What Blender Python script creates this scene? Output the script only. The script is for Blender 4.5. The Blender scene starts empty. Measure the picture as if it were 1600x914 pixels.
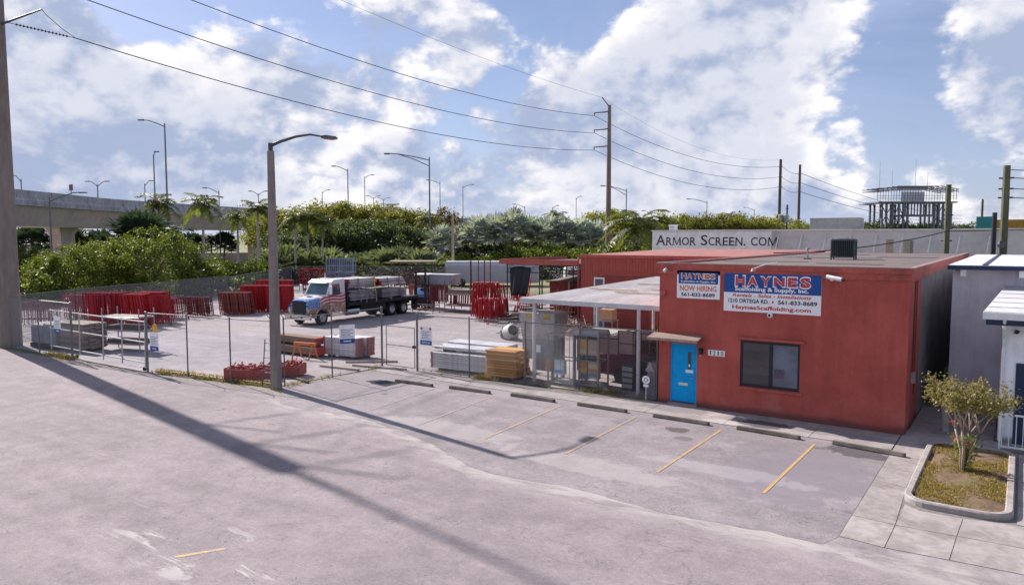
import bpy, math, random
from mathutils import Vector, Matrix
R = math.radians
random.seed(7)
sc = bpy.context.scene
col = sc.collection

# ------------------------------------------------------------------ camera
cam = bpy.data.cameras.new('camera'); cam_o = bpy.data.objects.new('camera', cam); col.objects.link(cam_o)
cam.sensor_width = 36.0; cam.lens = 36.0 * 1150 / 1600; cam.clip_end = 6000; cam.clip_start = 0.1
cam_o.location = (0, 0, 5.9)
cam_o.rotation_euler = (R(90 - 4.326), 0, R(34.8))
sc.camera = cam_o

# ------------------------------------------------------------------ light and exposure
SUN_AZ = 80.2          # degrees to the left of +Y
SUN_EL = 36.0
sun = bpy.data.lights.new('sun', 'SUN'); sun.energy = 4.9; sun.angle = R(0.6); sun.color = (1.0, 0.92, 0.87)
sun_o = bpy.data.objects.new('sun', sun); col.objects.link(sun_o)
sd = Vector((-math.sin(R(SUN_AZ)) * math.cos(R(SUN_EL)), math.cos(R(SUN_AZ)) * math.cos(R(SUN_EL)), math.sin(R(SUN_EL))))
sun_o.rotation_euler = sd.to_track_quat('Z', 'Y').to_euler()
sun_o.location = sd * 200
vs = sc.view_settings
vs.view_transform = 'Standard'; vs.look = 'None'; vs.gamma = 1.0; vs.exposure = 0.62; vs.use_curve_mapping = False
sc.render.engine = 'CYCLES'
sc.cycles.use_denoising = True
sc.cycles.max_bounces = 6; sc.cycles.diffuse_bounces = 3; sc.cycles.glossy_bounces = 3; sc.cycles.transmission_bounces = 4; sc.cycles.transparent_max_bounces = 8

# ------------------------------------------------------------------ node helper
class NT:
    def __init__(s, tree): s.t = tree
    def n(s, typ, ins=None, **at):
        nd = s.t.nodes.new(typ)
        for k, v in at.items(): setattr(nd, k, v)
        for k, v in (ins or {}).items():
            sock = nd.inputs[k]
            if isinstance(v, bpy.types.NodeSocket): s.t.links.new(v, sock)
            elif isinstance(v, bpy.types.Node): s.t.links.new(v.outputs[0], sock)
            else: sock.default_value = v
        return nd
    def math(s, op, a, b=0.0, c=0.0, clamp=False):
        return s.n('ShaderNodeMath', {0: a, 1: b, 2: c}, operation=op, use_clamp=clamp).outputs[0]
    def vm(s, op, a, b=(0, 0, 0), o=0, sc_=None):
        ins = {0: a, 1: b}
        if sc_ is not None: ins[3] = sc_
        return s.n('ShaderNodeVectorMath', ins, operation=op).outputs[o]
    def noise(s, vec, scale, detail=4, rough=0.55, dist=0.0, o=0):
        return s.n('ShaderNodeTexNoise', {'Vector': vec, 'Scale': scale, 'Detail': detail, 'Roughness': rough, 'Distortion': dist}).outputs[o]
    def ramp(s, v, a, b, lo=0.0, hi=1.0, smooth=True):
        return s.n('ShaderNodeMapRange', {'Value': v, 'From Min': a, 'From Max': b, 'To Min': lo, 'To Max': hi}, interpolation_type='SMOOTHSTEP' if smooth else 'LINEAR').outputs[0]
    def mix(s, f, a, b, mode='MIX'):
        nd = s.n('ShaderNodeMix', data_type='RGBA', blend_type=mode)
        for i, v in ((0, f), (6, a), (7, b)):
            sock = nd.inputs[i]
            if isinstance(v, bpy.types.NodeSocket): s.t.links.new(v, sock)
            elif i and len(v) == 3: sock.default_value = (*v, 1)
            else: sock.default_value = v
        return nd.outputs[2]
    def sep(s, v): return s.n('ShaderNodeSeparateXYZ', {0: v}).outputs

# ------------------------------------------------------------------ world: daylight sky with broken cumulus
w = bpy.data.worlds.new('World'); sc.world = w; w.use_nodes = True
for n_ in list(w.node_tree.nodes): w.node_tree.nodes.remove(n_)
N = NT(w.node_tree)
sky = N.n('ShaderNodeTexSky', sky_type='NISHITA', sun_disc=False, sun_elevation=R(SUN_EL), sun_rotation=R(-SUN_AZ), altitude=10, air_density=1.0, dust_density=0.6, ozone_density=2.0)
CLOUD_DARK, CLOUD_LIT = (0.25, 0.305, 0.44), (0.73, 0.705, 0.705)
dirv = N.n('ShaderNodeTexCoord').outputs['Generated']
dirn = N.vm('NORMALIZE', dirv)
def cloud_field(vec, det=7):
    st = N.vm('MULTIPLY', vec, (1.0, 1.0, 1.5))
    big = N.noise(st, 3.0, 2, 0.5, 0.15)
    fine = N.noise(st, 7.0, det, 0.62, 0.15)
    bil = N.math('ABSOLUTE', N.math('SUBTRACT', N.noise(st, 10.5, max(2, det - 3), 0.55, 0.1), 0.5))
    return N.math('ADD', N.math('ADD', N.math('MULTIPLY', big, 0.48), N.math('MULTIPLY', fine, 0.48)), N.math('MULTIPLY', bil, 0.38))
f0 = cloud_field(dirn)
def cdir(azl, el):   # azimuth in degrees left of +Y, elevation
    return (-math.sin(R(azl)) * math.cos(R(el)), math.cos(R(azl)) * math.cos(R(el)), math.sin(R(el)))
bias = None
CLOUDS = ((67.6, 12.8, 0.096, 0.09), (62.7, 10.0, 0.088, 0.11), (57.0, 8.2, 0.12, 0.13), (53.5, 12.1, 0.072, 0.1), (46.6, 11.5, 0.088, 0.12), (45.1, 5.4, 0.128, 0.09),
          (37.8, 14.1, 0.04, 0.13), (31.8, 15.0, 0.026, 0.14), (42.2, 17.7, 0.064, 0.14), (25.9, 10.7, 0.104, 0.16), (19.3, 14.6, 0.136, 0.2), (14.3, 12.0, 0.096, 0.14),
          (30.8, 7.4, 0.096, 0.12), (38.8, 4.5, 0.096, 0.07), (2.0, 13.2, 0.088, 0.16), (1.3, 8.5, 0.06, 0.2), (9.2, 5.6, 0.032, 0.1), (5.3, 5.6, 0.036, 0.1),
          (20.2, 4.3, 0.104, 0.06), (66.5, 5.1, 0.10, 0.14), (49.9, 15.9, 0.056, -0.14), (61.2, 14.0, 0.04, -0.08), (29.8, 16.9, 0.06, -0.2), (34.8, 11.8, 0.036, -0.12),
          (7.2, 9.6, 0.076, -0.09), (11.3, 3.2, 0.08, -0.03), (4.2, 3.0, 0.064, -0.02), (36.8, 7.4, 0.048, -0.06), (50.8, 1.9, 0.064, -0.05))
for azl, el, rad, amt in CLOUDS:
    d_ = N.n('ShaderNodeVectorMath', {0: dirn, 1: cdir(azl, el)}, operation='DISTANCE').outputs['Value']
    q = N.ramp(d_, 0.0, rad * 1.7, amt * 0.85, 0.0)
    bias = q if bias is None else N.math('ADD', bias, q)
zz = N.sep(dirn)[2]
dens = N.math('ADD', N.math('ADD', N.math('SUBTRACT', f0, 0.525), bias), N.ramp(zz, 0.03, 0.16, 0.055, 0.0))
sunw = Vector((sd.x * 0.7, sd.y * 0.7, 0.8)).normalized()
f1 = cloud_field(N.vm('ADD', dirn, tuple(sunw * 0.028)), 5)
f2 = cloud_field(N.vm('ADD', dirn, tuple(sunw * 0.085)), 3)
slope = N.math('ADD', N.math('MULTIPLY', N.math('SUBTRACT', f0, f1), 1.0), N.math('MULTIPLY', N.math('SUBTRACT', f0, f2), 0.75))
alpha = N.ramp(dens, -0.01, 0.075)
alpha = N.math('MULTIPLY', alpha, N.ramp(zz, -0.01, 0.04))
lit = N.ramp(slope, -0.10, 0.12)
thin = N.ramp(dens, 0.04, 0.24, 1.0, 0.46)
lit = N.math('MULTIPLY', N.math('ADD', lit, 0.06), thin, clamp=True)
ccol = N.mix(lit, CLOUD_DARK, CLOUD_LIT)
skys = N.vm('MULTIPLY', N.vm('SCALE', sky.outputs[0], sc_=0.062), (1.0, 0.98, 1.12))
veil = N.math('ADD', N.ramp(N.noise(N.vm('MULTIPLY', dirn, (1, 1, 2.5)), 2.2, 5, 0.6, 0.6), 0.35, 0.75, 0.15, 0.60), N.ramp(zz, 0.0, 0.22, 0.32, 0.0))
skyb = N.mix(veil, skys, (0.37, 0.43, 0.62))
fin = N.mix(alpha, skyb, ccol)
w.cycles.sampling_method = 'MANUAL'; w.cycles.sample_map_resolution = 512
bg = N.n('ShaderNodeBackground', {'Color': fin, 'Strength': 1.0})
out = N.n('ShaderNodeOutputWorld'); w.node_tree.links.new(bg.outputs[0], out.inputs[0])

# ------------------------------------------------------------------ materials
MATS = {}
def newmat(name):
    m = bpy.data.materials.new(name); m.use_nodes = True
    for n_ in list(m.node_tree.nodes): m.node_tree.nodes.remove(n_)
    return m, NT(m.node_tree)
def finish(m, N, colr, rough=0.8, metal=0.0, bump=None, bstr=0.2, bdist=0.01, spec=0.5, trans=None):
    ins = {'Base Color': colr if isinstance(colr, bpy.types.NodeSocket) else (*colr[:3], 1), 'Roughness': rough, 'Metallic': metal, 'Specular IOR Level': spec}
    if bump is not None:
        ins['Normal'] = N.n('ShaderNodeBump', {'Height': bump, 'Strength': bstr, 'Distance': bdist}).outputs[0]
    b = N.n('ShaderNodeBsdfPrincipled', ins)
    o = N.n('ShaderNodeOutputMaterial'); sh = b.outputs[0]
    N.t.links.new(sh, o.inputs[0])
    return m
def mat(name, c, rough=0.8, var=0.18, scale=3.0, metal=0.0, dirt=None, dirt_amt=0.5, dscale=1.2, bump=0.15, spec=0.4, rnd=0.0, stretch=(1, 1, 1)):
    """plain painted / metal / wood surface with mottling, grime patches and a per-object tint"""
    if name in MATS: return MATS[name]
    m, N = newmat(name)
    p = N.vm('MULTIPLY', N.n('ShaderNodeTexCoord').outputs['Object'], stretch)
    a = N.noise(p, scale * 4, 6, 0.6); b = N.noise(p, scale, 5, 0.6)
    f = N.math('ADD', N.math('MULTIPLY', a, 0.4), N.math('MULTIPLY', b, 0.6))
    f = N.ramp(f, 0.3, 0.7, 1 - var, 1 + var)
    cc = N.vm('SCALE', tuple(c), sc_=f)
    if rnd:
        oi = N.n('ShaderNodeObjectInfo').outputs['Random']
        cc = N.vm('SCALE', cc, sc_=N.ramp(oi, 0, 1, 1 - rnd, 1 + rnd, False))
    if dirt is not None:
        dm = N.ramp(N.noise(p, dscale, 8, 0.65, 0.4), 0.5, 0.68, 0, dirt_amt)
        cc = N.mix(dm, cc, dirt)
    MATS[name] = finish(m, N, cc, rough, metal, a, bump, 0.01, spec)
    return MATS[name]
def leafmat(name, c1, c2, trans=0.45, rough=0.5):
    m, N = newmat(name)
    g = N.n('ShaderNodeNewGeometry'); ri = g.outputs['Random Per Island']
    oi = N.n('ShaderNodeObjectInfo').outputs['Random']
    cc = N.mix(ri, c1, c2)
    cc = N.vm('SCALE', cc, sc_=N.ramp(oi, 0, 1, 0.75, 1.25, False))
    d = N.n('ShaderNodeBsdfPrincipled', {'Base Color': cc, 'Roughness': rough, 'Specular IOR Level': 0.35})
    t = N.n('ShaderNodeBsdfTranslucent', {'Color': N.vm('MULTIPLY', cc, (1.5, 1.45, 0.7))})
    mx = N.n('ShaderNodeMixShader', {0: trans, 1: d.outputs[0], 2: t.outputs[0]})
    o = N.n('ShaderNodeOutputMaterial'); N.t.links.new(mx.outputs[0], o.inputs[0])
    MATS[name] = m; return m

def glassmat(name, c, rough=0.08):
    m, N = newmat(name)
    p = N.n('ShaderNodeTexCoord').outputs['Object']
    cc = N.vm('SCALE', tuple(c), sc_=N.ramp(N.noise(p, 1.5, 3), 0.3, 0.7, 0.7, 1.3))
    MATS[name] = finish(m, N, cc, rough, 0.0, None, spec=0.9); return m

# ------------------------------------------------------------------ mesh helper
class MB:
    def __init__(s): s.v = []; s.f = []
    def add(s, vs, fs):
        o = len(s.v); s.v += [tuple(v) for v in vs]; s.f += [tuple(i + o for i in f) for f in fs]; return s
    def box(s, x0, x1, y0, y1, z0, z1):
        return s.add([(x0, y0, z0), (x1, y0, z0), (x1, y1, z0), (x0, y1, z0), (x0, y0, z1), (x1, y0, z1), (x1, y1, z1), (x0, y1, z1)],
                     [(3, 2, 1, 0), (4, 5, 6, 7), (0, 1, 5, 4), (1, 2, 6, 5), (2, 3, 7, 6), (3, 0, 4, 7)])
    def bbox(s, x0, x1, y0, y1, z0, z1, b=0.02):
        """box with chamfered vertical and top edges"""
        P = lambda k: [(x0 + k, y0, ), (x1 - k, y0), (x1, y0 + k), (x1, y1 - k), (x1 - k, y1), (x0 + k, y1), (x0, y1 - k), (x0, y0 + k)]
        a = P(b); c = [(min(max(x, x0 + b), x1 - b), min(max(y, y0 + b), y1 - b)) for x, y in a]
        v = [(x, y, z0) for x, y in a] + [(x, y, z1 - b) for x, y in a] + [(x, y, z1) for x, y in c]
        f = [tuple(range(7, -1, -1))]
        for r in (0, 8):
            for i in range(8): f.append((r + i, r + (i + 1) % 8, r + 8 + (i + 1) % 8, r + 8 + i))
        f.append(tuple(range(16, 24)))
        return s.add(v, f)
    def tube(s, p0, p1, r0, r1=None, n=6, caps=True):
        p0 = Vector(p0); p1 = Vector(p1); r1 = r0 if r1 is None else r1
        d = (p1 - p0).normalized(); u = d.orthogonal().normalized(); w_ = d.cross(u)
        v = []
        for p, r in ((p0, r0), (p1, r1)):
            for i in range(n):
                a = 2 * math.pi * i / n + math.pi / n
                v.append(p + (u * math.cos(a) + w_ * math.sin(a)) * r)
        f = [(i, (i + 1) % n, n + (i + 1) % n, n + i) for i in range(n)]
        if caps: f += [tuple(range(n - 1, -1, -1)), tuple(range(n, 2 * n))]
        return s.add(v, f)
    def path(s, pts, r, n=5, r_end=None):
        pts = [Vector(p) for p in pts]; v = []; f = []
        m = len(pts)
        for k, p in enumerate(pts):
            d = (pts[min(k + 1, m - 1)] - pts[max(k - 1, 0)]).normalized()
            up = Vector((0, 0, 1)) if abs(d.z) < 0.95 else Vector((1, 0, 0))
            u = d.cross(up).normalized(); w_ = u.cross(d)
            rr = r if r_end is None else r + (r_end - r) * k / (m - 1)
            for i in range(n):
                a = 2 * math.pi * i / n
                v.append(p + (u * math.cos(a) + w_ * math.sin(a)) * rr)
        for k in range(m - 1):
            for i in range(n): f.append((k * n + i, k * n + (i + 1) % n, (k + 1) * n + (i + 1) % n, (k + 1) * n + i))
        f += [tuple(range(n - 1, -1, -1)), tuple(range((m - 1) * n, m * n))]
        return s.add(v, f)
    def ext(s, poly, vec):
        """extrude a planar polygon (list of 3d points) along vec"""
        n = len(poly); vec = Vector(vec); poly = [Vector(p) for p in poly]
        return s.add(poly + [p + vec for p in poly], [tuple(range(n - 1, -1, -1)), tuple(range(n, 2 * n))] + [(i, (i + 1) % n, n + (i + 1) % n, n + i) for i in range(n)])
    def loft(s, secs, caps=True):
        n = len(secs[0]); v = [p for q in secs for p in q]; f = []
        for k in range(len(secs) - 1):
            for i in range(n): f.append((k * n + i, k * n + (i + 1) % n, (k + 1) * n + (i + 1) % n, (k + 1) * n + i))
        if caps: f += [tuple(range(n - 1, -1, -1)), tuple(range((len(secs) - 1) * n, len(secs) * n))]
        return s.add(v, f)
    def lathe(s, prof, n=16, o=(0, 0, 0), ax='z'):
        v = []; f = []; m = len(prof)
        for r, z in prof:
            for i in range(n):
                a = 2 * math.pi * i / n; c, d = r * math.cos(a), r * math.sin(a)
                q = (c, d, z) if ax == 'z' else ((c, z, d) if ax == 'y' else (z, c, d))
                v.append((q[0] + o[0], q[1] + o[1], q[2] + o[2]))
        for k in range(m - 1):
            for i in range(n): f.append((k * n + i, k * n + (i + 1) % n, (k + 1) * n + (i + 1) % n, (k + 1) * n + i))
        return s.add(v, f)
    def xf(s, M):
        s.v = [tuple(M @ Vector(v)) for v in s.v]; return s
    def mesh(s, name, m=None, smooth=False):
        me = bpy.data.meshes.new(name); me.from_pydata(s.v, [], s.f); me.update()
        if m is not None: me.materials.append(m)
        if smooth:
            me.polygons.foreach_set('use_smooth', [True] * len(me.polygons))
        return me
    def build(s, name, m, parent=None, loc=(0, 0, 0), rz=0.0, smooth=False):
        return inst(name, s.mesh(name, m, smooth), parent, loc, rz)

def inst(name, me, parent=None, loc=(0, 0, 0), rz=0.0, scale=None):
    o = bpy.data.objects.new(name, me); col.objects.link(o); o.location = loc
    if rz: o.rotation_euler = (0, 0, rz)
    if scale is not None: o.scale = scale if hasattr(scale, '__len__') else (scale,) * 3
    if parent is not None: o.parent = parent
    return o
def tag(o, label, cat=None, group=None, kind=None):
    if label: o['label'] = label
    if cat: o['category'] = cat
    if group: o['group'] = group
    if kind: o['kind'] = kind
    return o
def thing(name, label, cat, loc=(0, 0, 0), rz=0.0, group=None):
    o = inst(name, None, None, loc, rz); return tag(o, label, cat, group)
def structure(o): o['kind'] = 'structure'; return o
def stuff(o): o['kind'] = 'stuff'; return o
def copy_tree(o, parent=None):
    c = o.copy(); col.objects.link(c); c.parent = parent
    for ch in list(o.children): copy_tree(ch, c)
    return c
def text(parent, s, cx, cz, wd, ht, m, y=-0.012, off=0.0, shear=0.0, name='lettering', th=0.003):
    """flat lettering in the parent's XZ plane, facing -Y, stretched to wd x ht"""
    cu = bpy.data.curves.new('t', 'FONT'); cu.body = s; cu.size = 1.0; cu.offset = off; cu.shear = shear; cu.resolution_u = 3
    ob = bpy.data.objects.new('t', cu); col.objects.link(ob)
    dg = bpy.context.evaluated_depsgraph_get(); dg.update()
    me = bpy.data.meshes.new_from_object(ob.evaluated_get(dg))
    bpy.data.objects.remove(ob)
    xs = [v.co.x for v in me.vertices]; ys = [v.co.y for v in me.vertices]
    x0, x1, y0, y1 = min(xs), max(xs), min(ys), max(ys)
    for v in me.vertices:
        v.co = Vector((cx + ((v.co.x - x0) / (x1 - x0) - .5) * wd, y, cz + ((v.co.y - y0) / (y1 - y0) - .5) * ht))
    me.materials.clear(); me.materials.append(m); me.name = name
    o = inst(name, me, parent)
    if len(s) > 1: o['kind'] = 'stuff'
    return o

# ------------------------------------------------------------------ ground, lot, yard, pavement
def ground_mat():
    m, N = newmat('scrub_ground')
    p = N.n('ShaderNodeTexCoord').outputs['Object']
    a = N.noise(p, 0.09, 6, 0.6); b = N.noise(p, 1.3, 5, 0.6)
    c = N.mix(N.ramp(a, 0.42, 0.6), (0.10, 0.13, 0.045), (0.27, 0.24, 0.16))
    c = N.vm('SCALE', c, sc_=N.ramp(b, 0.3, 0.7, 0.7, 1.3))
    return finish(m, N, c, 0.95, 0, b, 0.5, 0.05)
def asphalt(name, base, tone=1.0, road=False, yard=False, stains=()):
    m, N = newmat(name)
    p = N.n('ShaderNodeTexCoord').outputs['Object']
    x, y, z = N.sep(p)
    big = N.noise(p, 0.22, 6, 0.6, 0.3); mid = N.noise(p, 1.6, 7, 0.62); grit = N.noise(p, 55, 3, 0.7); grit2 = N.noise(p, 18, 4, 0.75)
    f = N.math('ADD', N.math('MULTIPLY', big, 0.5), N.math('MULTIPLY', mid, 0.5))
    v = N.ramp(f, 0.32, 0.68, 0.80, 1.18)
    v = N.math('MULTIPLY', v, N.ramp(grit, 0.3, 0.7, 0.80, 1.20))
    v = N.math('MULTIPLY', v, N.ramp(grit2, 0.3, 0.72, 0.90, 1.10))
    spk = N.noise(p, 8, 5, 0.8)
    v = N.math('MULTIPLY', v, N.ramp(spk, 0.32, 0.68, 0.88, 1.12))
    cc = N.vm('SCALE', tuple(c * tone for c in base), sc_=v)
    # sweeping tyre bands, stretched along the lane
    st = N.noise(N.vm('MULTIPLY', p, (0.10, 0.9, 1)), 1.0, 5, 0.6, 0.5)
    cc = N.vm('SCALE', cc, sc_=N.ramp(st, 0.35, 0.7, 0.93, 1.07))
    if not yard:
        # oil drips
        vo = N.n('ShaderNodeTexVoronoi', {'Vector': p, 'Scale': 0.55, 'Randomness': 1.0}, feature='F1').outputs['Distance']
        drip = N.math('MULTIPLY', N.ramp(N.math('ADD', vo, N.math('MULTIPLY', mid, 0.10)), 0.09, 0.15, 0.5, 0.0), N.ramp(N.noise(p, 0.5, 2), 0.55, 0.62))
        cc = N.mix(drip, cc, (0.07, 0.065, 0.07))
    # hairline cracks in patches
    wv = N.vm('ADD', p, N.vm('SCALE', N.noise(p, 1.2, 5, 0.6, 0, 1), sc_=0.9))
    ed = N.n('ShaderNodeTexVoronoi', {'Vector': wv, 'Scale': 0.42}, feature='DISTANCE_TO_EDGE').outputs['Distance']
    ck = N.math('MULTIPLY', N.ramp(ed, 0.0005, 0.0045, 0.62, 0.0), N.ramp(N.noise(p, 0.3, 4), 0.53, 0.60))
    cc = N.mix(ck, cc, (0.10, 0.09, 0.09))
    rid = N.math('ABSOLUTE', N.math('SUBTRACT', N.noise(p, 0.33, 7, 0.58, 0.2), 0.5))
    lk = N.math('MULTIPLY', N.ramp(rid, 0.0004, 0.0030, 0.60, 0.0), N.ramp(N.noise(p, 0.55, 3), 0.47, 0.56))
    cc = N.mix(lk, cc, (0.105, 0.092, 0.092))
    if road:
        # worn pale scrapes in the lane
        dx = N.math('MULTIPLY', N.math('ADD', x, 12.3), 0.25); dy = N.math('MULTIPLY', N.math('SUBTRACT', y, 7.7), 0.75)
        rr = N.math('SQRT', N.math('ADD', N.math('MULTIPLY', dx, dx), N.math('MULTIPLY', dy, dy)))
        rot = N.n('ShaderNodeMapping', {'Vector': p, 'Rotation': (0, 0, R(24)), 'Scale': (0.42, 2.1, 1)}).outputs[0]
        sp = N.noise(rot, 1.0, 7, 0.68, 0.35)
        scr = N.math('MULTIPLY', N.ramp(sp, 0.555, 0.63, 0, 0.75), N.ramp(rr, 0.35, 1.15, 1.0, 0.0))
        cc = N.mix(scr, cc, (0.50, 0.475, 0.46))
        sp2 = N.math('MULTIPLY', N.ramp(sp, 0.44, 0.36, 0, 0.3), N.ramp(rr, 0.35, 1.15, 1.0, 0.0))
        cc = N.mix(sp2, cc, (0.20, 0.185, 0.19))
        # scattered black marks near the gate mouth
        dx = N.math('MULTIPLY', N.math('ADD', x, 19.6), 0.36); dy = N.math('MULTIPLY', N.math('SUBTRACT', y, 14.4), 0.8)
        r2 = N.math('SQRT', N.math('ADD', N.math('MULTIPLY', dx, dx), N.math('MULTIPLY', dy, dy)))
        rt2 = N.n('ShaderNodeMapping', {'Vector': p, 'Rotation': (0, 0, R(-30)), 'Scale': (0.5, 4.5, 1)}).outputs[0]
        bm = N.math('MULTIPLY', N.ramp(N.noise(rt2, 1.4, 6, 0.65, 0.3), 0.60, 0.66, 0, 0.75), N.ramp(r2, 0.3, 1.0, 1.0, 0.0))
        cc = N.mix(bm, cc, (0.09, 0.08, 0.08))
        # drifted pale dust along the seam between road and bays
        seam = N.math('ADD', N.math('ADD', 14.55, N.math('MULTIPLY', N.ramp(x, -10.5, -17.0, 0.0, 1.0), 1.9)), N.math('MULTIPLY', N.math('SUBTRACT', mid, 0.5), 1.3))
        ds = N.math('ABSOLUTE', N.math('SUBTRACT', y, seam))
        du = N.math('MULTIPLY', N.ramp(ds, 0.0, 1.0, 0.8, 0.0), N.ramp(x, -25, -19, 0.0, 1.0))
        du = N.math('MULTIPLY', du, N.ramp(N.noise(N.vm('MULTIPLY', p, (.5, 1.6, 1)), 1.3, 8, 0.7, .4), 0.38, 0.60, 0.08, 1.0))
        cc = N.mix(du, cc, (0.46, 0.42, 0.40))
    for k_, st_ in enumerate(stains): cc = stain(N, p, cc, *st_, seed=k_ * 3.7)
    h = N.math('ADD', N.math('MULTIPLY', grit, 0.6), N.math('MULTIPLY', grit2, 0.6))
    return finish(m, N, cc, 0.92, 0, h, 0.45, 0.008, 0.25)
def stain(N, p, cc, cx, cy, rx, ry, colr, amt, seed=0.0, rough=.9):
    d = N.n('ShaderNodeMapping', {'Vector': p, 'Location': (-cx / rx, -cy / ry, 0), 'Scale': (1 / rx, 1 / ry, 0)}).outputs[0]
    r_ = N.vm('LENGTH', d, o=1)
    nz = N.noise(N.vm('ADD', p, (seed, seed, 0)), 1.4, 7, .62, .3)
    k = N.ramp(N.math('ADD', r_, N.math('MULTIPLY', N.math('SUBTRACT', nz, .5), rough * 2.2)), .72, 1.02, amt, 0.0)
    return N.mix(k, cc, colr)
def sheet(name, poly, z, m, label=None):
    b = MB(); b.add([(x, y, z) for x, y in poly], [tuple(range(len(poly)))])
    return structure(b.build(name, m))
sheet('ground', [(-2500, -600), (1500, -600), (1500, 3000), (-2500, 3000)], -0.02, ground_mat())
road_m = asphalt('road_asphalt', (0.272, 0.234, 0.238), road=True)
bay_m = asphalt('bay_asphalt', (0.270, 0.238, 0.246), stains=((-4.3, 18.9, 1.9, 2.8, (.215, .190, .212), .75), (-3.5, 21.6, .95, .55, (.085, .078, .085), .85), (-8.5, 21.1, .42, .34, (.10, .075, .07), .85), (-8.0, 20.3, .34, .26, (.13, .118, .122), .7),
    (-6.0, 18.0, 2.2, .5, (.40, .37, .375), .4), (-9.0, 16.4, 2.8, .7, (.43, .39, .38), .45), (-14.5, 17.2, 3.0, .8, (.42, .385, .375), .45), (-11.6, 19.6, .5, .9, (.20, .178, .185), .45), (-14.3, 19.9, .6, 1.0, (.21, .188, .195), .4), (-5.9, 20.6, .6, .8, (.19, .17, .18), .45), (-17.3, 20.0, .5, .8, (.21, .19, .195), .4)))
yard_m = asphalt('yard_paving', (0.320, 0.285, 0.285), yard=True)
sheet('road', [(-90, -40), (40, -40), (40, 16.9), (-20, 16.9), (-24, 17.6), (-31, 16.9), (-45, 16.2), (-90, 14)], 0.0, road_m)
# parking bays: one asphalt sheet with a ragged seam towards the road
seam = []
xx = -21.5
while xx < -2.78:
    t = max(0, min(1, (-10.5 - xx) / 6.5)); t = t * t * (3 - 2 * t)
    seam.append((xx, 14.62 + 1.9 * t + random.uniform(-.05, .05) + .12 * math.sin(xx * 1.3))); xx += 0.35
seam.append((-2.775, 15.25))
sheet('parking_bays', seam + [(-2.775, 22.45), (-23.6, 22.9), (-23.7, 18.3)], 0.004, bay_m)
sheet('yard', [(-66, 14.5), (-45, 16.7), (-31, 17.0), (-24, 18.1), (-23.75, 23.9), (-21.7, 24.0), (-10.6, 24.6), (-10.6, 62), (-78, 62), (-66, 38)], 0.008, yard_m)
# older dark paving inside the gate
tb = MB(); tb.add([(x, y, 0.012) for x, y in ((-44, 17.4), (-31.5, 17.35), (-29.5, 19.3), (-26.5, 22.0), (-27.5, 23.0), (-32, 26), (-40, 27.5), (-46, 24))], [tuple(range(8))])
structure(tb.build('yard_patch', asphalt('old_yard_asphalt', (0.300, 0.272, 0.292), yard=True)))
# walkway along the fence and facade
conc = mat('concrete_walk', (0.325, 0.288, 0.275), 0.9, 0.2, 1.2, dirt=(0.16, 0.14, 0.13), dirt_amt=0.55, dscale=0.9, bump=0.3)
concd = mat('concrete_kerb', (0.345, 0.31, 0.29), 0.9, 0.22, 2.2, dirt=(0.17, 0.15, 0.13), dirt_amt=0.5, dscale=1.6, bump=0.35)
def walk_mat():
    m, N = newmat('stained_walkway')
    p = N.n('ShaderNodeTexCoord').outputs['Object']
    a = N.noise(p, 40, 4, .7); b_ = N.noise(p, 1.3, 7, .62)
    cc = N.vm('SCALE', (.34, .305, .295), sc_=N.math('MULTIPLY', N.ramp(b_, .3, .7, .78, 1.16), N.ramp(a, .3, .7, .9, 1.1)))
    for k_, st_ in enumerate(((-6.5, 23.2, .95, .55, (.085, .08, .088), .9), (-4.4, 23.4, 1.6, .45, (.24, .22, .225), .6), (-9.6, 23.6, 1.3, .5, (.20, .18, .18), .6), (-12.5, 23.3, 1.5, .4, (.25, .23, .225), .5), (-16.5, 23.4, 1.8, .4, (.22, .2, .2), .5), (-20.5, 23.4, 1.4, .5, (.22, .2, .2), .5), (-7.6, 22.8, .8, .3, (.5, .47, .45), .6))): cc = stain(N, p, cc, *st_, seed=k_ * 2.3)
    return finish(m, N, cc, .92, 0, a, .4, .008, .25)
wkm = walk_mat()
wk = structure(inst('walkway', None))
wx = [-23.55, -21.2, -18.4, -15.6, -12.8, -10.3, -7.6, -5.0, -2.79]
for a, b in zip(wx[:-1], wx[1:]):
    ya, yb = (22.9 + (-23.6 - a) * .0216, 22.9 + (-23.6 - b) * .0216)
    s_ = MB(); s_.ext([(a + .008, ya + .02, -.06), (b - .008, yb + .02, -.06), (b - .008, 24.33 if b > -10.4 else 23.98, -.06), (a + .008, 24.33 if a > -10.5 else 23.98, -.06)], (0, 0, .074))
    s_.build('slab', wkm, wk)
# yellow bay lines
def paint(name, c, wear):
    m, N = newmat(name)
    p = N.n('ShaderNodeTexCoord').outputs['Object']
    k = N.ramp(N.noise(p, 9, 7, 0.7), wear - .13, wear + .10)
    k = N.math('MULTIPLY', k, N.ramp(N.noise(p, 1.6, 4, 0.6), wear - .30, wear + .05))
    cc = N.mix(k, (0.295, 0.260, 0.276), c)
    return finish(m, N, cc, 0.8)
for xa, xb, wear, nm in ((-4.67, -4.70, .47, 'crisp'), (-7.39, -7.34, .50, 'worn'), (-10.24, -10.03, .53, 'faded'), (-13.1, -12.75, .54, 'paler'), (-15.97, -15.4, .58, 'ghost'), (-18.7, -18.0, .63, 'trace')):
    s_ = MB(); s_.add([(xa - .040, 21.85, .0115), (xb - .040, 16.95, .0115), (xb + .040, 16.95, .0115), (xa + .040, 21.85, .0115)], [(0, 1, 2, 3)])
    structure(s_.build('bay_line', paint('yellow_paint_' + nm, (0.56, 0.33, 0.06), wear)))
s_ = MB(); s_.add([(-12.72, 7.27, .004), (-12.60, 7.27, .004), (-12.16, 8.05, .004), (-12.28, 8.05, .004)], [(0, 1, 2, 3)])
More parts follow.
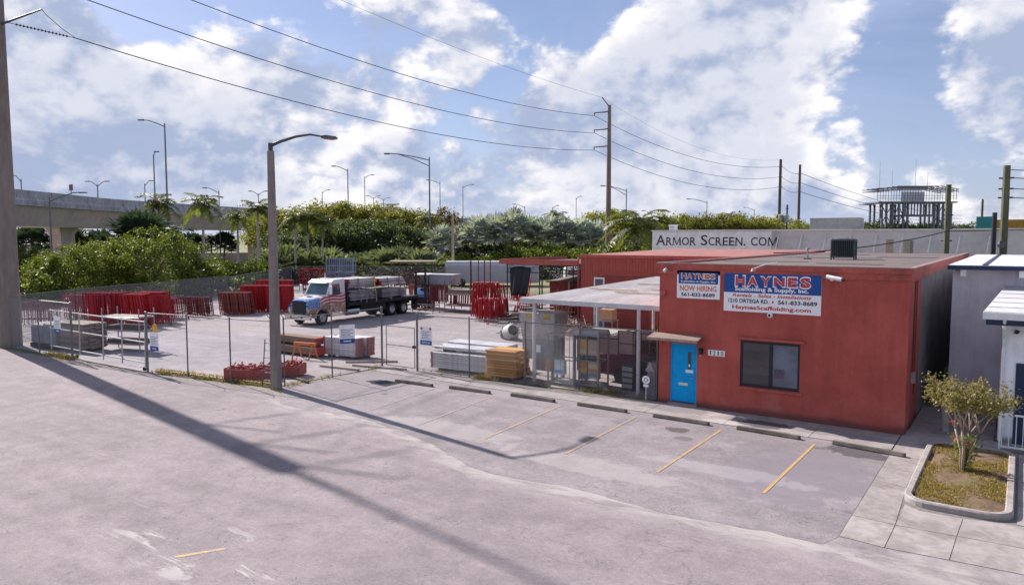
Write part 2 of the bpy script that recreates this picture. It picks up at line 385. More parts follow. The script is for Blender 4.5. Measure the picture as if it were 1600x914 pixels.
structure(s_.build('bay_line', paint('yellow_paint_scrap', (0.55, 0.36, 0.10), .50)))

# side pavement of concrete slabs, planter bed
pv = structure(inst('sidewalk', None))
sheet('sidewalk_bed', [(-2.765, 15.28), (1.2, 15.4), (1.2, 25.2), (-2.765, 25.2)], .0045, mat('joint_grout', (.20, .175, .165), .95, .25, 3))
sidem = mat('sidewalk_slab', (.335, .298, .285), .92, .22, 1.4, dirt=(.20, .165, .15), dirt_amt=.6, dscale=.8, rnd=.10, bump=.3)
def slab(poly, z1=0.012, m=sidem):
    s_ = MB(); s_.ext([(x, y, -.08) for x, y in poly], (0, 0, .08 + z1)); s_.build('slab', m, pv)
slab([(-2.76, 15.31), (-1.95, 15.22), (-1.94, 16.55), (-2.76, 16.62)])
slab([(-2.76, 16.64), (-1.94, 16.57), (-2.04, 19.2), (-2.76, 19.4)])
slab([(-2.76, 19.42), (-2.05, 19.22), (-2.02, 21.9), (-2.76, 21.9)])
slab([(-1.93, 15.22), (-.89, 15.3), (-.86, 16.6), (-1.92, 16.55)])
slab([(-1.92, 16.57), (-.86, 16.62), (-.82, 17.75), (-1.6, 17.72), (-1.93, 18.0)])
slab([(-.87, 15.3), (.9, 15.4), (.9, 16.7), (-.84, 16.62)])
slab([(-.84, 16.64), (.9, 16.72), (.9, 17.95), (-.1, 17.9), (-.80, 17.77)])
slab([(-2.76, 21.92), (-2.03, 21.92), (-1.9, 23.6), (-2.76, 23.6)])
slab([(-2.76, 23.62), (-1.9, 23.62), (-.5, 23.75), (-.5, 25.1), (-2.76, 25.1)])
slab([(.12, 18.0), (.9, 18.0), (.9, 23.9), (.12, 23.9)])
for y0, y1 in ((25.12, 27.0), (27.02, 29.0)): slab([(-2.66, y0), (-.5, y0), (-.5, y1), (-2.66, y1)])

# loose grit and litter along seams and fence feet
rgd = random.Random(21); bq = MB()
for (xa, ya), (xb, yb), k, sg in (((-20, 16.6), (-3, 15.0), 150, .35), ((-31, 17.1), (-24, 18.0), 160, .2), ((-43, 16.4), (-37.5, 16.6), 70, .2), ((-23.5, 18.5), (-22.5, 23.5), 60, .3), ((-21, 23.6), (-11, 23.9), 90, .2), ((-10, 24.1), (-2.9, 24.15), 60, .1), ((-16, 7.5), (-8, 9), 40, .8), ((-3.1, 22.5), (-3.0, 16), 50, .1)):
    for _ in range(k):
        t = rgd.random(); x_, y_ = xa + (xb - xa) * t + rgd.gauss(0, sg), ya + (yb - ya) * t + rgd.gauss(0, sg); r_ = rgd.uniform(.005, .016); z_ = .012
        bq.add([(x_ - r_, y_, z_), (x_, y_ - r_ * rgd.uniform(.5, 1), z_), (x_ + r_, y_, z_), (x_, y_ + r_, z_), (x_ + r_ * .2, y_, z_ + r_ * .8)], [(0, 1, 4), (1, 2, 4), (2, 3, 4), (3, 0, 4)])
tag(stuff(bq.build('loose_grit', mat('grit_stone', (.30, .265, .25), .95, .5, 9))), 'loose grit and small litter scattered along paving edges', 'grit')
# chain of wheel stops
wsm = mat('wheel_stop_concrete', (0.135, 0.112, 0.098), 0.95, 0.35, 2.5, dirt=(0.26, 0.225, 0.195), dirt_amt=0.5, dscale=2.0, bump=0.5, rnd=.12)
prof = [(-.085, 0), (.085, 0), (.085, .045), (.055, .115), (-.055, .115), (-.085, .045)]
b = MB(); secs = []
for x_, k in ((-.93, .72), (-.90, 1.0), (-.3, 1.0), (.3, 1.0), (.90, 1.0), (.93, .72)): secs.append([(x_, y * k, z * (.93 if k < 1 else 1)) for y, z in prof])
b.loft(secs); wsme = b.mesh('wheel_stop', wsm)
WS = [(-19.88, 21.70, -.05, 'nearest the pedestrian gate', 0), (-17.25, 21.96, -.05, 'second from the pedestrian gate', 0), (-14.50, 22.17, 0, 'third from the pedestrian gate', 0), (-11.70, 22.24, .0, 'left of the blue door', 0),
      (-8.83, 22.19, .02, 'in front of the blue door and house number', 0), (-6.08, 22.18, .06, 'in front of the dark window', 0), (-3.32, 22.04, .13, 'nearest the kerbed tree bed, set askew', 0)]
for x_, y_, rz, wh, _ in WS:
    o = inst('wheel_stop', wsme, None, (x_, y_, 0.004), -rz); o.scale = (1.02, 1, 1)
    tag(o, 'weathered concrete wheel stop ' + wh, 'wheel stop', 'wheel stops along the parking bays')
g_ = thing('drain_grate', 'dark square drain grate in the paving by the pedestrian gate', 'drain', (-20.95, 21.2, 0.005), -.08)
ir = mat('dark_iron', (0.06, 0.06, 0.068), 0.6, .2, 8, metal=.5)
q = MB(); q.box(-.45, .45, -.40, -.36, 0, .02).box(-.45, .45, .36, .40, 0, .02).box(-.45, -.41, -.36, .36, 0, .02).box(.41, .45, -.36, .36, 0, .02); q.build('frame', ir, g_)
for i in range(11): MB().box(-.40 + i * .074, -.355 + i * .074, -.355, .355, .002, .016).build('bar', ir, g_)

# ------------------------------------------------------------------ red stucco building
def stucco(name, c, wash):
    m, N = newmat(name)
    p = N.n('ShaderNodeTexCoord').outputs['Object']
    x, y, z = N.sep(p)
    a = N.noise(p, 30, 4, 0.7); b = N.noise(p, 0.8, 6, 0.6); s = N.noise(N.vm('MULTIPLY', p, (2.2, 2.2, .25)), 1.5, 6, 0.65)
    cc = N.vm('SCALE', tuple(c), sc_=N.ramp(N.math('ADD', N.math('MULTIPLY', b, .6), N.math('MULTIPLY', s, .4)), .3, .7, .78, 1.18))
    drip = N.math('MULTIPLY', N.ramp(N.noise(N.vm('MULTIPLY', p, (5, 5, .10)), 1.6, 5, .65), .56, .72, 0, .35), N.ramp(N.math('ADD', z, N.math('MULTIPLY', b, 1.6)), 4.0, 5.3))
    cc = N.mix(drip, cc, tuple(v * .45 for v in c))
    cc = N.vm('SCALE', cc, sc_=N.ramp(a, .3, .7, .93, 1.07))
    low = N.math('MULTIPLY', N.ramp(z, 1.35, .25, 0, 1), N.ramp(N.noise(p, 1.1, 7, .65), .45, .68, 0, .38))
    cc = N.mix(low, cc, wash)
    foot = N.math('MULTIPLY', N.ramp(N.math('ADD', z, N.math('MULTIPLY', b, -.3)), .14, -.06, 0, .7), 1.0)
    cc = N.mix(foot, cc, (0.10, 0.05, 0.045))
    # chalky scuffs
    sc_ = N.ramp(N.noise(N.vm('MULTIPLY', p, (1, 1, 2)), 6, 6, .7), .70, .76, 0, .35)
    cc = N.mix(sc_, cc, wash)
    return finish(m, N, cc, 0.9, 0, a, 0.35, 0.012, 0.25)
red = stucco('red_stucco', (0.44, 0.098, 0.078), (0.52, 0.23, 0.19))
redtrim = mat('red_trim_paint', (0.44, 0.095, 0.075), 0.7, 0.2, 2, dirt=(0.18, 0.06, 0.045), dirt_amt=.5, dscale=1.5)
sidegrey = mat('bare_side_wall', (0.24, 0.235, 0.24), 0.9, .3, .8, dirt=(.12, .12, .13), dscale=.4)
gravel = mat('roof_gravel', (0.165, 0.128, 0.120), 0.95, .35, 9, dirt=(0.10, 0.085, 0.09), dirt_amt=.7, dscale=.35, bump=.8)
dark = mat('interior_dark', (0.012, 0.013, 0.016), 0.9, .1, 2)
blk = mat('black_paint', (0.02, 0.021, 0.025), 0.5, .2, 5)
wht = mat('white_paint', (0.82, 0.82, 0.82), 0.6, .1, 3, dirt=(.45, .44, .42), dirt_amt=.4)
galv = mat('galvanised_steel', (0.33, 0.34, 0.36), 0.5, .2, 6, metal=.55, dirt=(.2, .17, .15), dirt_amt=.35)
alum = mat('bright_aluminium', (0.56, 0.56, 0.58), 0.45, .2, 4, metal=.45, rnd=.18)
rb = thing('red_building', 'single storey brick red stucco office building with flat gravel roof', 'building')
X0, X1, YF, YB, ZT = -10.55, -2.7, 24.35, 50.0, 4.86
b = MB(); T = .22
DX0, DX1, DZ0, DZ1 = -10.10, -9.14, .10, 2.18
WX0, WX1, WZ0, WZ1 = -7.64, -5.73, .93, 2.48
Y2 = YF + T
b.box(X0, DX0, YF, Y2, -.1, DZ1).box(DX0, DX1, YF, Y2, -.1, DZ0).box(DX1, WX0, YF, Y2, -.1, DZ1).box(X0, WX0, YF, Y2, DZ1, WZ1)
b.box(WX0, WX1, YF, Y2, -.1, WZ0).box(WX1, X1, YF, Y2, -.1, WZ1).box(X0, X1, YF, Y2, WZ1, ZT)
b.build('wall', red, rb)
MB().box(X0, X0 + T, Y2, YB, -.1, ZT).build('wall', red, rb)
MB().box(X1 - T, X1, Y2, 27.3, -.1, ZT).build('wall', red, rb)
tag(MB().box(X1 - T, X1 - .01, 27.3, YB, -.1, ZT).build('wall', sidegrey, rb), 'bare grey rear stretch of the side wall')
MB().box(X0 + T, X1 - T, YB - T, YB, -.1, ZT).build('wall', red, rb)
MB().box(X0 + T, X1 - T, Y2 + 1.0, Y2 + 1.1, 0, 4).build('dark_backing', dark, rb)  # added dark sheet behind the window, its black stands in for the unlit room
roof = MB().box(X0 + .1, X1 - .1, YF + .1, YB - .1, ZT - .1, ZT + .05).build('roof', gravel, rb)
tar = mat('tar_patch', (0.10, 0.095, 0.10), .8, .3, 3)
for i, (x_, y_, sx, sy, a) in enumerate(((-8.5, 30, 1.6, .25, .3), (-5.2, 29, 1.1, .3, -.2), (-7.4, 37, 2.1, .5, .1), (-4.6, 40, 1.2, 1.0, 0), (-8.4, 44, 1.5, .6, .2))):
    MB().box(-sx, sx, -sy, sy, 0, .012).build('roof_patch', tar, roof, (x_, y_, ZT + .052), a)
# drip edge and band under it
for nm, d, z0, z1 in (('coping', .10, ZT - .06, ZT + .11), ('band', .045, ZT - .26, ZT - .06)):
    q = MB(); q.box(X0 - d, X1 + d, YF - d, YF + .12, z0, z1); q.build(nm, redtrim, rb)
    MB().box(X1 - .12, X1 + d, YF + .12, YB, z0, z1).build(nm, redtrim, rb)
    MB().box(X0 - d, X0 + .12, YF + .12, YB, z0, z1).build(nm, redtrim, rb)
metal_edge = mat('weathered_flashing', (0.33, 0.27, 0.25), .6, .25, 3, metal=.3)
MB().box(X0 - .11, X1 + .11, YF - .11, YF + .02, ZT + .11, ZT + .135).build('flashing', metal_edge, rb)
MB().box(X1 - .02, X1 + .11, YF + .02, YB, ZT + .11, ZT + .135).build('flashing', metal_edge, rb)
MB().box(X0 - .11, X0 + .02, YF + .02, YB, ZT + .11, ZT + .135).build('flashing', metal_edge, rb)
# door
blue = mat('blue_door_paint', (0.003, 0.345, 0.74), 0.55, .12, 3, dirt=(.02, .20, .40), dirt_amt=.35, bump=.05, spec=.15)
dr = MB().box(DX0 + .05, DX1 - .05, YF + .05, YF + .10, DZ0 + .02, DZ1 - .05).build('door', blue, rb)
MB().box(DX0, DX0 + .05, YF + .03, YF + .14, DZ0, DZ1).build('door_frame', blue, rb)
MB().box(DX1 - .05, DX1, YF + .03, YF + .14, DZ0, DZ1).build('door_frame', blue, rb)
MB().box(DX0 + .05, DX1 - .05, YF + .03, YF + .14, DZ1 - .05, DZ1).build('door_frame', blue, rb)
MB().box(DX0 - .05, DX1 + .05, YF - .12, YF - .002, -.02, DZ0 - .015).build('door_step', mat('door_step_concrete', (.3, .24, .22), .9), rb)
MB().box(-9.48, -9.36, YF + .038, YF + .05, 1.30, 1.90).build('door_pane', glassmat('door_glass', (.02, .025, .03)), dr)
MB().box(-9.45, -9.39, YF + .030, YF + .038, 1.38, 1.47).build('notice', wht, dr)
MB().box(-9.55, -9.28, YF + .035, YF + .05, 1.17, 1.27).build('notice', wht, dr)
MB().box(-9.80, -9.46, YF + .035, YF + .05, .70, .80).build('mail_slot', mat('pale_metal', (.6, .6, .6), .35, .1, 5, metal=.5), dr)
q = MB(); q.tube((-9.27, YF + .05, .98), (-9.27, YF - .01, .98), .028, n=10); q.tube((-9.27, YF - .005, .98), (-9.39, YF - .005, .98), .013); q.build('handle', galv, dr)
MB().tube((-9.27, YF + .05, 1.1), (-9.27, YF + .03, 1.1), .025, n=10).build('lock', galv, dr)
# awning over the door
aw = thing('door_awning', 'flat brown timber awning slab above the blue door', 'awning', (-9.78, YF, 2.30))
MB().ext([(-.95, -.62, .05), (.88, -.62, .05), (.88, -.01, .16), (-.95, -.01, .16)], (0, 0, .055)).build('board', mat('awning_board', (.27, .2, .165), .85, .3, 3, dirt=(.1, .05, .04), stretch=(.4, 3, 3)), aw)
MB().box(-.95, .88, -.645, -.622, .02, .115).build('fascia', mat('awning_edge', (.34, .25, .2), .8, .3, 4), aw)
for i in range(5): MB().box(-.85 + i * .4, -.80 + i * .4, -.6, -.01, -.02, .045).build('rafter', redtrim, aw)
# wall lamp + house number
lp = thing('wall_lamp', 'small black lantern on the wall between door and house number', 'lamp', (-8.97, YF, 1.98))
MB().box(-.05, .05, -.03, -.002, -.09, .09).build('bracket', blk, lp)
q = MB(); q.lathe([(.0, .14), (.085, .05), (.085, .04), (.06, .04), (.05, -.12), (0, -.12)], 8, (0, -.11, 0)); q.build('lantern', blk, lp)
MB().tube((0, -.11, -.12), (0, -.11, -.15), .03, n=8).build('bulb', wht, lp)
hn = thing('house_number', 'white house number plaque reading 1210', 'sign', (-8.45, YF, 1.955))
MB().box(-.29, .29, -.02, -.002, -.10, .10).build('plate', wht, hn)
ink = mat('black_ink', (.015, .016, .02), .5, .05)
for i, ch in enumerate('1210'): text(hn, ch, -.205 + i * .135, 0, .085 if ch != '1' else .04, .15, ink, -.0225, .006, name='digit')
# window
wn = inst('window', None, rb)
fr = mat('bronze_frame', (.022, .023, .028), .4, .1, 4, metal=.3)
for x0, x1, z0, z1 in ((WX0, WX0 + .07, WZ0, WZ1), (WX1 - .07, WX1, WZ0, WZ1), (WX0 + .07, WX1 - .07, WZ0, WZ0 + .09), (WX0 + .07, WX1 - .07, WZ1 - .09, WZ1), (-6.70, -6.60, WZ0 + .09, WZ1 - .09)):
    MB().box(x0, x1, YF + .03, YF + .11, z0, z1).build('frame', fr, wn)
MB().box(WX0 + .07, -6.70, YF + .055, YF + .065, WZ0 + .09, WZ1 - .09).build('pane', glassmat('dark_glass', (.016, .022, .035), .06), wn)
MB().box(-6.60, WX1 - .07, YF + .075, YF + .085, WZ0 + .09, WZ1 - .09).build('pane', glassmat('screen_glass', (.085, .115, .165), .25), wn)
MB().box(-6.54, -6.22, YF + .068, YF + .074, 1.30, 1.60).build('notice', mat('window_notice', (.12, .09, .12), .8, .4, 12), wn)
MB().box(WX0 - .08, WX1 + .09, YF - .07, YF - .002, WZ0 - .09, WZ0 - .02).build('sill', redtrim, rb)
MB().box(WX0 - .10, WX1 + .14, YF - .09, YF - .002, WZ1 + .03, WZ1 + .10).build('window_hood', redtrim, rb)

# signs on the facade
def signmat(n, c): return mat(n, c, .55, .06, 2, dirt=tuple(v * .8 for v in c), dirt_amt=.3, bump=.03)
S_W, S_B, S_R, S_O, S_N = signmat('sign_white', (.90, .90, .90)), signmat('sign_blue', (.012, .075, .30)), signmat('sign_red', (.58, .055, .06)), signmat('sign_orange', (.66, .17, .05)), signmat('sign_navy', (.02, .03, .075))
bs = thing('fascia_sign', 'large blue and white company sign with red lettering, phone number and web address', 'sign', (-6.68, YF, 4.06))
MB().box(-1.54, 1.54, -.05, -.003, -.63, .63).build('board', S_W, bs)
MB().box(-1.54, 1.54, -.056, -.050, .0, .63).build('blue_panel', S_B, bs)
# capitals that grow towards both ends
wd = [.34, .36, .36, .38, .32, .34]; xs = -1.17
for ch, w_ in zip('HAYNES', wd):
    c_ = xs + w_ / 2; k = 1 + .16 * (abs(c_) / 1.2) ** 2
    text(bs, ch, c_, .385, w_ * 1.06, .36 * k, S_W, -.060, .055, name='letter_outline'); text(bs, ch, c_, .385, w_ * .90, .29 * k, S_R, -.064, .035, name='letter'); xs += w_ + .06
text(bs, 'Scaffolding & Supply, Inc.', .0, .105, 2.34, .17, S_W, -.060, .03)
text(bs, 'Rentals - Sales - Installations', .0, -.085, 2.5, .115, S_R, -.054, .022, .25)
text(bs, '1210 ORTEGA RD.', -.72, -.27, 1.32, .135, S_N, -.054, .028)
text(bs, '561-833-8689', .83, -.27, 1.20, .135, S_N, -.054, .028)
MB().lathe([(0, -.058), (.035, -.058), (.035, -.054)], 10, (.07, 0, -.27), 'y').build('dot', S_R, bs)
text(bs, 'HaynesScaffolding.com', .0, -.50, 2.5, .17, S_R, -.054, .03)
hs = thing('hiring_sign', 'small white hiring sign with blue header panel above the door', 'sign', (-9.13, YF, 4.26))
MB().box(-.76, .76, -.045, -.003, -.48, .48).build('board', S_W, hs)
MB().box(-.70, .70, -.050, -.045, .03, .42).build('blue_panel', S_B, hs)
xs = -.60
for ch in 'HAYNES':
    text(hs, ch, xs + .09, .29, .20, .20, S_W, -.053, .05, name='letter_outline'); text(hs, ch, xs + .09, .29, .165, .16, S_O, -.057, .03, name='letter'); xs += .205
text(hs, 'Scaffolding & Supply, Inc.', 0, .10, 1.24, .085, S_W, -.054, .02)
text(hs, 'NOW HIRING', 0, -.13, 1.30, .19, S_O, -.049, .022)
text(hs, '561-833-8689', 0, -.345, 1.20, .13, S_N, -.049, .028)
# cameras and floodlights
cm = thing('security_camera', 'white bullet camera on the wall right of the large sign', 'camera', (-4.85, YF, 4.60))
MB().box(-.05, .05, -.04, -.002, -.06, .06).build('mount', wht, cm)
q = MB(); q.tube((0, -.04, 0), (.05, -.16, .02), .022); q.build('arm', wht, cm)
q = MB(); q.tube((-.12, -.18, .07), (.34, -.30, .0), .065, .065, 10); q.build('body', wht, cm)
MB().tube((.34, -.30, .0), (.40, -.316, -.009), .05, .055, 10).build('lens_hood', blk, cm)
dc = thing('dome_camera', 'round white dome camera below the large sign', 'camera', (-6.70, YF, 3.36))
q = MB(); q.lathe([(0, -.10), (.05, -.10), (.085, -.06), (.095, -.002)], 14, ax='y'); q.build('housing', wht, dc, smooth=True)
MB().lathe([(0, -.135), (.03, -.125), (.045, -.101)], 12, ax='y').build('lens', blk, dc, smooth=True)
fl = thing('floodlight_arm', 'thin sign lighting arm leaning out over the large sign', 'lamp', (-6.9, YF, 4.88))
q = MB(); q.path([(.30, .30, .18), (.02, -.12, .12), (-.22, -.42, .0)], .014); q.build('arm', wht, fl)
q = MB(); q.lathe([(0, .05), (.05, .04), (.09, -.05), (0, -.05)], 10, (-.24, -.45, -.04)); q.build('lamp_head', mat('lamp_grey', (.35, .33, .33), .5), fl)
bl = thing('flood_lamp', 'tiny white flood lamp at the corner of the roof band', 'lamp', (-10.28, YF, 4.78))
MB().box(-.03, .03, -.10, -.05, -.05, .05).build('mount', wht, bl); MB().tube((0, -.1, .02), (-.02, -.22, -.08), .03, .06, 8).build('lamp_head', wht, bl)
jb = thing('junction_box', 'small red junction box on the corner of the office wall', 'box', (-10.40, YF, 3.92))
MB().box(-.09, .09, -.09, -.002, -.09, .09).build('box', redtrim, jb); MB().box(-.10, .10, -.10, -.091, -.10, .10).build('cover', redtrim, jb)
# conduit on the side wall
cd = thing('conduit', 'dark cable conduit with grey meter box on the red side wall', 'conduit', (X1, 25.4, 0))
q = MB(); q.path([(.03, 0, 4.55), (.03, 0, 3.2), (.03, .0, 2.7), (.03, 0, 1.75)], .018); q.path([(.03, .5, 4.55), (.03, .5, 1.0)], .014); q.build('pipe', mat('conduit_dark', (.10, .03, .03), .6), cd)
MB().box(.002, .12, -.09, .09, 1.42, 1.75).build('meter_box', galv, cd)
# air conditioner on the roof
ac = thing('air_conditioner', 'dark green condenser unit standing on the gravel roof', 'air conditioner', (-6.45, 34.6, ZT + .05), .08)
acm = mat('condenser_case', (.055, .085, .085), .5, .2, 4, metal=.2)
MB().bbox(-.46, .46, -.44, .44, .10, .16, .02).build('base_pan', acm, ac)
MB().box(-.40, .40, -.38, .38, .16, .80).build('coil', blk, ac)
for i in range(13):
    t = -.44 + i * .0733
    MB().box(t - .008, t + .008, -.455, -.43, .16, .80).build('fin', acm, ac); MB().box(-.455, -.43, t - .008, t + .008, .16, .80).build('fin', acm, ac); MB().box(.43, .455, t - .008, t + .008, .16, .80).build('fin', acm, ac)
for sx in (-1, 1):
    for sy in (-1, 1): MB().box(sx * .45 - .03, sx * .45 + .03, sy * .45 - .03, sy * .45 + .03, .0, .80).build('corner_post', acm, ac)
MB().bbox(-.49, .49, -.49, .49, .80, .90, .03).build('top', acm, ac)
q = MB(); [q.lathe([(r_, .905), (r_ + .02, .905), (r_ + .02, .92), (r_, .92)], 16) for r_ in (.1, .2, .3, .4)]; q.build('fan_grille', galv, ac)
vp = thing('roof_vent', 'thin pale vent pipe beside the condenser on the roof', 'vent', (-7.9, 34.4, ZT + .05))
MB().tube((0, 0, 0), (0, 0, .42), .03, n=8).build('pipe', galv, vp); MB().lathe([(0, .52), (.08, .50), (.09, .42), (0, .42)], 10).build('cap', galv, vp); MB().box(-.14, .14, -.14, .14, -.01, .04).build('base', blk, vp)

# ------------------------------------------------------------------ metal clad warehouse behind
mw = thing('metal_warehouse', 'long low red ribbed metal warehouse behind the white canopy', 'building')
mred = mat('red_metal_cladding', (0.40, 0.085, 0.06), .55, .15, 1.5, dirt=(.25, .05, .04), dirt_amt=.5, dscale=.8, bump=.05)
mred2 = mat('red_roller_door', (0.29, 0.05, 0.04), .6, .15, 1.5)
WY = 42.0
MB().box(-23.7, X0 - .01, WY + .05, 58, -.1, 4.55).build('wall', mred, mw)
pn = MB(); 
for k in range(3):
    x_ = k * .2; pn.ext([(x_, 0, 0), (x_ + .03, -.035, 0), (x_ + .075, -.035, 0), (x_ + .105, 0, 0)], (0, 0, 1))
pn.box(-.0, .6, 0.0, .03, 0, 1)
pme = pn.mesh('panel', mred)
def panel(x_, z0, z1): 
    o = inst('panel', pme, mw, (x_, WY, z0)); o.scale = (1, 1, z1 - z0)
x_ = -23.72
while x_ < X0 - .6:
    if -22.9 < x_ < -19.1: panel(x_, 3.43, 4.55)
    else: panel(x_, 0, 4.55)
    x_ += .6
MB().box(-22.72, -18.92, WY + .02, WY + .045, 0, 3.43).build('opening', mred2, mw)
for i in range(14): MB().box(-21.9, -18.95, WY - .01, WY + .018, .02 + i * .243, .235 + i * .243).build('door_slat', mred2, mw)
dfr = inst('side_door', None, mw)
for x0, x1, z0, z1 in ((-22.72, -22.63, .0, 3.3), (-22.05, -21.96, 0, 3.3), (-22.63, -22.05, 3.2, 3.3), (-22.63, -22.05, 2.1, 2.2)): MB().box(x0, x1, WY - .06, WY + .015, z0, z1).build('frame', wht, dfr)
MB().box(-22.63, -22.05, WY - .02, WY + .015, .0, 2.1).build('leaf', mat('grey_blue_door', (.12, .16, .2), .5), dfr)
MB().box(-22.63, -22.05, WY - .02, WY + .015, 2.2, 3.2).build('pane', glassmat('warehouse_glass', (.10, .11, .13), .1), dfr)
MB().box(-23.8, X0 - .12, WY - .10, WY + .3, 4.55, 4.75).build('fascia', mat('red_fascia', (.44, .09, .065), .55, .12, 1.5), mw)
MB().ext([(-23.8, WY + .3, 4.66), (X0 - .12, WY + .3, 4.66), (X0 - .12, 58, 4.85), (-23.8, 58, 4.85)], (0, 0, .06)).build('roof', mat('warehouse_roof', (.34, .14, .12), .7, .25, 1), mw)
MB().tube((-23.84, WY - .12, 4.50), (-23.84, WY - .12, .1), .05, n=8).build('downpipe', mred, mw)
wl = thing('flood_lamp', 'dark flood lamp high on the ribbed red metal wall', 'lamp', (-17.3, WY - .06, 4.25))
MB().box(-.06, .06, -.06, .0, -.08, .08).build('mount', mred, wl); MB().box(-.35, .25, -.30, -.06, -.05, .10).build('lamp_head', blk, wl)
# open red shed roof on trusses at the left of the warehouse
sh = thing('shed_canopy', 'open red edged shed roof on dark steel trusses beside the warehouse', 'shed')
MB().box(-30.0, -23.86, WY - .1, WY + 9, 4.06, 4.14).build('roof', mat('shed_roof', (.12, .05, .045), .8), sh)
MB().box(-30.05, -23.86, WY - .2, WY - .102, 4.0, 4.36).build('fascia', mat('shed_fascia', (.38, .09, .07), .5, .15, 2), sh)
MB().box(-30.15, -30.052, WY - .2, WY + 9, 4.0, 4.36).build('fascia', MATS['shed_fascia'], sh)
stl = mat('dark_steel', (.055, .055, .065), .5, .2, 4, metal=.4)
for y_ in (WY + .3, WY + 4.5, WY + 8.5):
    q = MB(); q.tube((-29.9, y_, 3.98), (-23.9, y_, 3.98), .03, n=4).tube((-29.9, y_, 3.45), (-23.9, y_, 3.45), .03, n=4)
    for k in range(12): q.tube((-29.9 + k * .5, y_, 3.98 if k % 2 else 3.45), (-29.4 + k * .5, y_, 3.45 if k % 2 else 3.98), .018, n=4)
    q.build('truss', stl, sh)
    for x_ in (-29.8, -26.9, -23.95): MB().tube((x_, y_, 0), (x_, y_, 4.05), .05, n=6).build('post', stl, sh)
sg = thing('red_store_shed', 'low dark red shed with brown roof left of the warehouse', 'shed', (-27.2, 47, 0))
MB().box(-2.0, 3.1, 0, 3, 0, 2.55).build('wall', mred2, sg); MB().ext([(-2.2, -.25, 2.5), (3.2, -.25, 2.75), (3.2, 3.2, 2.95), (-2.2, 3.2, 2.7)], (0, 0, .1)).build('roof', mat('shed_brown_roof', (.16, .13, .115), .8, .3, 2), sg)
MB().box(1.2, 2.5, -.03, -.002, .9, 2.2).build('hatch', mat('hatch_pink', (.45, .25, .22), .7), sg)
MB().tube((-.2, -.2, 0), (-.2, -.2, 2.6), .07, n=6).build('post', mat('post_pale', (.5, .45, .4), .8), sg)

# ------------------------------------------------------------------ white sheet canopy on posts
wc = thing('sheet_canopy', 'low white sheet metal canopy on white posts beside the office', 'canopy')
shm = mat('weathered_white_sheet', (.62, .59, .57), .9, .2, 1.0, dirt=(.42, .34, .27), dirt_amt=.65, dscale=.45, rnd=.10, bump=.1, spec=.15, stretch=(1, .35, 1))
CX0, CX1, CYF, CYB = -16.85, -10.68, 24.95, 38.4
n_ = 7; sw = (CX1 - CX0) / n_
cs = MB()
pts = []
for k in range(8):
    pts += [(k * sw / 8 + .0, 0), (k * sw / 8 + .04, .016), (k * sw / 8 + .08, 0)]
pts.append((sw - .004, 0))
top = [(x, 0, z) for x, z in pts]; 
for (xa, za), (xb, zb) in zip(pts[:-1], pts[1:]):
    cs.ext([(xa, 0, za), (xb, 0, zb), (xb, 0, zb - .012), (xa, 0, za - .012)], (0, CYB - CYF, .28))
csm = cs.mesh('roof_sheet', shm)
for k in range(n_): inst('roof_sheet', csm, wc, (CX0 + k * sw, CYF, 3.40 + .004 * (k % 2)))
MB().box(CX0 - .03, CX1, CYF - .12, CYF - .01, 3.22, 3.40).build('gutter', mat('gutter_white', (.55, .55, .55), .5, .15, 2), wc)
MB().box(CX0 - .05, CX0 - .005, CYF - .01, CYB, 3.30, 3.42).build('edge_trim', shm, wc)
q = MB(); [q.box(CX0, CX1, y_, y_ + .08, 3.24 + (y_ - CYF) * .0208, 3.37 + (y_ - CYF) * .0208) for y_ in (CYF + .1, 28.2, 31.6, 35.0, 38.2)]; q.build('purlins', wht, wc)
pw = mat('post_white', (.60, .60, .60), .55, .12, 3, dirt=(.35, .3, .27), dirt_amt=.4)
for x_, y_ in ((-11.63, 24.98), (-16.25, 24.98), (-13.6, 31.6), (-16.9, 31.6), (-13.6, 38.2), (-16.9, 38.2)):
    MB().tube((x_, y_, 0), (x_, y_, 3.24 + (y_ - CYF) * .02), .075, n=10).build('post', pw, wc)
for i, (x_, y_, a) in enumerate(((-13.2, 28.6, .1), (-15.1, 29.6, -.06), (-12.3, 30.4, .12), (-14.2, 33, .03))):
    o = tag(MB().box(-1.2, 1.2, -.09, .09, 0, .04).build('loose_board', mat('sun_bleached_board', (.55, .46, .36), .85, .25, 3, stretch=(.4, 3, 1)), None, (x_, y_, 3.447 + (y_ - CYF) * .0208), a),
            ['bleached board lying on the canopy nearest its gutter', 'bleached board on the canopy left of the others', 'bleached board on the canopy nearest the office wall', 'bleached board farthest back on the canopy'][i], 'board', 'boards lying on the canopy')

# ------------------------------------------------------------------ white neighbour building
nb = thing('white_building', 'white rendered neighbour building with navy roof edge and porch', 'building')
nwall = stucco('white_render', (.66, .65, .72), (.6, .58, .6))
navy = mat('navy_trim', (.018, .035, .085), .5, .1, 3)
MB().box(-1.95, 9, 29.0, 29.2, -.1, 4.8).build('wall', nwall, nb)
MB().box(-1.95, -1.75, 29.2, 46, -.1, 4.8).build('wall', nwall, nb)
rfm = mat('white_membrane_roof', (.60, .60, .62), .7, .12, .8, dirt=(.42, .41, .41), dirt_amt=.5, dscale=.5)
nr = MB().box(-2.05, 9.2, 28.3, 46, 4.84, 4.97).build('roof', rfm, nb)
MB().box(-2.07, 9.2, 28.27, 28.30, 4.82, 4.955).build('roof_edge', navy, nb)
MB().box(-1.10, -.98, 28.4, 45.8, 4.97, 5.0).build('roof_seam', navy, nr)
for x_ in (-1.70, -.10, 1.5, 3.1): MB().ext([(x_, 28.36, 4.83), (x_ + .16, 28.36, 4.83), (x_ + .16, 28.36, 4.60), (x_, 28.36, 4.60)], (0, .64, 0)).build('bracket', wht, nb)
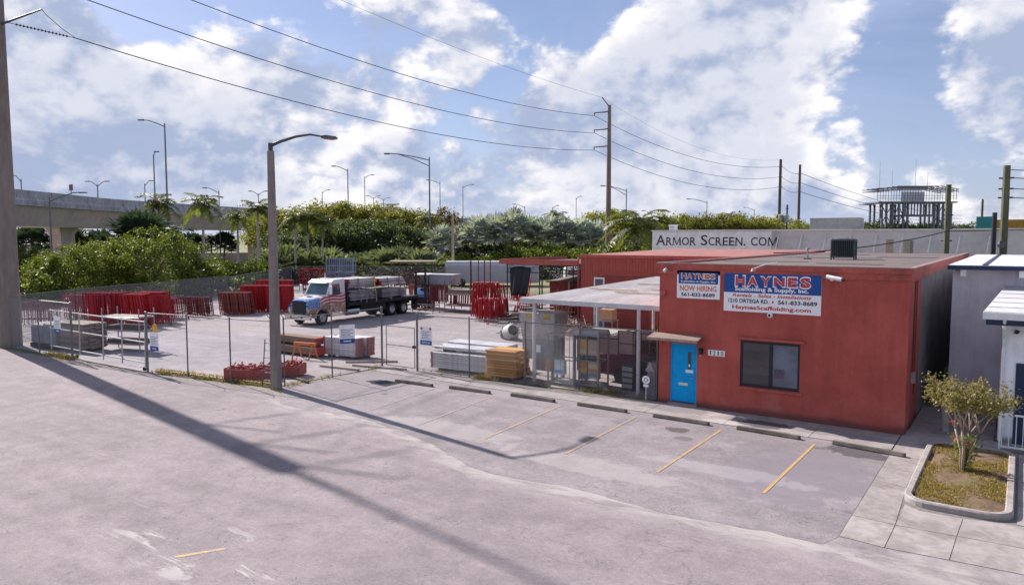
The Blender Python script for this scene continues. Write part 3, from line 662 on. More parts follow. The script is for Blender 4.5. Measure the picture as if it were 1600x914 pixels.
# porch
pwall = stucco('porch_render', (.84, .85, .90), (.7, .7, .72))
MB().box(-.37, 9, 25.0, 25.18, -.1, 3.55).build('porch_wall', pwall, nb)
MB().box(-.37, -.2, 25.18, 29, -.1, 3.55).build('porch_wall', pwall, nb)
MB().ext([(-.88, 24.45, 3.74), (9, 24.45, 3.74), (9, 29.0, 4.25), (-.45, 29.0, 4.25)], (0, 0, .05)).build('porch_roof', rfm, nb)
for k in range(6): MB().ext([(-.86 + .075 * k, 24.48 + .76 * k, 3.795 + .085 * k), (9, 24.48 + .76 * k, 3.795 + .085 * k), (9, 24.52 + .76 * k, 3.80 + .085 * k), (-.855 + .075 * k, 24.52 + .76 * k, 3.80 + .085 * k)], (0, 0, .012)).build('roof_joint', mat('joint_grey', (.4, .4, .42), .8), nb)
MB().box(-.88, 9, 24.42, 24.449, 3.60, 3.79).build('gutter', wht, nb)
MB().box(-.80, 9, 24.50, 24.56, 3.44, 3.60).build('porch_beam', navy, nb)
q = MB(); q.path([(-.36, 24.50, 3.60), (-.36, 24.60, 3.35), (-.36, 24.93, 3.05), (-.36, 24.95, 2.7), (-.36, 24.95, .1)], .05, 8); q.build('downpipe', wht, nb)
dd = MB().box(-.05, .95, 24.96, 24.995, .05, 2.35).build('door', navy, nb)
MB().tube((.05, 24.93, 1.1), (.17, 24.93, 1.1), .015).build('handle', galv, dd)
rl = thing('white_railing', 'white metal railing in front of the navy door', 'railing', (-.34, 24.15, 0))
for i in range(9): MB().tube((.05 + i * .16, 0, .10), (.05 + i * .16, 0, 1.0), .012, n=6).build('baluster', wht, rl)
for z_ in (.10, 1.0): MB().box(0, 1.5, -.022, .022, z_, z_ + .045).build('rail', wht, rl)
for x_ in (0, 1.46): MB().box(x_ - .025, x_ + .025, -.026, .026, 0, 1.08).build('post', wht, rl)
st = MB(); st.box(-.5, 2, 24.2, 24.98, -.05, .045); st.build('porch_step', conc, nb)
bo = thing('concrete_bollard', 'grey concrete bollard in the gap behind the small tree', 'bollard', (-1.75, 25.6, 0))
MB().lathe([(0, 1.1), (.09, 1.09), (.11, 1.04), (.115, 0)], 14).build('post', concd, bo, smooth=True)
MB().lathe([(.116, .9), (.118, .9), (.118, .97), (.116, .97)], 14).build('band', S_W, bo)
wcam = thing('porch_camera', 'dark dome camera under the porch roof of the white building', 'camera', (-.08, 24.99, 3.28))
MB().lathe([(0, -.1), (.06, -.08), (.08, 0), (0, .02)], 10, (0, -.12, 0)).build('dome', blk, wcam, smooth=True); MB().tube((0, 0, .0), (0, -.12, .0), .02).build('arm', wht, wcam)
rt = thing('roof_turbine', 'small dark vent fitting at the back edge of the white roof', 'vent', (-1.0, 45.0, 4.97))
MB().tube((0, 0, 0), (0, 0, .35), .06, n=8).build('pipe', blk, rt); MB().lathe([(0, .75), (.12, .7), (.17, .55), (.12, .38), (0, .35)], 10).build('cowl', stl, rt)

# ------------------------------------------------------------------ tree bed with kerb
tb_ = thing('tree_bed', 'rounded concrete kerb round the little tree bed', 'planter', (-1.0, 20.9, 0))
def rrect(x0, x1, y0, y1, r, n=6):
    P = []
    for cx, cy, a0 in ((x1 - r, y0 + r, -90), (x1 - r, y1 - r, 0), (x0 + r, y1 - r, 90), (x0 + r, y0 + r, 180)):
        for k in range(n + 1): a = R(a0 + 90 * k / n); P.append((cx + r * math.cos(a), cy + r * math.sin(a)))
    return P
def ringpoly(d, r): return rrect(-1.0 + d, 1.06 - d, -2.95 + d, 2.85 - d, r)
secs = [[(x, y, z) for x, y in ringpoly(d, r)] for d, z, r in ((0, -.05, .55), (0, .12, .55), (.025, .15, .53), (.135, .15, .42), (.16, .13, .40), (.16, -.05, .40))]
q = MB(); q.loft(secs, caps=False); q.build('kerb', concd, tb_)
soil = mat('dry_soil', (.17, .115, .07), .95, .4, 5, dirt=(.13, .13, .035), dirt_amt=.8, dscale=.9, bump=1.0)
b = MB(); nx, ny = 14, 36; V = []
rnd = random.Random(4)
for j in range(ny + 1):
    for i in range(nx + 1):
        u, v = -.85 + 1.76 * i / nx, -2.80 + 5.5 * j / ny
        e = min(i, nx - i, j, ny - j)
        for cx, cy in ((-.45, -2.4), (.51, -2.4), (-.45, 2.3), (.51, 2.3)):
            if (u - cx) * cx > 0 and (v - cy) * cy > 0 and math.hypot(u - cx, v - cy) > .46:
                k_ = .46 / math.hypot(u - cx, v - cy); u, v = cx + (u - cx) * k_, cy + (v - cy) * k_
        V.append((u, v, .05 + .05 * min(e, 3) / 3 + (rnd.uniform(-.012, .022) if e else 0)))
b.add(V, [(j * (nx + 1) + i, j * (nx + 1) + i + 1, (j + 1) * (nx + 1) + i + 1, (j + 1) * (nx + 1) + i) for j in range(ny) for i in range(nx)])
b.build('soil', soil, tb_, smooth=True)

# ------------------------------------------------------------------ vegetation builders
import numpy as np
def quads_mesh(name, Q, m):
    """Q: (n,4,3) array of separate quads"""
    n = len(Q); me = bpy.data.meshes.new(name)
    me.vertices.add(4 * n); me.vertices.foreach_set('co', Q.reshape(-1).astype(np.float32))
    me.loops.add(4 * n); me.loops.foreach_set('vertex_index', np.arange(4 * n, dtype=np.int32))
    me.polygons.add(n); me.polygons.foreach_set('loop_start', np.arange(0, 4 * n, 4, dtype=np.int32))
    try: me.polygons.foreach_set('loop_total', np.full(n, 4, dtype=np.int32))
    except Exception: pass
    me.update(calc_edges=True); me.materials.append(m); return me
def leaves_at(P, size, rg, aspect=.5, up=.35):
    """a leaf-shaped quad (kite) with random tilt at each point"""
    n = len(P)
    d = rg.normal(size=(n, 3)); d /= np.linalg.norm(d, axis=1)[:, None]
    nrm = rg.normal(size=(n, 3)); nrm[:, 2] += up * 3; 
    s = np.cross(d, nrm); s /= (np.linalg.norm(s, axis=1)[:, None] + 1e-9)
    L = size * rg.uniform(.6, 1.3, size=(n, 1))
    a = P - d * L * .5; c = P + d * L * .5; m_ = P + d * L * .05
    return np.stack([a, m_ + s * L * aspect * .5, c, m_ - s * L * aspect * .5], axis=1)
def clumpy(rg, n_clump, per, rad, zc, zr, spread, shell=.55):
    """points grouped into leafy clumps inside an uneven ellipsoid"""
    pts = []
    k = 0
    while k < n_clump:
        v = rg.normal(size=3); v /= np.linalg.norm(v)
        if v[2] < -.55: continue
        r = (shell + (1 - shell) * rg.uniform() ** .5) * (1 + .18 * math.sin(3 * math.atan2(v[1], v[0]) + 2 * v[2]))
        c = np.array([v[0] * rad * r, v[1] * rad * r, zc + v[2] * zr * r])
        sp = spread * rg.uniform(.6, 1.35)
        q = rg.normal(size=(per, 3)) * np.array([sp, sp, sp * .62]) + c
        pts.append(q); k += 1
    return np.concatenate(pts)
bark = mat('bark', (.16, .125, .10), .95, .3, 5, bump=.6)
barkg = mat('pale_palm_bark', (.36, .33, .30), .9, .25, 4, stretch=(1, 1, 5), bump=.5)
def trunk_mesh(h, r, seed, limbs=5, spread=2.0, m=bark, fork=.45):
    rg = random.Random(seed); b = MB()
    p = [Vector((0, 0, -.1))]
    for k in range(1, 5): p.append(Vector((rg.uniform(-.1, .1) * h * .2, rg.uniform(-.1, .1) * h * .2, h * fork * k / 4)))
    b.path(p, r, 7, r * .7)
    for i in range(limbs):
        a = 2 * math.pi * i / limbs + rg.uniform(-.4, .4); e = p[-1] + Vector((math.cos(a) * spread * rg.uniform(.5, 1), math.sin(a) * spread * rg.uniform(.5, 1), h * rg.uniform(.25, .5)))
        mid = (p[-1] + e) / 2 + Vector((0, 0, .12 * h)); b.path([p[-1], mid, e], r * .55, 5, r * .12)
    return b.mesh('trunk', m, True)
class Veg: pass
def broadleaf(seed, h, rad, m, ncl=70, per=70, size=.36, fork=.4, low=.25, sp=.14, shell=.6):
    rg = np.random.default_rng(seed); t = Veg()
    zc = h * (.5 + low / 2); zr = h * (1 - low) / 2
    P = clumpy(rg, ncl, per, rad, zc, zr, rad * sp, shell)
    P = P[P[:, 2] > .15]
    t.crown = quads_mesh('crown', leaves_at(P, size, rg), m); t.trunk = trunk_mesh(h, .035 * h * .6 + .06, seed, 6, rad * .8, fork=fork)
    t.h = h; return t
def frond(rg, L, az, rise, droop, leaf, nl, base, gap=1.0, twist=.0):
    """pinnate frond: returns leaflet quads (n,4,3) and the rib points"""
    ca, sa = math.cos(az), math.sin(az); rib = []
    for k in range(9):
        t = k / 8; r = L * t * (math.cos(rise) if rise < 1.4 else .25); z = L * t * math.sin(rise) - droop * L * t * t
        r = L * (t * math.cos(rise * (1 - .5 * t)))
        rib.append(np.array([ca * r, sa * r, z]) + base)
    Q = []
    side = np.array([-sa, ca, 0.])
    for k in range(nl):
        t = .14 + .86 * k / nl; f = t * 8; i = min(int(f), 7); u = f - i
        p = rib[i] * (1 - u) + rib[i + 1] * u; d = rib[i + 1] - rib[i]; d = d / np.linalg.norm(d)
        ll = leaf * math.sin(math.pi * min(1, .18 + .80 * t)) ** .6 * rg.uniform(.8, 1.15)
        for s in (-1, 1):
            e = side * s * .86 + d * .5 + np.array([0, 0, rg.uniform(-.55, .12)]); e /= np.linalg.norm(e)
            w_ = np.cross(e, np.array([0, 0, 1.])); w_ = d * (leaf * .045 + .012)
            Q.append([p - w_, p + e * ll * .5 - w_ * .9 + np.array([0, 0, .02]), p + e * ll + np.array([0, 0, -.14 * ll]), p + w_ * 1.2])
    return Q, rib
def palm(seed, h, L, nf, m, trunk_r=.16, leaf=.75, droop=.5, shaft=None, mtr=barkg, nl=26, low=-.25):
    rg = np.random.default_rng(seed); t = Veg(); Q = []; ribs = MB()
    for i in range(nf):
        az = i * 2.399 + rg.uniform(-.25, .25); rise = low + (1.25 - low) * ((i + .5) / nf) ** .9 + rg.uniform(-.1, .1)
        q, rib = frond(rg, L * rg.uniform(.85, 1.1), az, rise, droop * rg.uniform(.7, 1.25), leaf, nl, np.array([0, 0, h]))
        Q += q; ribs.path([tuple(v) for v in rib[::2]], .035, 3, .012)
    me = quads_mesh('fronds', np.array(Q), m); t.crown = me
    b = MB(); pts = []
    lean = rg.uniform(-.03, .03, size=2) * h
    for k in range(6): f = k / 5; pts.append((lean[0] * f * (1 - f), lean[1] * f * (1 - f), -.1 + (h + .1) * f))
    b.path(pts, trunk_r, 8, trunk_r * .7); t.trunk = b.mesh('trunk', mtr, True)
    t.ribs = ribs.mesh('ribs', shaft or m); t.h = h + L * .55; return t
def fan_palm(seed, h, L, nf, m, fan=.9, blades=20, mtr=bark, trunk_r=.2, low=-.35):
    rg = np.random.default_rng(seed); t = Veg(); Q = []; ribs = MB()
    for i in range(nf):
        az = i * 2.399 + rg.uniform(-.3, .3); el = low + (1.45 - low) * ((i + .5) / nf) + rg.uniform(-.1, .1)
        d = np.array([math.cos(az) * math.cos(el), math.sin(az) * math.cos(el), math.sin(el)])
        c = np.array([0, 0, h]) + d * L * rg.uniform(.8, 1.1) - np.array([0, 0, .12 * L])
        ribs.tube((0, 0, h), tuple(c), .03, .02, 3, False)
        s = np.cross(d, np.array([0, 0, 1.]) + rg.normal(size=3) * .25); s /= np.linalg.norm(s); n = np.cross(s, d)
        ff = fan * rg.uniform(.8, 1.15)
        for k in range(blades):
            a = (k / (blades - 1) - .5) * 4.4; e = d * math.cos(a) + s * math.sin(a) + n * rg.uniform(-.12, .18)
            e /= np.linalg.norm(e); wv = np.cross(e, n); wv /= np.linalg.norm(wv); wv = wv * ff * .095
            tip = c + e * ff * rg.uniform(.85, 1.1) - np.array([0, 0, .10 * ff])
            Q.append([c - wv * .25, c + e * ff * .6 - wv, tip, c + e * ff * .6 + wv])
    t.crown = quads_mesh('fronds', np.array(Q), m); t.ribs = ribs.mesh('petioles', m)
    b = MB(); b.path([(0, 0, -.1), (0, .03 * h, h * .5), (0, 0, h)], trunk_r, 8, trunk_r * .85); t.trunk = b.mesh('trunk', mtr, True); t.h = h + L + fan * .6; return t
def plant(v, name, loc, h, rz, label, cat, group=None, wide=1.0):
    k = h / v.h; o = thing(name, label, cat, loc, rz, group); o.scale = (k * wide, k * wide, k)
    inst('crown', v.crown, o); inst('trunk', v.trunk, o)
    if hasattr(v, 'ribs'): inst('frond_ribs', v.ribs, o)
    return o
L_OL = leafmat('olive_leaves', (.10, .125, .03), (.26, .25, .055), .5)
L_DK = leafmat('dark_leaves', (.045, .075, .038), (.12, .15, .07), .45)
L_YG = leafmat('bright_leaves', (.040, .075, .014), (.19, .225, .026), .38)
L_RU = leafmat('russet_leaves', (.085, .075, .025), (.19, .13, .05), .35)
L_PG = leafmat('palm_leaves', (.06, .095, .02), (.18, .19, .045), .4)
L_BS = leafmat('silver_palm_leaves', (.20, .25, .28), (.44, .49, .53), .3)
L_FN = leafmat('fan_palm_leaves', (.065, .095, .055), (.17, .20, .12), .3)
L_DP = leafmat('dark_palm_leaves', (.02, .045, .03), (.06, .09, .06), .25)  # dark blue green leaves, the palms' own tone
V_OL = [broadleaf(10 + i, 10, 3.8, L_OL, 80, 75, .42) for i in range(3)]
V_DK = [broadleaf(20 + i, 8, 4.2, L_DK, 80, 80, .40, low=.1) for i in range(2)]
V_RU = [broadleaf(30, 10, 3.6, L_RU, 70, 70, .40)]
V_BU = [broadleaf(40 + i, 6, 4.6, L_YG, 170, 170, .25, fork=.25, low=-.35, sp=.105, shell=.72) for i in range(2)]
V_SH = [broadleaf(50 + i, 2.4, 2.0, L_YG, 50, 60, .26, fork=.2, low=-.3) for i in range(2)]
V_RP = [palm(60 + i, 8.0, 2.2, 14 + i, L_PG, .15, .7, .75 - .1 * i, low=-.5) for i in range(3)]
V_CO = [palm(70, 6.0, 4.4, 24, L_PG, .2, 1.0, .7, low=-.5, nl=34)]
V_BP = [fan_palm(80 + i, 6.2, 2.1, 26, L_BS, 1.75, 16) for i in range(3)]
V_FP = [fan_palm(90 + i, .5, 1.6, 30, L_FN, 1.1, 18, low=.0) for i in range(2)]
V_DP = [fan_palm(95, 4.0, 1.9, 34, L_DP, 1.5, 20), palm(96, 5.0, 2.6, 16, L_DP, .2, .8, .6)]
ORD = ('first', 'second', 'third', 'fourth', 'fifth', 'sixth', 'seventh', 'eighth', 'ninth', 'tenth')
for i, (x_, y_, h_, a_) in enumerate([(-98.9, 75.0, 9.61, 1.48), (-98.4, 77.8, 9.99, 3.37), (-99.2, 82.1, 10.56, 2.29), (-99.1, 85.8, 11.12, 3.74), (-98.2, 88.8, 11.54, 3.88), (-94.5, 89.0, 11.34, 0.41), (-96.0, 94.0, 10.86, 0.08), (-95.4, 96.9, 10.47, 5.19), (-91.5, 97.2, 10.4, 1.61), (-90.8, 100.1, 10.0, 1.45), (-93.3, 105.7, 9.82, 6.17), (-60.3, 114.0, 10.15, 2.92), (-59.8, 116.7, 9.77, 5.19), (-58.8, 122.3, 9.42, 2.95)]):
    plant(V_OL[i % len(V_OL)], 'broadleaf_tree', (x_, y_, 0), h_, a_, 'yellow green broadleaf tree in the dense belt behind the yard', 'tree', 'broadleaf trees behind the yard', 1.15)
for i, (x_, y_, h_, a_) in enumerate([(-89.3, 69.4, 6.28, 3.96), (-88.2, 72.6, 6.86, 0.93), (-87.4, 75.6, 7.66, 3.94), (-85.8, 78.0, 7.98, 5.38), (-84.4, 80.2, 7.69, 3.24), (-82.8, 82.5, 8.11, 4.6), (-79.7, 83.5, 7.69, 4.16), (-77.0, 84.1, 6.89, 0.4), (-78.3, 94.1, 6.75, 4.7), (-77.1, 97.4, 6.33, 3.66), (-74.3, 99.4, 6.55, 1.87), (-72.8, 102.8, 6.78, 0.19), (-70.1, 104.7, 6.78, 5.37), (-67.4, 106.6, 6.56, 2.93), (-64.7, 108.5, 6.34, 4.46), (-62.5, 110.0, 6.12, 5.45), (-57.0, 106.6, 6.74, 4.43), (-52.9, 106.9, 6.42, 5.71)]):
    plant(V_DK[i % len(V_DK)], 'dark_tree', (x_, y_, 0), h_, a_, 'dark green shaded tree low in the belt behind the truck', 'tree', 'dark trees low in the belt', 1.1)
for i, (x_, y_, h_, a_) in enumerate([(-100.9, 89.4, 11.4, 2.45), (-93.7, 96.8, 10.9, 4.97), (-88.3, 104.3, 10.9, 2.76)]):
    plant(V_RU[i % len(V_RU)], 'russet_tree', (x_, y_, 0), h_, a_, ['russet tinged tree above the truck cab in the belt','russet tinged tree behind the twin arm lamps','russet tinged tree beside the long arm street lamp'][i], 'tree', 'russet trees in the belt', 0.95)
for i, (x_, y_, h_, a_) in enumerate([(-49.6, 114.1, 9.1, 5.8), (-48.5, 117.3, 9.59, 5.45), (-47.3, 120.5, 9.32, 0.6), (-45.4, 121.9, 9.1, 0.84), (-44.1, 125.2, 9.26, 1.35), (-42.1, 126.6, 9.37, 5.99), (-40.7, 130.0, 9.31, 2.7), (-38.6, 131.5, 9.54, 3.89), (-37.2, 134.9, 9.36, 1.87), (-37.4, 147.0, 9.13, 3.14), (-36.7, 157.2, 8.92, 2.39), (-35.5, 167.7, 8.8, 2.18)]):
    plant(V_OL[i % len(V_OL)], 'broadleaf_tree', (x_, y_, 0), h_, a_, 'green tree in the hedge line behind the white lettered wall', 'tree', 'trees behind the white wall', 1.0)
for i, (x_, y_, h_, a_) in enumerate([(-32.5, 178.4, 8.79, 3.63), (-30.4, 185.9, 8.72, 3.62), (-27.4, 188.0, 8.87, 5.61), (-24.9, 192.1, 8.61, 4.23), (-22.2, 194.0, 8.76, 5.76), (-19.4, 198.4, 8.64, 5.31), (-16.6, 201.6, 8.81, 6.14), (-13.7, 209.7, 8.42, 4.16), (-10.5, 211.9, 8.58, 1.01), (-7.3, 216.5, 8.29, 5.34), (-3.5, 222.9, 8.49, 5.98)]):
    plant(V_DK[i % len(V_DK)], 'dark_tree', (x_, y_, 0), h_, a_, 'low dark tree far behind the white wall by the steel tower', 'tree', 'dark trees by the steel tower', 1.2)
for i, (x_, y_, h_, a_) in enumerate([(-70.8, 39.7, 6.41, 5.61), (-72.3, 32.6, 4.95, 3.53), (-92.8, 37.8, 4.58, 4.43), (-86.2, 42.4, 4.87, 1.31)]):
    plant(V_BU[i % len(V_BU)], 'bright_bush', (x_, y_, 0), h_, a_, ['huge bright green bush left of the tall red frames','bright yellow green bush next to the concrete pole','green bush behind the bright bush near the concrete pole','leafy green bush at the foot of the overpass by the pole'][i], 'bush', 'bright bushes behind the yard fence', 0.92)
for i, (x_, y_, h_, a_) in enumerate([(-90.5, 51.6, 11.82, 5.16), (-80.5, 51.2, 11.44, 3.56), (-75.0, 55.0, 10.67, 1.77), (-84.0, 58.5, 9.93, 0.39), (-75.5, 60.8, 9.48, 5.29), (-75.8, 63.0, 9.89, 6.14), (-74.2, 64.1, 9.06, 0.55)]):
    plant(V_RP[i % len(V_RP)], 'royal_palm', (x_, y_, 0), h_, a_, ['pale trunked palm with feathery crown beside the overpass, leftmost of the pair','slender palm in front of the overpass deck, with white trunk','tall palm immediately left of the near street lamp','palm with drooping fronds between the overpass and the near lamp','palm rising over the yellow green trees right of the near lamp','second palm rising over the trees right of the near lamp','third palm rising over the trees right of the near lamp'][i], 'palm', 'royal palms along the overpass road', 1.0)
for i, (x_, y_, h_, a_) in enumerate([(-105.9, 109.1, 13.11, 4.96), (-63.7, 104.3, 10.59, 2.54), (-49.2, 148.5, 11.28, 0.93), (-84.0, 95.0, 10.31, 1.82)]):
    plant(V_RP[i % len(V_RP)], 'royal_palm', (x_, y_, 0), h_, a_, ['far palm poking above the belt over the truck','small palm crown above the silver palms','far palm crown above the white wall','slim palm above the dark trees left of the silver palms'][i], 'palm', 'far palm crowns', 1.0)
for i, (x_, y_, h_, a_) in enumerate([(-38.7, 82.7, 10.31, 4.77)]):
    plant(V_CO[i % len(V_CO)], 'coconut_palm', (x_, y_, 0), h_, a_, ['large coconut palm with bright fronds right of the steel power pole'][i], 'palm', None, 1.0)
for i, (x_, y_, h_, a_) in enumerate([(-68.8, 81.3, 7.57, 5.41), (-70.1, 87.6, 8.05, 0.27), (-67.1, 87.3, 9.36, 3.81), (-67.3, 92.0, 9.39, 0.28), (-63.9, 92.0, 10.41, 4.45), (-62.5, 95.4, 9.29, 2.05), (-59.3, 95.2, 9.03, 5.46), (-57.2, 96.6, 9.23, 6.08), (-56.3, 99.7, 9.09, 3.13), (-55.5, 102.7, 8.44, 6.19)]):
    plant(V_BP[i % len(V_BP)], 'silver_palm', (x_, y_, 0), h_, a_, 'silvery blue fan palm in the row behind the yard, %s from the left' % ORD[i], 'palm', 'silver fan palms behind the yard', 1.0)
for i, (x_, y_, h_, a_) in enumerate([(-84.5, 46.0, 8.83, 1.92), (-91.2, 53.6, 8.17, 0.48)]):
    plant(V_DP[i % len(V_DP)], 'dark_palm', (x_, y_, 0), h_, a_, ['dark blue green fan palm in front of the overpass','dark palm beside the dark fan palm in front of the overpass'][i], 'palm', 'dark palms before the overpass', 1.15)
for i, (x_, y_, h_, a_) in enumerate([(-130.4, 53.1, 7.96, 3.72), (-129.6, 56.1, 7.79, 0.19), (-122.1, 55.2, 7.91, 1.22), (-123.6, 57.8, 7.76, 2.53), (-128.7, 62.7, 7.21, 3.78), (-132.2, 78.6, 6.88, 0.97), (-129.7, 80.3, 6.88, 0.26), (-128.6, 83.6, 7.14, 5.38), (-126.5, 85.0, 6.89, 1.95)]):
    plant(V_DP[i % len(V_DP)], 'underpass_palm', (x_, y_, 0), h_, a_, 'dark palm standing beneath the far side of the overpass, %s from the left' % ORD[i], 'palm', 'palms beyond the overpass', 1.0)
for i, (x_, y_, h_, a_) in enumerate([(-78.4, 60.0, 3.93, 5.94), (-80.6, 63.4, 5.04, 5.56), (-77.3, 63.2, 4.39, 2.34), (-76.3, 66.3, 4.7, 2.85), (-75.6, 69.2, 3.8, 3.22), (-72.7, 71.2, 4.15, 3.99), (-69.5, 71.0, 4.53, 3.69), (-68.1, 73.3, 4.86, 3.47), (-65.8, 73.6, 4.36, 3.84)]):
    plant(V_FP[i % len(V_FP)], 'fan_palm_shrub', (x_, y_, 0), h_, a_, 'grey green stemless fan palm along the back fence, %s from the left' % ORD[i], 'palm', 'low fan palms along the back fence', 1.35)
for i, (x_, y_, h_, a_) in enumerate([(-71.6, 47.7, 3.24, 5.83), (-70.4, 50.9, 3.03, 3.14), (-71.5, 67.2, 2.71, 2.67), (-68.5, 71.7, 2.81, 4.47), (-65.0, 76.6, 3.1, 1.47), (-65.9, 80.9, 3.35, 1.87), (-64.8, 82.8, 2.96, 6.06), (-62.2, 83.4, 2.81, 3.23), (-61.3, 86.5, 3.68, 3.4), (-59.4, 87.8, 4.05, 0.07), (-56.8, 87.2, 3.54, 2.57), (-56.6, 89.8, 4.42, 3.6), (-54.8, 91.0, 4.05, 0.12), (-53.1, 92.2, 3.68, 3.82), (-50.9, 91.3, 3.54, 3.92), (-40.3, 79.1, 4.51, 0.37), (-38.8, 80.2, 4.21, 3.89)]):
    plant(V_SH[i % len(V_SH)], 'low_shrub', (x_, y_, 0), h_, a_, 'low yellow green shrub in the strip behind the back fence', 'shrub', 'low shrubs behind the back fence', 1.0)
for i, (x_, y_, h_, a_) in enumerate([(-69.3, 27.3, 2.92, 2.89), (-70.8, 28.7, 2.65, 4.21), (-67.5, 40.8, 2.75, 2.19), (-68.2, 42.7, 3.05, 4.38), (-68.9, 44.7, 3.24, 4.58)]):
    plant(V_SH[i % len(V_SH)], 'low_shrub', (x_, y_, 0), h_, a_, 'leafy shrub along the side fence behind the red frame stacks, %s from the left' % ORD[i], 'shrub', 'shrubs along the side fence', 1.0)

# small crepe myrtle in the tree bed, sprouting shrub, tufts
ct = thing('small_tree', 'small multi stemmed tree with sparse olive brown crown in the kerbed bed', 'tree', (-1.02, 21.1, .08))
rgp = random.Random(5); bt = MB(); tips = []
paleb = mat('pale_smooth_bark', (.36, .29, .23), .8, .3, 6, bump=.3)
for i, (dx, dy, h_) in enumerate(((-.10, .02, 1.05), (.16, .03, 1.0), (-.02, -.10, 1.1), (.05, .12, .9))):
    e = Vector((dx * 2.0, dy * 2.5, h_)); bt.path([(dx * .3, dy * .3, -.1), (dx * .7 + rgp.uniform(-.03, .03), dy, h_ * .5), tuple(e)], .038, 7, .026)
    for j in range(4):
        a = rgp.uniform(0, 6.28); f = e + Vector((math.cos(a) * .36, math.sin(a) * .36, rgp.uniform(.35, .85))); m_ = (e + f) / 2 + Vector((0, 0, .06))
        bt.path([tuple(e), tuple(m_), tuple(f)], .022, 5, .012)
        for k in range(4):
            a2 = a + rgp.uniform(-1.2, 1.2); g2 = f + Vector((math.cos(a2) * rgp.uniform(.2, .5), math.sin(a2) * rgp.uniform(.2, .5), rgp.uniform(.05, .62)))
            bt.path([tuple(f), tuple((f + g2) / 2 + Vector((0, 0, .03))), tuple(g2)], .010, 4, .004); tips.append((f, g2))
bt.build('trunk', paleb, ct, smooth=True)
rg = np.random.default_rng(8); P = []
for f, g2 in tips:
    for _ in range(105):
        t = rg.uniform(.15, 1.1); P.append(np.array(f) * (1 - t) + np.array(g2) * t + rg.normal(size=3) * np.array([.085, .085, .075]))
inst('crown', quads_mesh('crown', leaves_at(np.array(P), .080, rg, .55), leafmat('myrtle_leaves', (.13, .125, .05), (.30, .25, .11), .4)), ct)
P = np.array(tips[3][1])[None, :] + rg.normal(size=(40, 3)) * .05
fl_p = np.concatenate([np.array([[-.28, -.2, 1.25], [-.18, -.18, .86], [.10, -.2, .80], [-.5, .05, 1.6]])[k][None, :] + rg.normal(size=(6, 3)) * .03 for k in range(4)])
stuff(inst('blossoms', quads_mesh('blossoms', leaves_at(fl_p, .07, rg, .9), leafmat('pink_blossom', (.30, .04, .10), (.38, .08, .15), .3)), ct))
ss = thing('sprouting_shrub', 'yellow green leafy sprouts round the foot of the small tree', 'shrub', (-.98, 21.25, .08))
P = []
bs_ = MB()
for i in range(22):
    a = rgp.uniform(0, 6.28); r_ = rgp.uniform(.05, .38); h_ = rgp.uniform(.25, .95); e = np.array([math.cos(a) * r_, math.sin(a) * r_, h_])
    bs_.path([(e[0] * .25, e[1] * .25, -.05), (e[0] * .7, e[1] * .7, h_ * .55), tuple(e)], .008, 4, .004)
    for _ in range(26): t = rg.uniform(.35, 1.05); P.append(e * t + rg.normal(size=3) * .055)
bs_.build('stems', paleb, ss); inst('foliage', quads_mesh('foliage', leaves_at(np.array(P), .085, rg, .6), leafmat('sprout_leaves', (.10, .15, .012), (.30, .29, .03), .45)), ss)
def tufts(name, pts, m, label, size=.1, n=7, seed=1, h=(.05, .12)):
    rg = np.random.default_rng(seed); Q = []
    for x, y, z in pts:
        for _ in range(n):
            a = rg.uniform(0, 6.28); r_ = rg.uniform(0, size); hh = rg.uniform(*h); c = np.array([x + math.cos(a) * r_, y + math.sin(a) * r_, z]); d = np.array([math.cos(a), math.sin(a), 0.]) * hh * rg.uniform(.2, .8); s = np.array([-math.sin(a), math.cos(a), 0]) * .006 * (1 + hh * 4)
            Q.append([c - s, c + d * .5 + np.array([0, 0, hh * .7]) - s * .8, c + d + np.array([0, 0, hh]), c + s])
    return stuff(tag(inst(name, quads_mesh(name, np.array(Q), m)), label, 'grass'))
rr_ = random.Random(2)
gm = leafmat('dry_grass', (.14, .125, .035), (.36, .27, .12), .35)
pts = []
while len(pts) < 1500:
    x, y = rr_.uniform(-1.82, -.14), rr_.uniform(18.15, 23.5)
    if math.sin(x * 4.1 + y * 1.7) + math.sin(y * 2.9 - x * 2) + rr_.uniform(-1.3, 1.3) > .2: pts.append((x, y, .085))
tufts('bed_grass', pts, gm, 'patchy dry grass growing in the kerbed tree bed', .07, 7, 3, (.03, .085))
pts = []
for (xa, ya), (xb, yb), k in (((-31, 17.25), (-24, 18.25), 260), ((-40, 16.75), (-37.5, 16.8), 120), ((-23.7, 18.4), (-23.7, 23.7), 22), ((-21.5, 24.0), (-10.9, 24.6), 30), ((-18.5, 24.12), (-18.1, 24.15), 45), ((-13.6, 24.62), (-12.0, 24.72), 50)):
    for _ in range(k):
        t = rr_.random(); pts.append((xa + (xb - xa) * t + rr_.gauss(0, .1), ya + (yb - ya) * t + rr_.gauss(0, .12), .01))
tufts('fence_weeds', pts, gm, 'dry yellow green weeds along the foot of the fences', .12, 8, 4, (.05, .20))

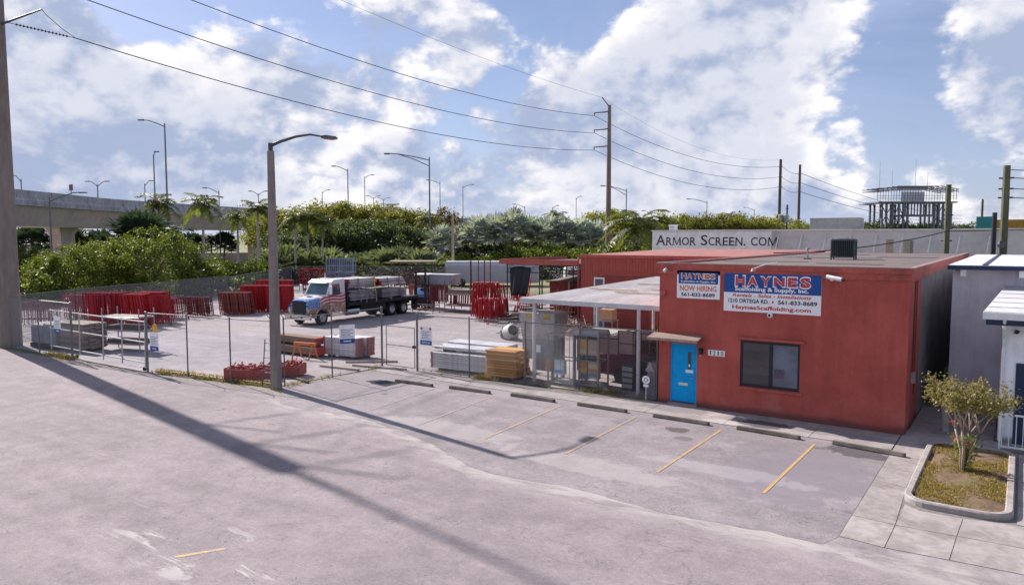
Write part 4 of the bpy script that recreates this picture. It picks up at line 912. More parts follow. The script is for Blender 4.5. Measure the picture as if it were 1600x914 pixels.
# ------------------------------------------------------------------ chain link fences
zinc = mat('fence_zinc', (.17, .175, .185), .5, .2, 8, metal=.5)
wirem = mat('fence_wire', (.36, .365, .38), .5, .1, 8, metal=.6)
def lattice(L, z0, z1, sp=.075, r=.0021):
    """diamond wire mesh in the local XZ plane, every strand a real thin wire"""
    V = []; F = []
    H_ = z1 - z0
    def strand(xa, za, xb, zb, y):
        o = len(V); dx, dz = xb - xa, zb - za; l_ = math.hypot(dx, dz); nx, nz = -dz / l_ * r, dx / l_ * r
        V.extend([(xa + nx, y, za + nz), (xa - nx, y, za - nz), (xa, y - r * 1.6, za), (xb + nx, y, zb + nz), (xb - nx, y, zb - nz), (xb, y - r * 1.6, zb)])
        F.extend([(o, o + 1, o + 4, o + 3), (o + 1, o + 2, o + 5, o + 4), (o + 2, o, o + 3, o + 5)])
    c = -H_
    while c < L:
        xa, za, xb, zb = c, z0, c + H_, z1
        if xa < 0: za += -xa; xa = 0
        if xb > L: zb -= xb - L; xb = L
        if xb - xa > .01:
            strand(xa, za, xb, zb, 0); strand(xa, z0 + z1 - za, xb, z0 + z1 - zb, .004)
        c += sp
    me = bpy.data.meshes.new('wire_mesh'); me.from_pydata(V, [], F); me.update(); me.materials.append(wirem); return me
def fence(label, posts, h, rail=True, mesh=True, sp=.075, r=.0021, arms=False, thick=(), out=(0, -1), group='chain link fences round the yard', bottom=True, name='chain_link_fence', m=zinc):
    o = thing(name, label, 'fence', (posts[0][0], posts[0][1], 0), 0, group); ox, oy = posts[0]
    for i, (x, y) in enumerate(posts):
        rr = .05 if i in thick else .03
        q = MB(); q.tube((0, 0, -.05), (0, 0, h), rr, n=8)
        if arms and i not in thick: q.tube((0, 0, h), (out[0] * .25, out[1] * .25, h + .28), .014, n=5)
        q.build('post', m, o, (x - ox, y - oy, 0))
        MB().lathe([(0, h + .05), (rr * 1.1, h + .03), (rr * 1.15, h), (rr * .9, h)], 8, (0, 0, 0)).build('post_cap', m, o, (x - ox, y - oy, 0))
    for (xa, ya), (xb, yb) in zip(posts[:-1], posts[1:]):
        L = math.hypot(xb - xa, yb - ya); a = math.atan2(yb - ya, xb - xa)
        if rail: MB().tube((.05, 0, h - .03), (L - .05, 0, h - .03), .021, n=6).build('top_rail', m, o, (xa - ox, ya - oy, 0), a)
        if bottom: MB().tube((.05, 0, .12), (L - .05, 0, .12), .008, n=5).build('tension_wire', m, o, (xa - ox, ya - oy, 0), a)
        if mesh: stuff(inst('wire_mesh', lattice(L, .06, h - .03, sp, r), o, (xa - ox, ya - oy, 0), a))
    return o
fence('chain link fence panel between the concrete pole and the sliding gate', [(-44.0, 16.7), (-40.84, 16.73), (-37.50, 16.79)], 2.74, thick=(2,))
fence('bare looking chain link fence from the gate post to the near street lamp', [(-31.3, 17.08), (-28.89, 17.5), (-26.3, 17.79), (-24.15, 18.2)], 2.62, sp=.11, r=.0012, arms=True, thick=(0,))
fence('chain link fence running from the street lamp towards the pedestrian gate', [(-23.75, 18.45), (-23.66, 20.81), (-23.72, 23.80)], 2.72, sp=.11, r=.0012, arms=True, thick=(2,), out=(-1, 0))
fence('long chain link fence between the pedestrian gate and the red office', [(-21.71, 23.94), (-18.95, 24.12), (-16.28, 24.35), (-13.9, 24.55), (-10.72, 24.62)], 2.52, thick=(0,), sp=.10, r=.0031)
sf = leafmat  # noqa
green_fence = mat('green_fence', (.05, .085, .085), .6, .2, 4)
wscreen = None
fence('tall dark fence along the left side of the yard behind the red frames', [(-46.5, 15.2), (-49.5, 19.2), (-52.0, 23.6), (-53.8, 28.0), (-56.2, 34.0), (-58.65, 39.73)], 2.42, sp=.085, r=.0042, m=green_fence)
fence('far chain link fence along the back of the yard', [(-58.65, 39.73), (-64.5, 47), (-69, 53), (-73.5, 58.5), (-69, 63), (-62, 67), (-54, 70), (-46, 74), (-38, 77)], 2.3, sp=.14, r=.002)
# pedestrian gate
pg = thing('pedestrian_gate', 'narrow chain link gate between two thick posts', 'gate', (-23.62, 23.92, 0))
q = MB(); L = 1.84
for x_ in (.06, L - .06): MB().tube((x_, 0, .12), (x_, 0, 1.9), .022, n=6).build('stile', zinc, pg)
for z_ in (.12, 1.05, 1.9): MB().tube((.06, 0, z_), (L - .06, 0, z_), .018, n=6).build('rail', zinc, pg)
stuff(inst('wire_mesh', lattice(L - .12, .14, 1.88, .11, .0012), pg, (.06, 0, 0)))
MB().box(L - .16, L - .03, -.05, .05, 1.0, 1.12).build('latch', stl, pg)
# sliding gate (pale tube frame)
gt = thing('sliding_gate', 'long pale tubular sliding gate at the yard entrance', 'gate', (-40.2, 17.0, 0))
palepipe = mat('pale_pipe', (.50, .49, .47), .5, .15, 5, metal=.2, dirt=(.3, .25, .22), dirt_amt=.4)
for z_ in (.42, 1.32, 2.22): MB().tube((0, 0, z_), (8.85, .05, z_ - .02), .032, n=8).build('rail', palepipe, gt)
for x_ in (0, 2.95, 5.2, 6.9, 8.85): MB().tube((x_, .02, .2), (x_, .05, 2.28), .03, n=8).build('upright', palepipe, gt)
stuff(inst('wire_mesh', lattice(8.8, .44, 2.2, .11, .0012), gt))
MB().tube((6.9, .05, .2), (8.85, .05, .17), .012).build('ground_track', stl, gt)
for x_ in (2.6, 8.7): MB().lathe([(.0, -.04), (.09, -.04), (.09, .04), (0, .04)], 12, (x_, .05, .12), 'y').build('roller', blk, gt)

# yard notices on the fences
def notice(loc, label, sun=False, gate=False, tilt=0.0):
    o = thing('fence_notice', label, 'sign', loc, tilt, 'notices wired to the fences')
    MB().box(-.33, .33, -.012, -.002, -.40, .40).build('board', S_W, o)
    MB().box(-.33, .33, -.016, -.012, -.40, -.20).build('blue_band', S_B, o)
    for k in range(5): MB().box(-.26, .26 - (.12 if k % 2 else 0), -.015, -.012, .17 - k * .075, .20 - k * .075).build('print_line', signmat('print_grey', (.25, .29, .40)), o)
    for sx in (-1, 1):
        if gate: MB().lathe([(0, -.016), (.06, -.016), (.06, -.012)], 10, (sx * .25, 0, .31), 'y').build('red_disc', S_R, o)
    if gate: text(o, 'GATE #1', 0, -.30, .46, .11, S_W, -.0175, .01)
    else: MB().box(-.16, .16, -.0185, -.016, -.32, -.28).build('print_line', S_W, o)
    if sun: MB().lathe([(0, -.02), (.20, -.02), (.20, -.01)], 12, (.10, 0, .60), 'y').build('yellow_disc', signmat('sign_yellow', (.75, .42, .03)), o)
    return o
notice((-38.6, 16.66, 1.62), 'white and blue notice hanging left of the sliding gate')
notice((-30.72, 17.10, 1.38), 'white and blue notice under a yellow disc on the thick gate post', sun=True)
notice((-23.64, 21.65, 1.75), 'white and blue notice on the fence right of the street lamp', tilt=R(60))
notice((-21.15, 23.90, 1.62), 'notice reading GATE #1 beside the pedestrian gate', gate=True)
rs = thing('round_sign', 'small round white sign on a thin stake by the red wall', 'sign', (-11.05, 24.42, 0))
MB().tube((0, 0, 0), (0, 0, .60), .016, n=6).build('stake', wht, rs); MB().lathe([(0, -.012), (.15, -.012), (.15, .012), (0, .012)], 18, (0, -.02, .74), 'y').build('disc', S_W, rs)
MB().lathe([(.05, -.0155), (.085, -.0155), (.085, -.0125)], 12, (0, -.02, .74), 'y').build('emblem', signmat('emblem_grey', (.3, .3, .33)), rs); MB().box(-.10, .10, -.03, -.016, .48, .57).build('plate', S_W, rs)

# ------------------------------------------------------------------ street lamp with the bent arm, and the power line
conp = mat('lamp_concrete', (.235, .205, .185), .85, .25, 2, dirt=(.13, .115, .11), dirt_amt=.5, bump=.3, stretch=(1, 1, .25))
sl = thing('street_lamp', 'concrete street lamp with curved bracket arm at the fence corner', 'street lamp', (-23.72, 18.03, 0))
q = MB(); secs = []
for z_, r_ in ((-.05, .20), (3, .175), (6, .145), (9.15, .115)):
    secs.append([(x * r_, y * r_, z_) for x, y in ((-1, -.55), (-.55, -1), (.55, -1), (1, -.55), (1, .55), (.55, 1), (-.55, 1), (-1, .55))])
q.loft(secs); q.build('pole', conp, sl)
larm = mat('lamp_bronze', (.09, .08, .075), .5, .15, 4, metal=.4)
MB().tube((0, 0, 9.15), (0, 0, 9.45), .09, n=8).build('collar', larm, sl)
q = MB(); q.path([(0, 0, 9.35), (0, .45, 9.55), (0, 1.2, 9.82), (0, 1.9, 9.98), (0, 2.55, 9.97)], .07, 8, .032); q.build('arm', larm, sl, smooth=True)
q = MB(); q.loft([[(x * wv, y_, 9.96 + z * hv) for x, z in ((-1, -.6), (1, -.6), (1, .4), (.6, 1), (-.6, 1), (-1, .4))] for y_, wv, hv in ((2.5, .06, .05), (2.65, .14, .085), (3.15, .16, .085), (3.25, .12, .06))]); q.build('lamp_head', mat('lamp_head_bronze', (.12, .11, .105), .5, .15, 4), sl)
MB().box(-.11, .11, 2.70, 3.12, 9.885, 9.915).build('lens', mat('lamp_lens', (.4, .4, .4), .2), sl)

cpm = mat('power_pole_concrete', (.225, .19, .165), .9, .2, 1.5, dirt=(.13, .115, .105), dirt_amt=.45, dscale=.5, stretch=(1, 1, .2), bump=.3)
pp = thing('concrete_power_pole', 'huge concrete power pole cut off by the left edge of the picture', 'power pole', (-44.75, 16.95, 0))
q = MB(); q.lathe([(.54, -.1), (.53, 2), (.49, 10), (.45, 18), (.43, 21.8), (.0, 21.8)], 16); q.build('pole', cpm, pp, smooth=True)
MB().tube((0, 0, 21.8), (0, 0, 28.6), .13, .08, 10).build('mast', cpm, pp)
armm = mat('arm_steel', (.10, .095, .10), .5, .15, 4, metal=.5)
LEFTW = []
tgt = Vector((-45.0, 86.9, 0)); base = Vector((-44.75, 16.95, 0))
rightv = Vector((.92, .39, 0))
insm = mat('insulator_dark', (.05, .035, .035), .35, .1)
for z_ in (16.95, 19.2, 21.4):
    q = MB(); q.tube(tuple(rightv * .40 + Vector((0, 0, z_))), tuple(rightv * 2.95 + Vector((0, 0, z_ + .60))), .065, .04, 8); q.build('cross_arm', armm, pp)
    a0 = rightv * .85 + Vector((0, 0, z_ + .05)); dirw = Vector((.55, .80, -.16)).normalized(); a1 = a0 + dirw * 3.1
    q = MB()
    for k in range(16): q.lathe([(.0, -.05), (.085, -.03), (.085, .03), (0, .05)], 7)
    q = MB(); q.tube(tuple(a0), tuple(a1), .02, n=5)
    for k in range(15):
        c0 = a0 + dirw * (.35 + k * .165); q.tube(tuple(c0), tuple(c0 + dirw * .06), .075, .04, 7)
    q.build('insulator_string', insm, pp)
    tip = rightv * 2.95 + Vector((0, 0, z_ + .60)); md = (tip + a1) / 2 + Vector((.1, .1, -.25)); q = MB(); q.path([tuple(tip), tuple(tip + Vector((.15, .1, -.25))), tuple(md), tuple(a1)], .018, 5); q.build('jumper', blk, pp)
    LEFTW.append(base + a1)
mp = thing('steel_power_pole', 'tall brown power pole with three short arms behind the warehouse', 'power pole', (-45.0, 86.9, 0))
pcol = mat('brown_pole', (.19, .135, .115), .7, .2, 1.5, stretch=(1, 1, .3))
MB().tube((0, 0, -.1), (0, 0, 22.9), .42, .22, 12).build('pole', pcol, mp)
left_im = Vector((-.82, -.57, 0)); MIDW = []
for z_ in (17.5, 19.7, 21.9):
    q = MB(); q.path([tuple(Vector((0, 0, z_ + .25))), tuple(left_im * .5 + Vector((0, 0, z_ + .12))), tuple(left_im * 2.0 + Vector((0, 0, z_)))], .10, 6, .07); q.build('cross_arm', pcol, mp)
    MB().tube(tuple(left_im * 1.95 + Vector((0, 0, z_))), tuple(left_im * 1.95 + Vector((0, 0, z_ - .35))), .07, .05, 7).build('insulator', insm, mp)
    MIDW.append(Vector((-45.0, 86.9, 0)) + left_im * 1.95 + Vector((0, 0, z_ - .35)))
q = MB(); q.tube((0, 0, 22.7), tuple(left_im * 1.0 + Vector((0, 0, 23.9))), .09, .06, 6); q.build('top_arm', pcol, mp)
TOPM = Vector((-45.0, 86.9, 23.9)) + left_im
wiremat = mat('cable_black', (.022, .022, .026), .6, .1)
def cable(a, b, sag, r, label, group='overhead power cables', n=26):
    q = MB(); pts = []
    for k in range(n + 1):
        t = k / n; p = a.lerp(b, t); p.z -= sag * 4 * t * (1 - t); pts.append(tuple(p))
    q.path(pts, r, 4); return tag(q.build('power_cable', wiremat), label, 'cable', group)
for a, b, nm in zip(LEFTW, MIDW, ('lowest', 'middle', 'highest')): cable(a, b, 1.6, .028, nm + ' of the three thick cables from the concrete pole to the brown pole')
cable(Vector((-44.75, 16.95, 26.5)), TOPM, 1.2, .014, 'thin topmost wire running to the tip of the brown pole')
wood = mat('weathered_pole_wood', (.12, .095, .08), .9, .3, 3, stretch=(1, 1, .2))
woodg = mat('green_treated_wood', (.12, .125, .075), .9, .3, 3, stretch=(1, 1, .2), dirt=(.07, .06, .05))
def upole(name, x, y, h, r, m, label, arms=(), group='utility poles'):
    o = thing(name, label, 'utility pole', (x, y, 0), 0, group); MB().tube((0, 0, -.1), (0, 0, h), r, r * .75, 10).build('pole', m, o)
    for z_ in arms: MB().tube((-.12 - r, 0, z_), (.12 + r, 0, z_), .05, n=5).build('insulator', insm, o)
    return o
upole('utility_pole', -37.0, 138.7, 19.9, .32, wood, 'left one of the two tall dark poles above the white wall', (18.6, 16.7, 14.9))
upole('utility_pole', -37.9, 156.4, 20.4, .32, wood, 'right one of the two tall dark poles above the white wall', (18.6, 16.7, 14.9))
upole('utility_pole', -4.8, 63.7, 9.75, .24, woodg, 'greenish wooden pole standing before the white wall', (7.5, 6.5, 5.6))
upole('utility_pole', -1.0, 50.4, 9.9, .24, woodg, 'thick greenish wooden pole behind the white roof', (9.2, 8.6, 8.1))
upole('utility_pole', -1.45, 49.8, 7.26, .16, blk, 'short dark stub pole beside the thick greenish pole')
upole('utility_pole', -9.8, 236.8, 16.0, .35, wood, 'far thin pole between the steel tower and the thick pole', (15, 13, 11))
upole('utility_pole', -34.5, 134.3, 11.5, .2, wood, 'short pole with transformer left of the two tall dark poles', (10.8,))
upole('utility_pole', -57.3, 69.8, 8.6, .18, mat('pale_wood_pole', (.36, .28, .21), .9, .2, 3), 'pale wooden pole at the back of the yard behind the racks')
tr = thing('pole_transformer', 'grey transformer cans on the short pole above the white wall', 'transformer', (-34.8, 133.6, 8.4))
for dx in (-.55, .35): MB().lathe([(0, 0), (.42, .02), (.42, 1.25), (.3, 1.35), (0, 1.4)], 12, (dx, -.1, 0)).build('can', galv, tr)
P1, P2 = Vector((-37.0, 138.7, 0)), Vector((-37.9, 156.4, 0))
for k, (z_, nm) in enumerate(((18.6, 'upper'), (16.7, 'middle'), (14.9, 'lower'))):
    cable(MIDW[2 - k], P1 + Vector((-.3, 0, z_)), 2.2, .03, nm + ' cable from the brown pole to the left dark pole')
    cable(P1 + Vector((.3, 0, z_)), P2 + Vector((-.3, 0, z_)), .4, .035, nm + ' short cable between the two tall dark poles')
    cable(P2 + Vector((.3, 0, z_)), Vector((-20, 330, 14 - k * 1.2)), 2.0, .05, nm + ' cable leaving the right dark pole towards the steel tower')
cable(TOPM, P1 + Vector((0, 0, 19.8)), 2.5, .012, 'faint top wire from the brown pole to the left dark pole')
cable(Vector((-12.0, 44, 4.95)), Vector((-4.8, 63.5, 6.3)), .35, .035, 'black service cable crossing above the gravel roof to the greenish pole')
cable(Vector((-4.8, 63.7, 6.3)), Vector((18, 90, 8.0)), .3, .03, 'black service cable leaving the greenish pole to the right')
for k, z_ in enumerate((9.65, 9.2, 8.6, 8.1)): cable(Vector((-.8, 50.4, z_)), Vector((22, 62, z_ + .6)), .5, .022, ('topmost', 'second', 'third', 'lowest')[k] + ' cable leaving the thick greenish pole to the right')

# ------------------------------------------------------------------ overpass
ov = thing('overpass', 'curving concrete highway overpass with parapet and tapered piers', 'bridge')
ocon = mat('overpass_girder', (.60, .52, .46), .9, .15, .4, dirt=(.42, .37, .33), dirt_amt=.5, dscale=.25, stretch=(1, 1, .5), bump=.2)
opar = mat('overpass_parapet', (.42, .41, .42), .9, .3, 1.5, dirt=(.22, .22, .235), dirt_amt=.6, dscale=.9, stretch=(1, 1, .4), bump=.3)
ctrl = [(-70, 8), (-82, 22.5), (-92.3, 35.7), (-98.4, 43.7), (-105.6, 53.2), (-110, 62.6), (-114.6, 74.2), (-118.6, 86), (-122, 98), (-127, 120), (-131, 150), (-133, 190), (-132, 240), (-126, 300)]
# smooth the centre line
cl = []
for i in range(len(ctrl) - 1):
    p0, p1, p2, p3 = (Vector((*ctrl[max(0, min(len(ctrl) - 1, j))], 0)) for j in (i - 1, i, i + 1, i + 2))
    for k in range(4):
        t = k / 4; cl.append(.5 * ((2 * p1) + (p2 - p0) * t + (2 * p0 - 5 * p1 + 4 * p2 - p3) * t * t + (3 * p1 - p0 - 3 * p2 + p3) * t ** 3))
cl.append(Vector((*ctrl[-1], 0)))
def sweep(prof):
    secs = []
    for i, p in enumerate(cl):
        d = (cl[min(i + 1, len(cl) - 1)] - cl[max(i - 1, 0)]).normalized(); n = Vector((d.y, -d.x, 0))   # towards the camera side
        secs.append([tuple(p + n * u + Vector((0, 0, z))) for u, z in prof])
    return MB().loft(secs)
sweep([(0.0, 9.75), (.35, 9.75), (.35, 10.05), (.12, 10.25), (.08, 11.2), (-.18, 11.2), (-.22, 10.25), (0, 10.1)]).build('parapet', opar, ov)
sweep([(.34, 9.45), (.34, 9.745), (-12.3, 9.745), (-12.3, 9.45)]).build('deck', opar, ov)
sweep([(-.25, 9.445), (-1.5, 7.15), (-10.5, 7.15), (-11.7, 9.445)]).build('girder', ocon, ov)
sweep([(-12.0, 9.75), (-12.3, 9.75), (-12.3, 11.2), (-12.05, 11.2)]).build('parapet', opar, ov)
for (x, y) in ((-92, 27), (-108.5, 48), (-127, 92), (-138, 130)):
    q = MB(); q.loft([[(x + sx * a * .82 - sy * b_ * .57, y + sx * a * .57 + sy * b_ * .82, z) for sx, sy in ((-1, -1), (1, -1), (1, 1), (-1, 1))] for a, b_, z in ((.75, 1.6, -.1), (.75, 1.6, 6.2), (.95, 2.2, 6.9), (.95, 2.2, 7.14))]); q.build('pier', ocon, ov)
jm_ = mat('expansion_joint', (.16, .155, .155), .9)
for i in range(8, len(cl) - 1, 3):
    d = (cl[i + 1] - cl[i - 1]).normalized(); n = Vector((d.y, -d.x, 0)); p_ = cl[i]
    MB().ext([tuple(p_ + n * u + Vector((0, 0, z))) for u, z in ((.355, 9.77), (.355, 10.05), (.125, 10.26), (.085, 11.19), (.06, 11.19), (.06, 9.77))], tuple(d * .12)).build('joint', jm_, ov)
# street lamps of many lengths
lmet = mat('lamp_pole_metal', (.20, .205, .22), .5, .15, 3, metal=.4)
def cobra(x, y, z0, h, arm, label, r=.13, double=False, group='far street lamps', truss=False):
    o = thing('highway_lamp', label, 'street lamp', (x, y, z0), 0, group)
    MB().tube((0, 0, 0), (0, 0, h - .1), r, r * .6, 8).build('pole', lmet, o)
    for s in ((-1, 1) if double else (arm,)):
        d = Vector((.82, .57, 0)) * (s if abs(s) > 1 or double else s) * (abs(arm) if double else 1); q = MB()
        q.path([(0, 0, h - .6), tuple(d * .3 + Vector((0, 0, h - .15))), tuple(d * .75 + Vector((0, 0, h + .35))), tuple(d + Vector((0, 0, h + .42)))], r * .5, 5)
        if truss: q.path([(0, 0, h - 1.5), tuple(d * .35 + Vector((0, 0, h - .5))), tuple(d * .75 + Vector((0, 0, h + .3)))], r * .4, 5)
        q.build('arm', lmet, o)
        n_ = d.normalized(); e = d + Vector((0, 0, h + .40)); q = MB(); q.tube(tuple(e - n_ * .15), tuple(e + n_ * .7), r * .9, r * .7, 6); q.build('lamp_head', lmet, o)
    return o
cobra(-104.8, 61.1, 0, 22.62, -3.2, 'tall single arm street lamp above the overpass palms', 0.17, truss=False)
cobra(-112.8, 104.2, 0, 19.67, -2.6, 'street lamp over the trees directly above the truck', 0.16, truss=False)
cobra(-76.1, 87.1, 0, 18.27, -6.3, 'tall street lamp with long bracket arm right of the truck', 0.17, truss=True)
cobra(-123.6, 145.5, 0, 19.96, -2.8, 'far lamp close behind the long arm street lamp', 0.15, truss=False)
cobra(-150.0, 188.0, 0, 22.29, 3.0, 'far lamp above the first silver palms', 0.17, truss=False)
cobra(-66.6, 136.4, 0, 15.73, -4.6, 'street lamp beside the brown power pole', 0.15, truss=True)
cobra(-70.9, 194.3, 0, 15.64, -4.8, 'far lamp above the lettered white wall', 0.16, truss=False)
cobra(-161.4, 155.7, 0, 23.78, 2.2, 'thin far lamp right of the lamp above the truck', 0.17, truss=False)
cobra(-125.4, 83.4, 0, 14.68, -2.4, 'lamp on the overpass right of the white trunked palm', 0.15, truss=False)
cobra(-86.7, 37.2, 0, 10.26, 3.4, 'lamp reaching up past the overpass parapet near the concrete pole', 0.12, truss=False)
cobra(-125.6, 71.0, 0, 20.28, 0.3, 'slim mast close left of the tall overpass lamp', 0.17, truss=False)
cobra(-122.5, 48.8, 9.7, 4.84, -1.0, 'small lamp on the overpass deck by the concrete pole', 0.12, truss=False)
cobra(-127.0, 70.0, 9.7, 5.58, 1.0, 'small lamp on the overpass deck left of the slim mast', 0.12, truss=False)
cobra(-168.1, 126.7, 0, 24.39, 0.3, 'thin mast behind the near street lamp', 0.16, truss=False)
cobra(-171.8, 148.5, 0, 19.35, 1.8, 'small far lamp left of the lamp above the truck', 0.16, truss=False)
cobra(-111.3, 166.2, 0, 14.25, -2.6, 'far lamp peeping over the silver palms', 0.15, truss=False)
cobra(-83.2, 185.7, 0, 12.5, -2, 'far lamp left of the white lettered wall', 0.14, truss=False)
cobra(-129.9, 226.4, 0, 19.6, 1.2, 'faint far lamp left of the brown power pole', 0.16, truss=False)
cobra(-69.4, 231.9, 0, 14.55, -2.8, 'faint far lamp left of the two tall dark poles', 0.15, truss=False)
cobra(-120.9, 196.0, 0, 15.15, 1.4, 'faint far lamp over the last silver palms', 0.15, truss=False)
cobra(-144.1, 70.3, 9.7, 6.21, 1.6, 'twin arm lamp on the overpass deck left of the palms', .15, double=True)
cobra(-144.8, 106.4, 0, 15.91, 1.6, 'twin arm lamp right behind the near street lamp', .15, double=True)
cobra(-166.6, 164.3, 0, 18.17, 1.6, 'twin arm lamp above the trees right of the truck cab', .15, double=True)
cobra(-185.4, 187.8, 0, 19.14, 1.6, 'smaller twin arm lamp above the trees over the truck', .15, double=True)
tg = thing('traffic_sign_back', 'small dark sign panel standing on the overpass parapet', 'sign', (-98.9, 45.0, 11.2))
MB().tube((0, 0, 0), (0, 0, .6), .05, n=5).build('post', lmet, tg); MB().box(-.45, .45, -.03, .03, .5, 1.25).build('panel', mat('sign_back', (.12, .08, .075), .6), tg)
# road below the overpass, verge and parked car
sheet('far_road', [(-150, 25), (-76, 24), (-66, 44), (-74, 64), (-100, 110), (-112, 110), (-88, 62), (-80, 42), (-150, 48)], -0.008, asphalt('far_road_asphalt', (.34, .32, .31), yard=True))
sheet('verge', [(-71.5, 47.5), (-66.8, 45.0), (-68.5, 52), (-74, 58), (-77, 56)], .0, mat('bright_grass', (.20, .22, .035), .95, .3, 1.2, bump=.8))  # verge of bright yellow green grass
sheet('back_verge', [(-66, 38.5), (-59, 40.4), (-74, 59), (-54, 71), (-36, 78), (-36, 130), (-95, 130), (-82, 64)], -.004, mat('scrub_verge', (.20, .19, .085), .95, .4, .6, dirt=(.32, .27, .2), dirt_amt=.7, dscale=.15, bump=.8))
def car(label, loc, rz, paint_):
    o = thing('parked_car', label, 'car', loc, rz); b = MB()
    prof = [(-2.2, .35), (-2.25, .75), (-2.1, .95), (-1.6, 1.0), (-1.0, 1.45), (.35, 1.47), (1.05, 1.0), (1.95, .88), (2.2, .7), (2.2, .35)]
    b.loft([[(x, y, z if z < .9 else z - abs(y) * .06) for x, z in prof] for y in (-.86, -.8, .8, .86)]); b.build('body', paint_, o)
    gl = glassmat('car_glass', (.03, .04, .05))
    for s in (-1, 1): MB().ext([(-1.35, s * .865, 1.0), (-.95, s * .84, 1.38), (.3, s * .84, 1.38), (.85, s * .865, 1.0)], (0, s * .012, 0)).build('side_window', gl, o)
    MB().ext([(1.02, -.7, 1.02), (1.02, .7, 1.02), (.42, .66, 1.44), (.42, -.66, 1.44)], (.015, 0, .015)).build('windscreen', gl, o)
    for x in (-1.35, 1.35):
        for s in (-1, 1): MB().lathe([(0, -.1), (.24, -.1), (.33, -.08), (.33, .08), (.24, .1), (0, .1)], 14, (x, s * .78, .33), 'y').build('wheel', blk, o)
    return o
car('blue car half hidden by the bushes beside the concrete pole', (-77.5, 26.5, 0), 1.2, mat('blue_car_paint', (.03, .16, .36), .3, .05, 2, spec=.6))
car('white car on the road glimpsed left of the bright bush', (-92, 41, 0), .9, mat('white_car_paint', (.6, .6, .6), .3, .05, 2, spec=.6))
wp = thing('white_marker_post', 'white post rising beside the concrete pole and blue car', 'post', (-62.5, 21.6, 0)); MB().box(-.22, .22, -.08, .08, 0, 3.4).build('board', wht, wp); MB().box(-.24, .24, -.1, .1, 3.4, 3.5).build('cap', wht, wp)
fw_ = thing('far_wall', 'long pale boundary wall beyond the overpass', 'wall', (-150, 70, 0), R(62)); MB().box(-60, 60, -.2, .2, 0, 2.4).build('panel', mat('far_wall_grey', (.28, .26, .27), .9, .2, .3), fw_); MB().box(-60, 60, -.25, .25, 2.4, 2.55).build('coping', conc, fw_)
bh = thing('far_building', 'pale low building seen beneath the overpass', 'building', (-150, 58, 0), R(30)); MB().box(-9, 9, -4, 4, 0, 4.2).build('wall', wht, bh); MB().box(-9.3, 9.3, -4.3, 4.3, 4.2, 4.6).build('roof', mat('far_roof', (.35, .3, .27), .8), bh)
for k in range(5): MB().box(-7.5 + k * 3.3, -5.8 + k * 3.3, -4.05, -4.002, 1.2, 2.8).build('window', glassmat('far_glass', (.05, .06, .07)), bh)

# ------------------------------------------------------------------ white lettered wall and what shows above it
aw_ = thing('white_warehouse', 'long white warehouse wall with dark raised company lettering', 'building', (0, 70, 0))
awm = mat('warehouse_white', (.66, .62, .63), .85, .10, .4, dirt=(.40, .37, .36), dirt_amt=.5, dscale=.3)
awl = mat('warehouse_panel_white', (.88, .86, .86), .8, .08, .5, dirt=(.5, .48, .47), dirt_amt=.4)
MB().box(-31.2, 16, 0, 25, -.1, 6.46).build('wall', awm, aw_)
MB().box(-31.2, -19.3, -.05, -.002, 3.6, 6.40).build('sign_panel', awl, aw_)
MB().box(-31.3, 16, -.12, .2, 6.46, 6.56).build('coping', awl, aw_)
for i in range(9):
    x_ = -18.9 + i * 2.05
    if x_ < 3: MB().ext([(x_, -.45, 4.6), (x_ + .09, -.45, 4.6), (x_ + .27, -.02, 6.1), (x_ + .18, -.02, 6.1)], (0, .05, 0)).build('brace', wht, aw_); MB().tube((x_ + .22, -.06, 6.1), (x_ + .22, -.02, 6.1), .16, n=8).build('brace_plate', awm, aw_)
MB().box(-18.8, -8.4, -.30, -.002, 4.15, 4.32).build('ledge', awm, aw_)
s_ink = mat('letter_black', (.03, .03, .035), .5, .05)
def word(chars, x, z0):
    for ch, big in chars:
        if ch == ' ': x += .40; continue
        h_ = 1.02 if big else .80
        cw = {'M': .92, 'I': .25, '.': .18, 'N': .72, 'O': .80, 'A': .82, 'C': .66, 'S': .56, 'R': .64, 'E': .55}.get(ch, .6) * (1.18 if big else .92)
        if ch == '.':
            MB().lathe([(0, -.07), (.09, -.07), (.09, -.052)], 10, (x + .1, 0, z0 + .09), 'y').build('full_stop', s_ink, aw_); x += .30; continue
        if ch == 'M':
            for pl in ([(0, 0), (.10, 0), (.15, 1), (.05, 1)], [(.86, 0), (1, 0), (.95, 1), (.81, 1)], [(.05, 1), (.20, 1), (.53, .12), (.47, .02)], [(.86, 1), (.95, 1), (.53, .02), (.47, .12)]):
                MB().ext([(x + u * cw, -.07 - .002 * (pl[0][0] > 0), z0 + v * h_) for u, v in pl], (0, .015, 0)).build('letter_stroke', s_ink, aw_)
        else: text(aw_, ch, x + cw / 2, z0 + h_ / 2, cw, h_, s_ink, -.07, .006, name='letter')
        # slab serifs on straight stems
        for fx in {'A': (0.06, .94), 'R': (.08, .9), 'M': (.08, .92), 'N': (.08,), 'E': (.08,)}.get(ch, ()):
            MB().box(x + cw * fx - .12, x + cw * fx + .12, -.075, -.055, z0, z0 + .045).build('serif', s_ink, aw_)
        x += cw + .11
word([(c, i in (0, 6)) for i, c in enumerate('ARMOR SCREEN. COM')], -30.75, 5.05)
rv = thing('roof_ventilator', 'small white box ventilator on top of the lettered wall', 'vent', (-29.3, 70.8, 6.46)); MB().box(-.32, .32, -.3, .3, 0, .55).build('box', wht, rv); MB().box(-.38, .38, -.36, .36, .55, .66).build('cap', wht, rv)
for i in range(3): MB().box(-.25, .25, -.315, -.302, .1 + i * .15, .17 + i * .15).build('louvre', galv, rv)
gp = thing('gate_pillars', 'beige pillar pair standing before the white wall by the greenish pole', 'pillar', (-8.0, 66, 0)); bei = mat('beige_paint', (.42, .36, .28), .8)
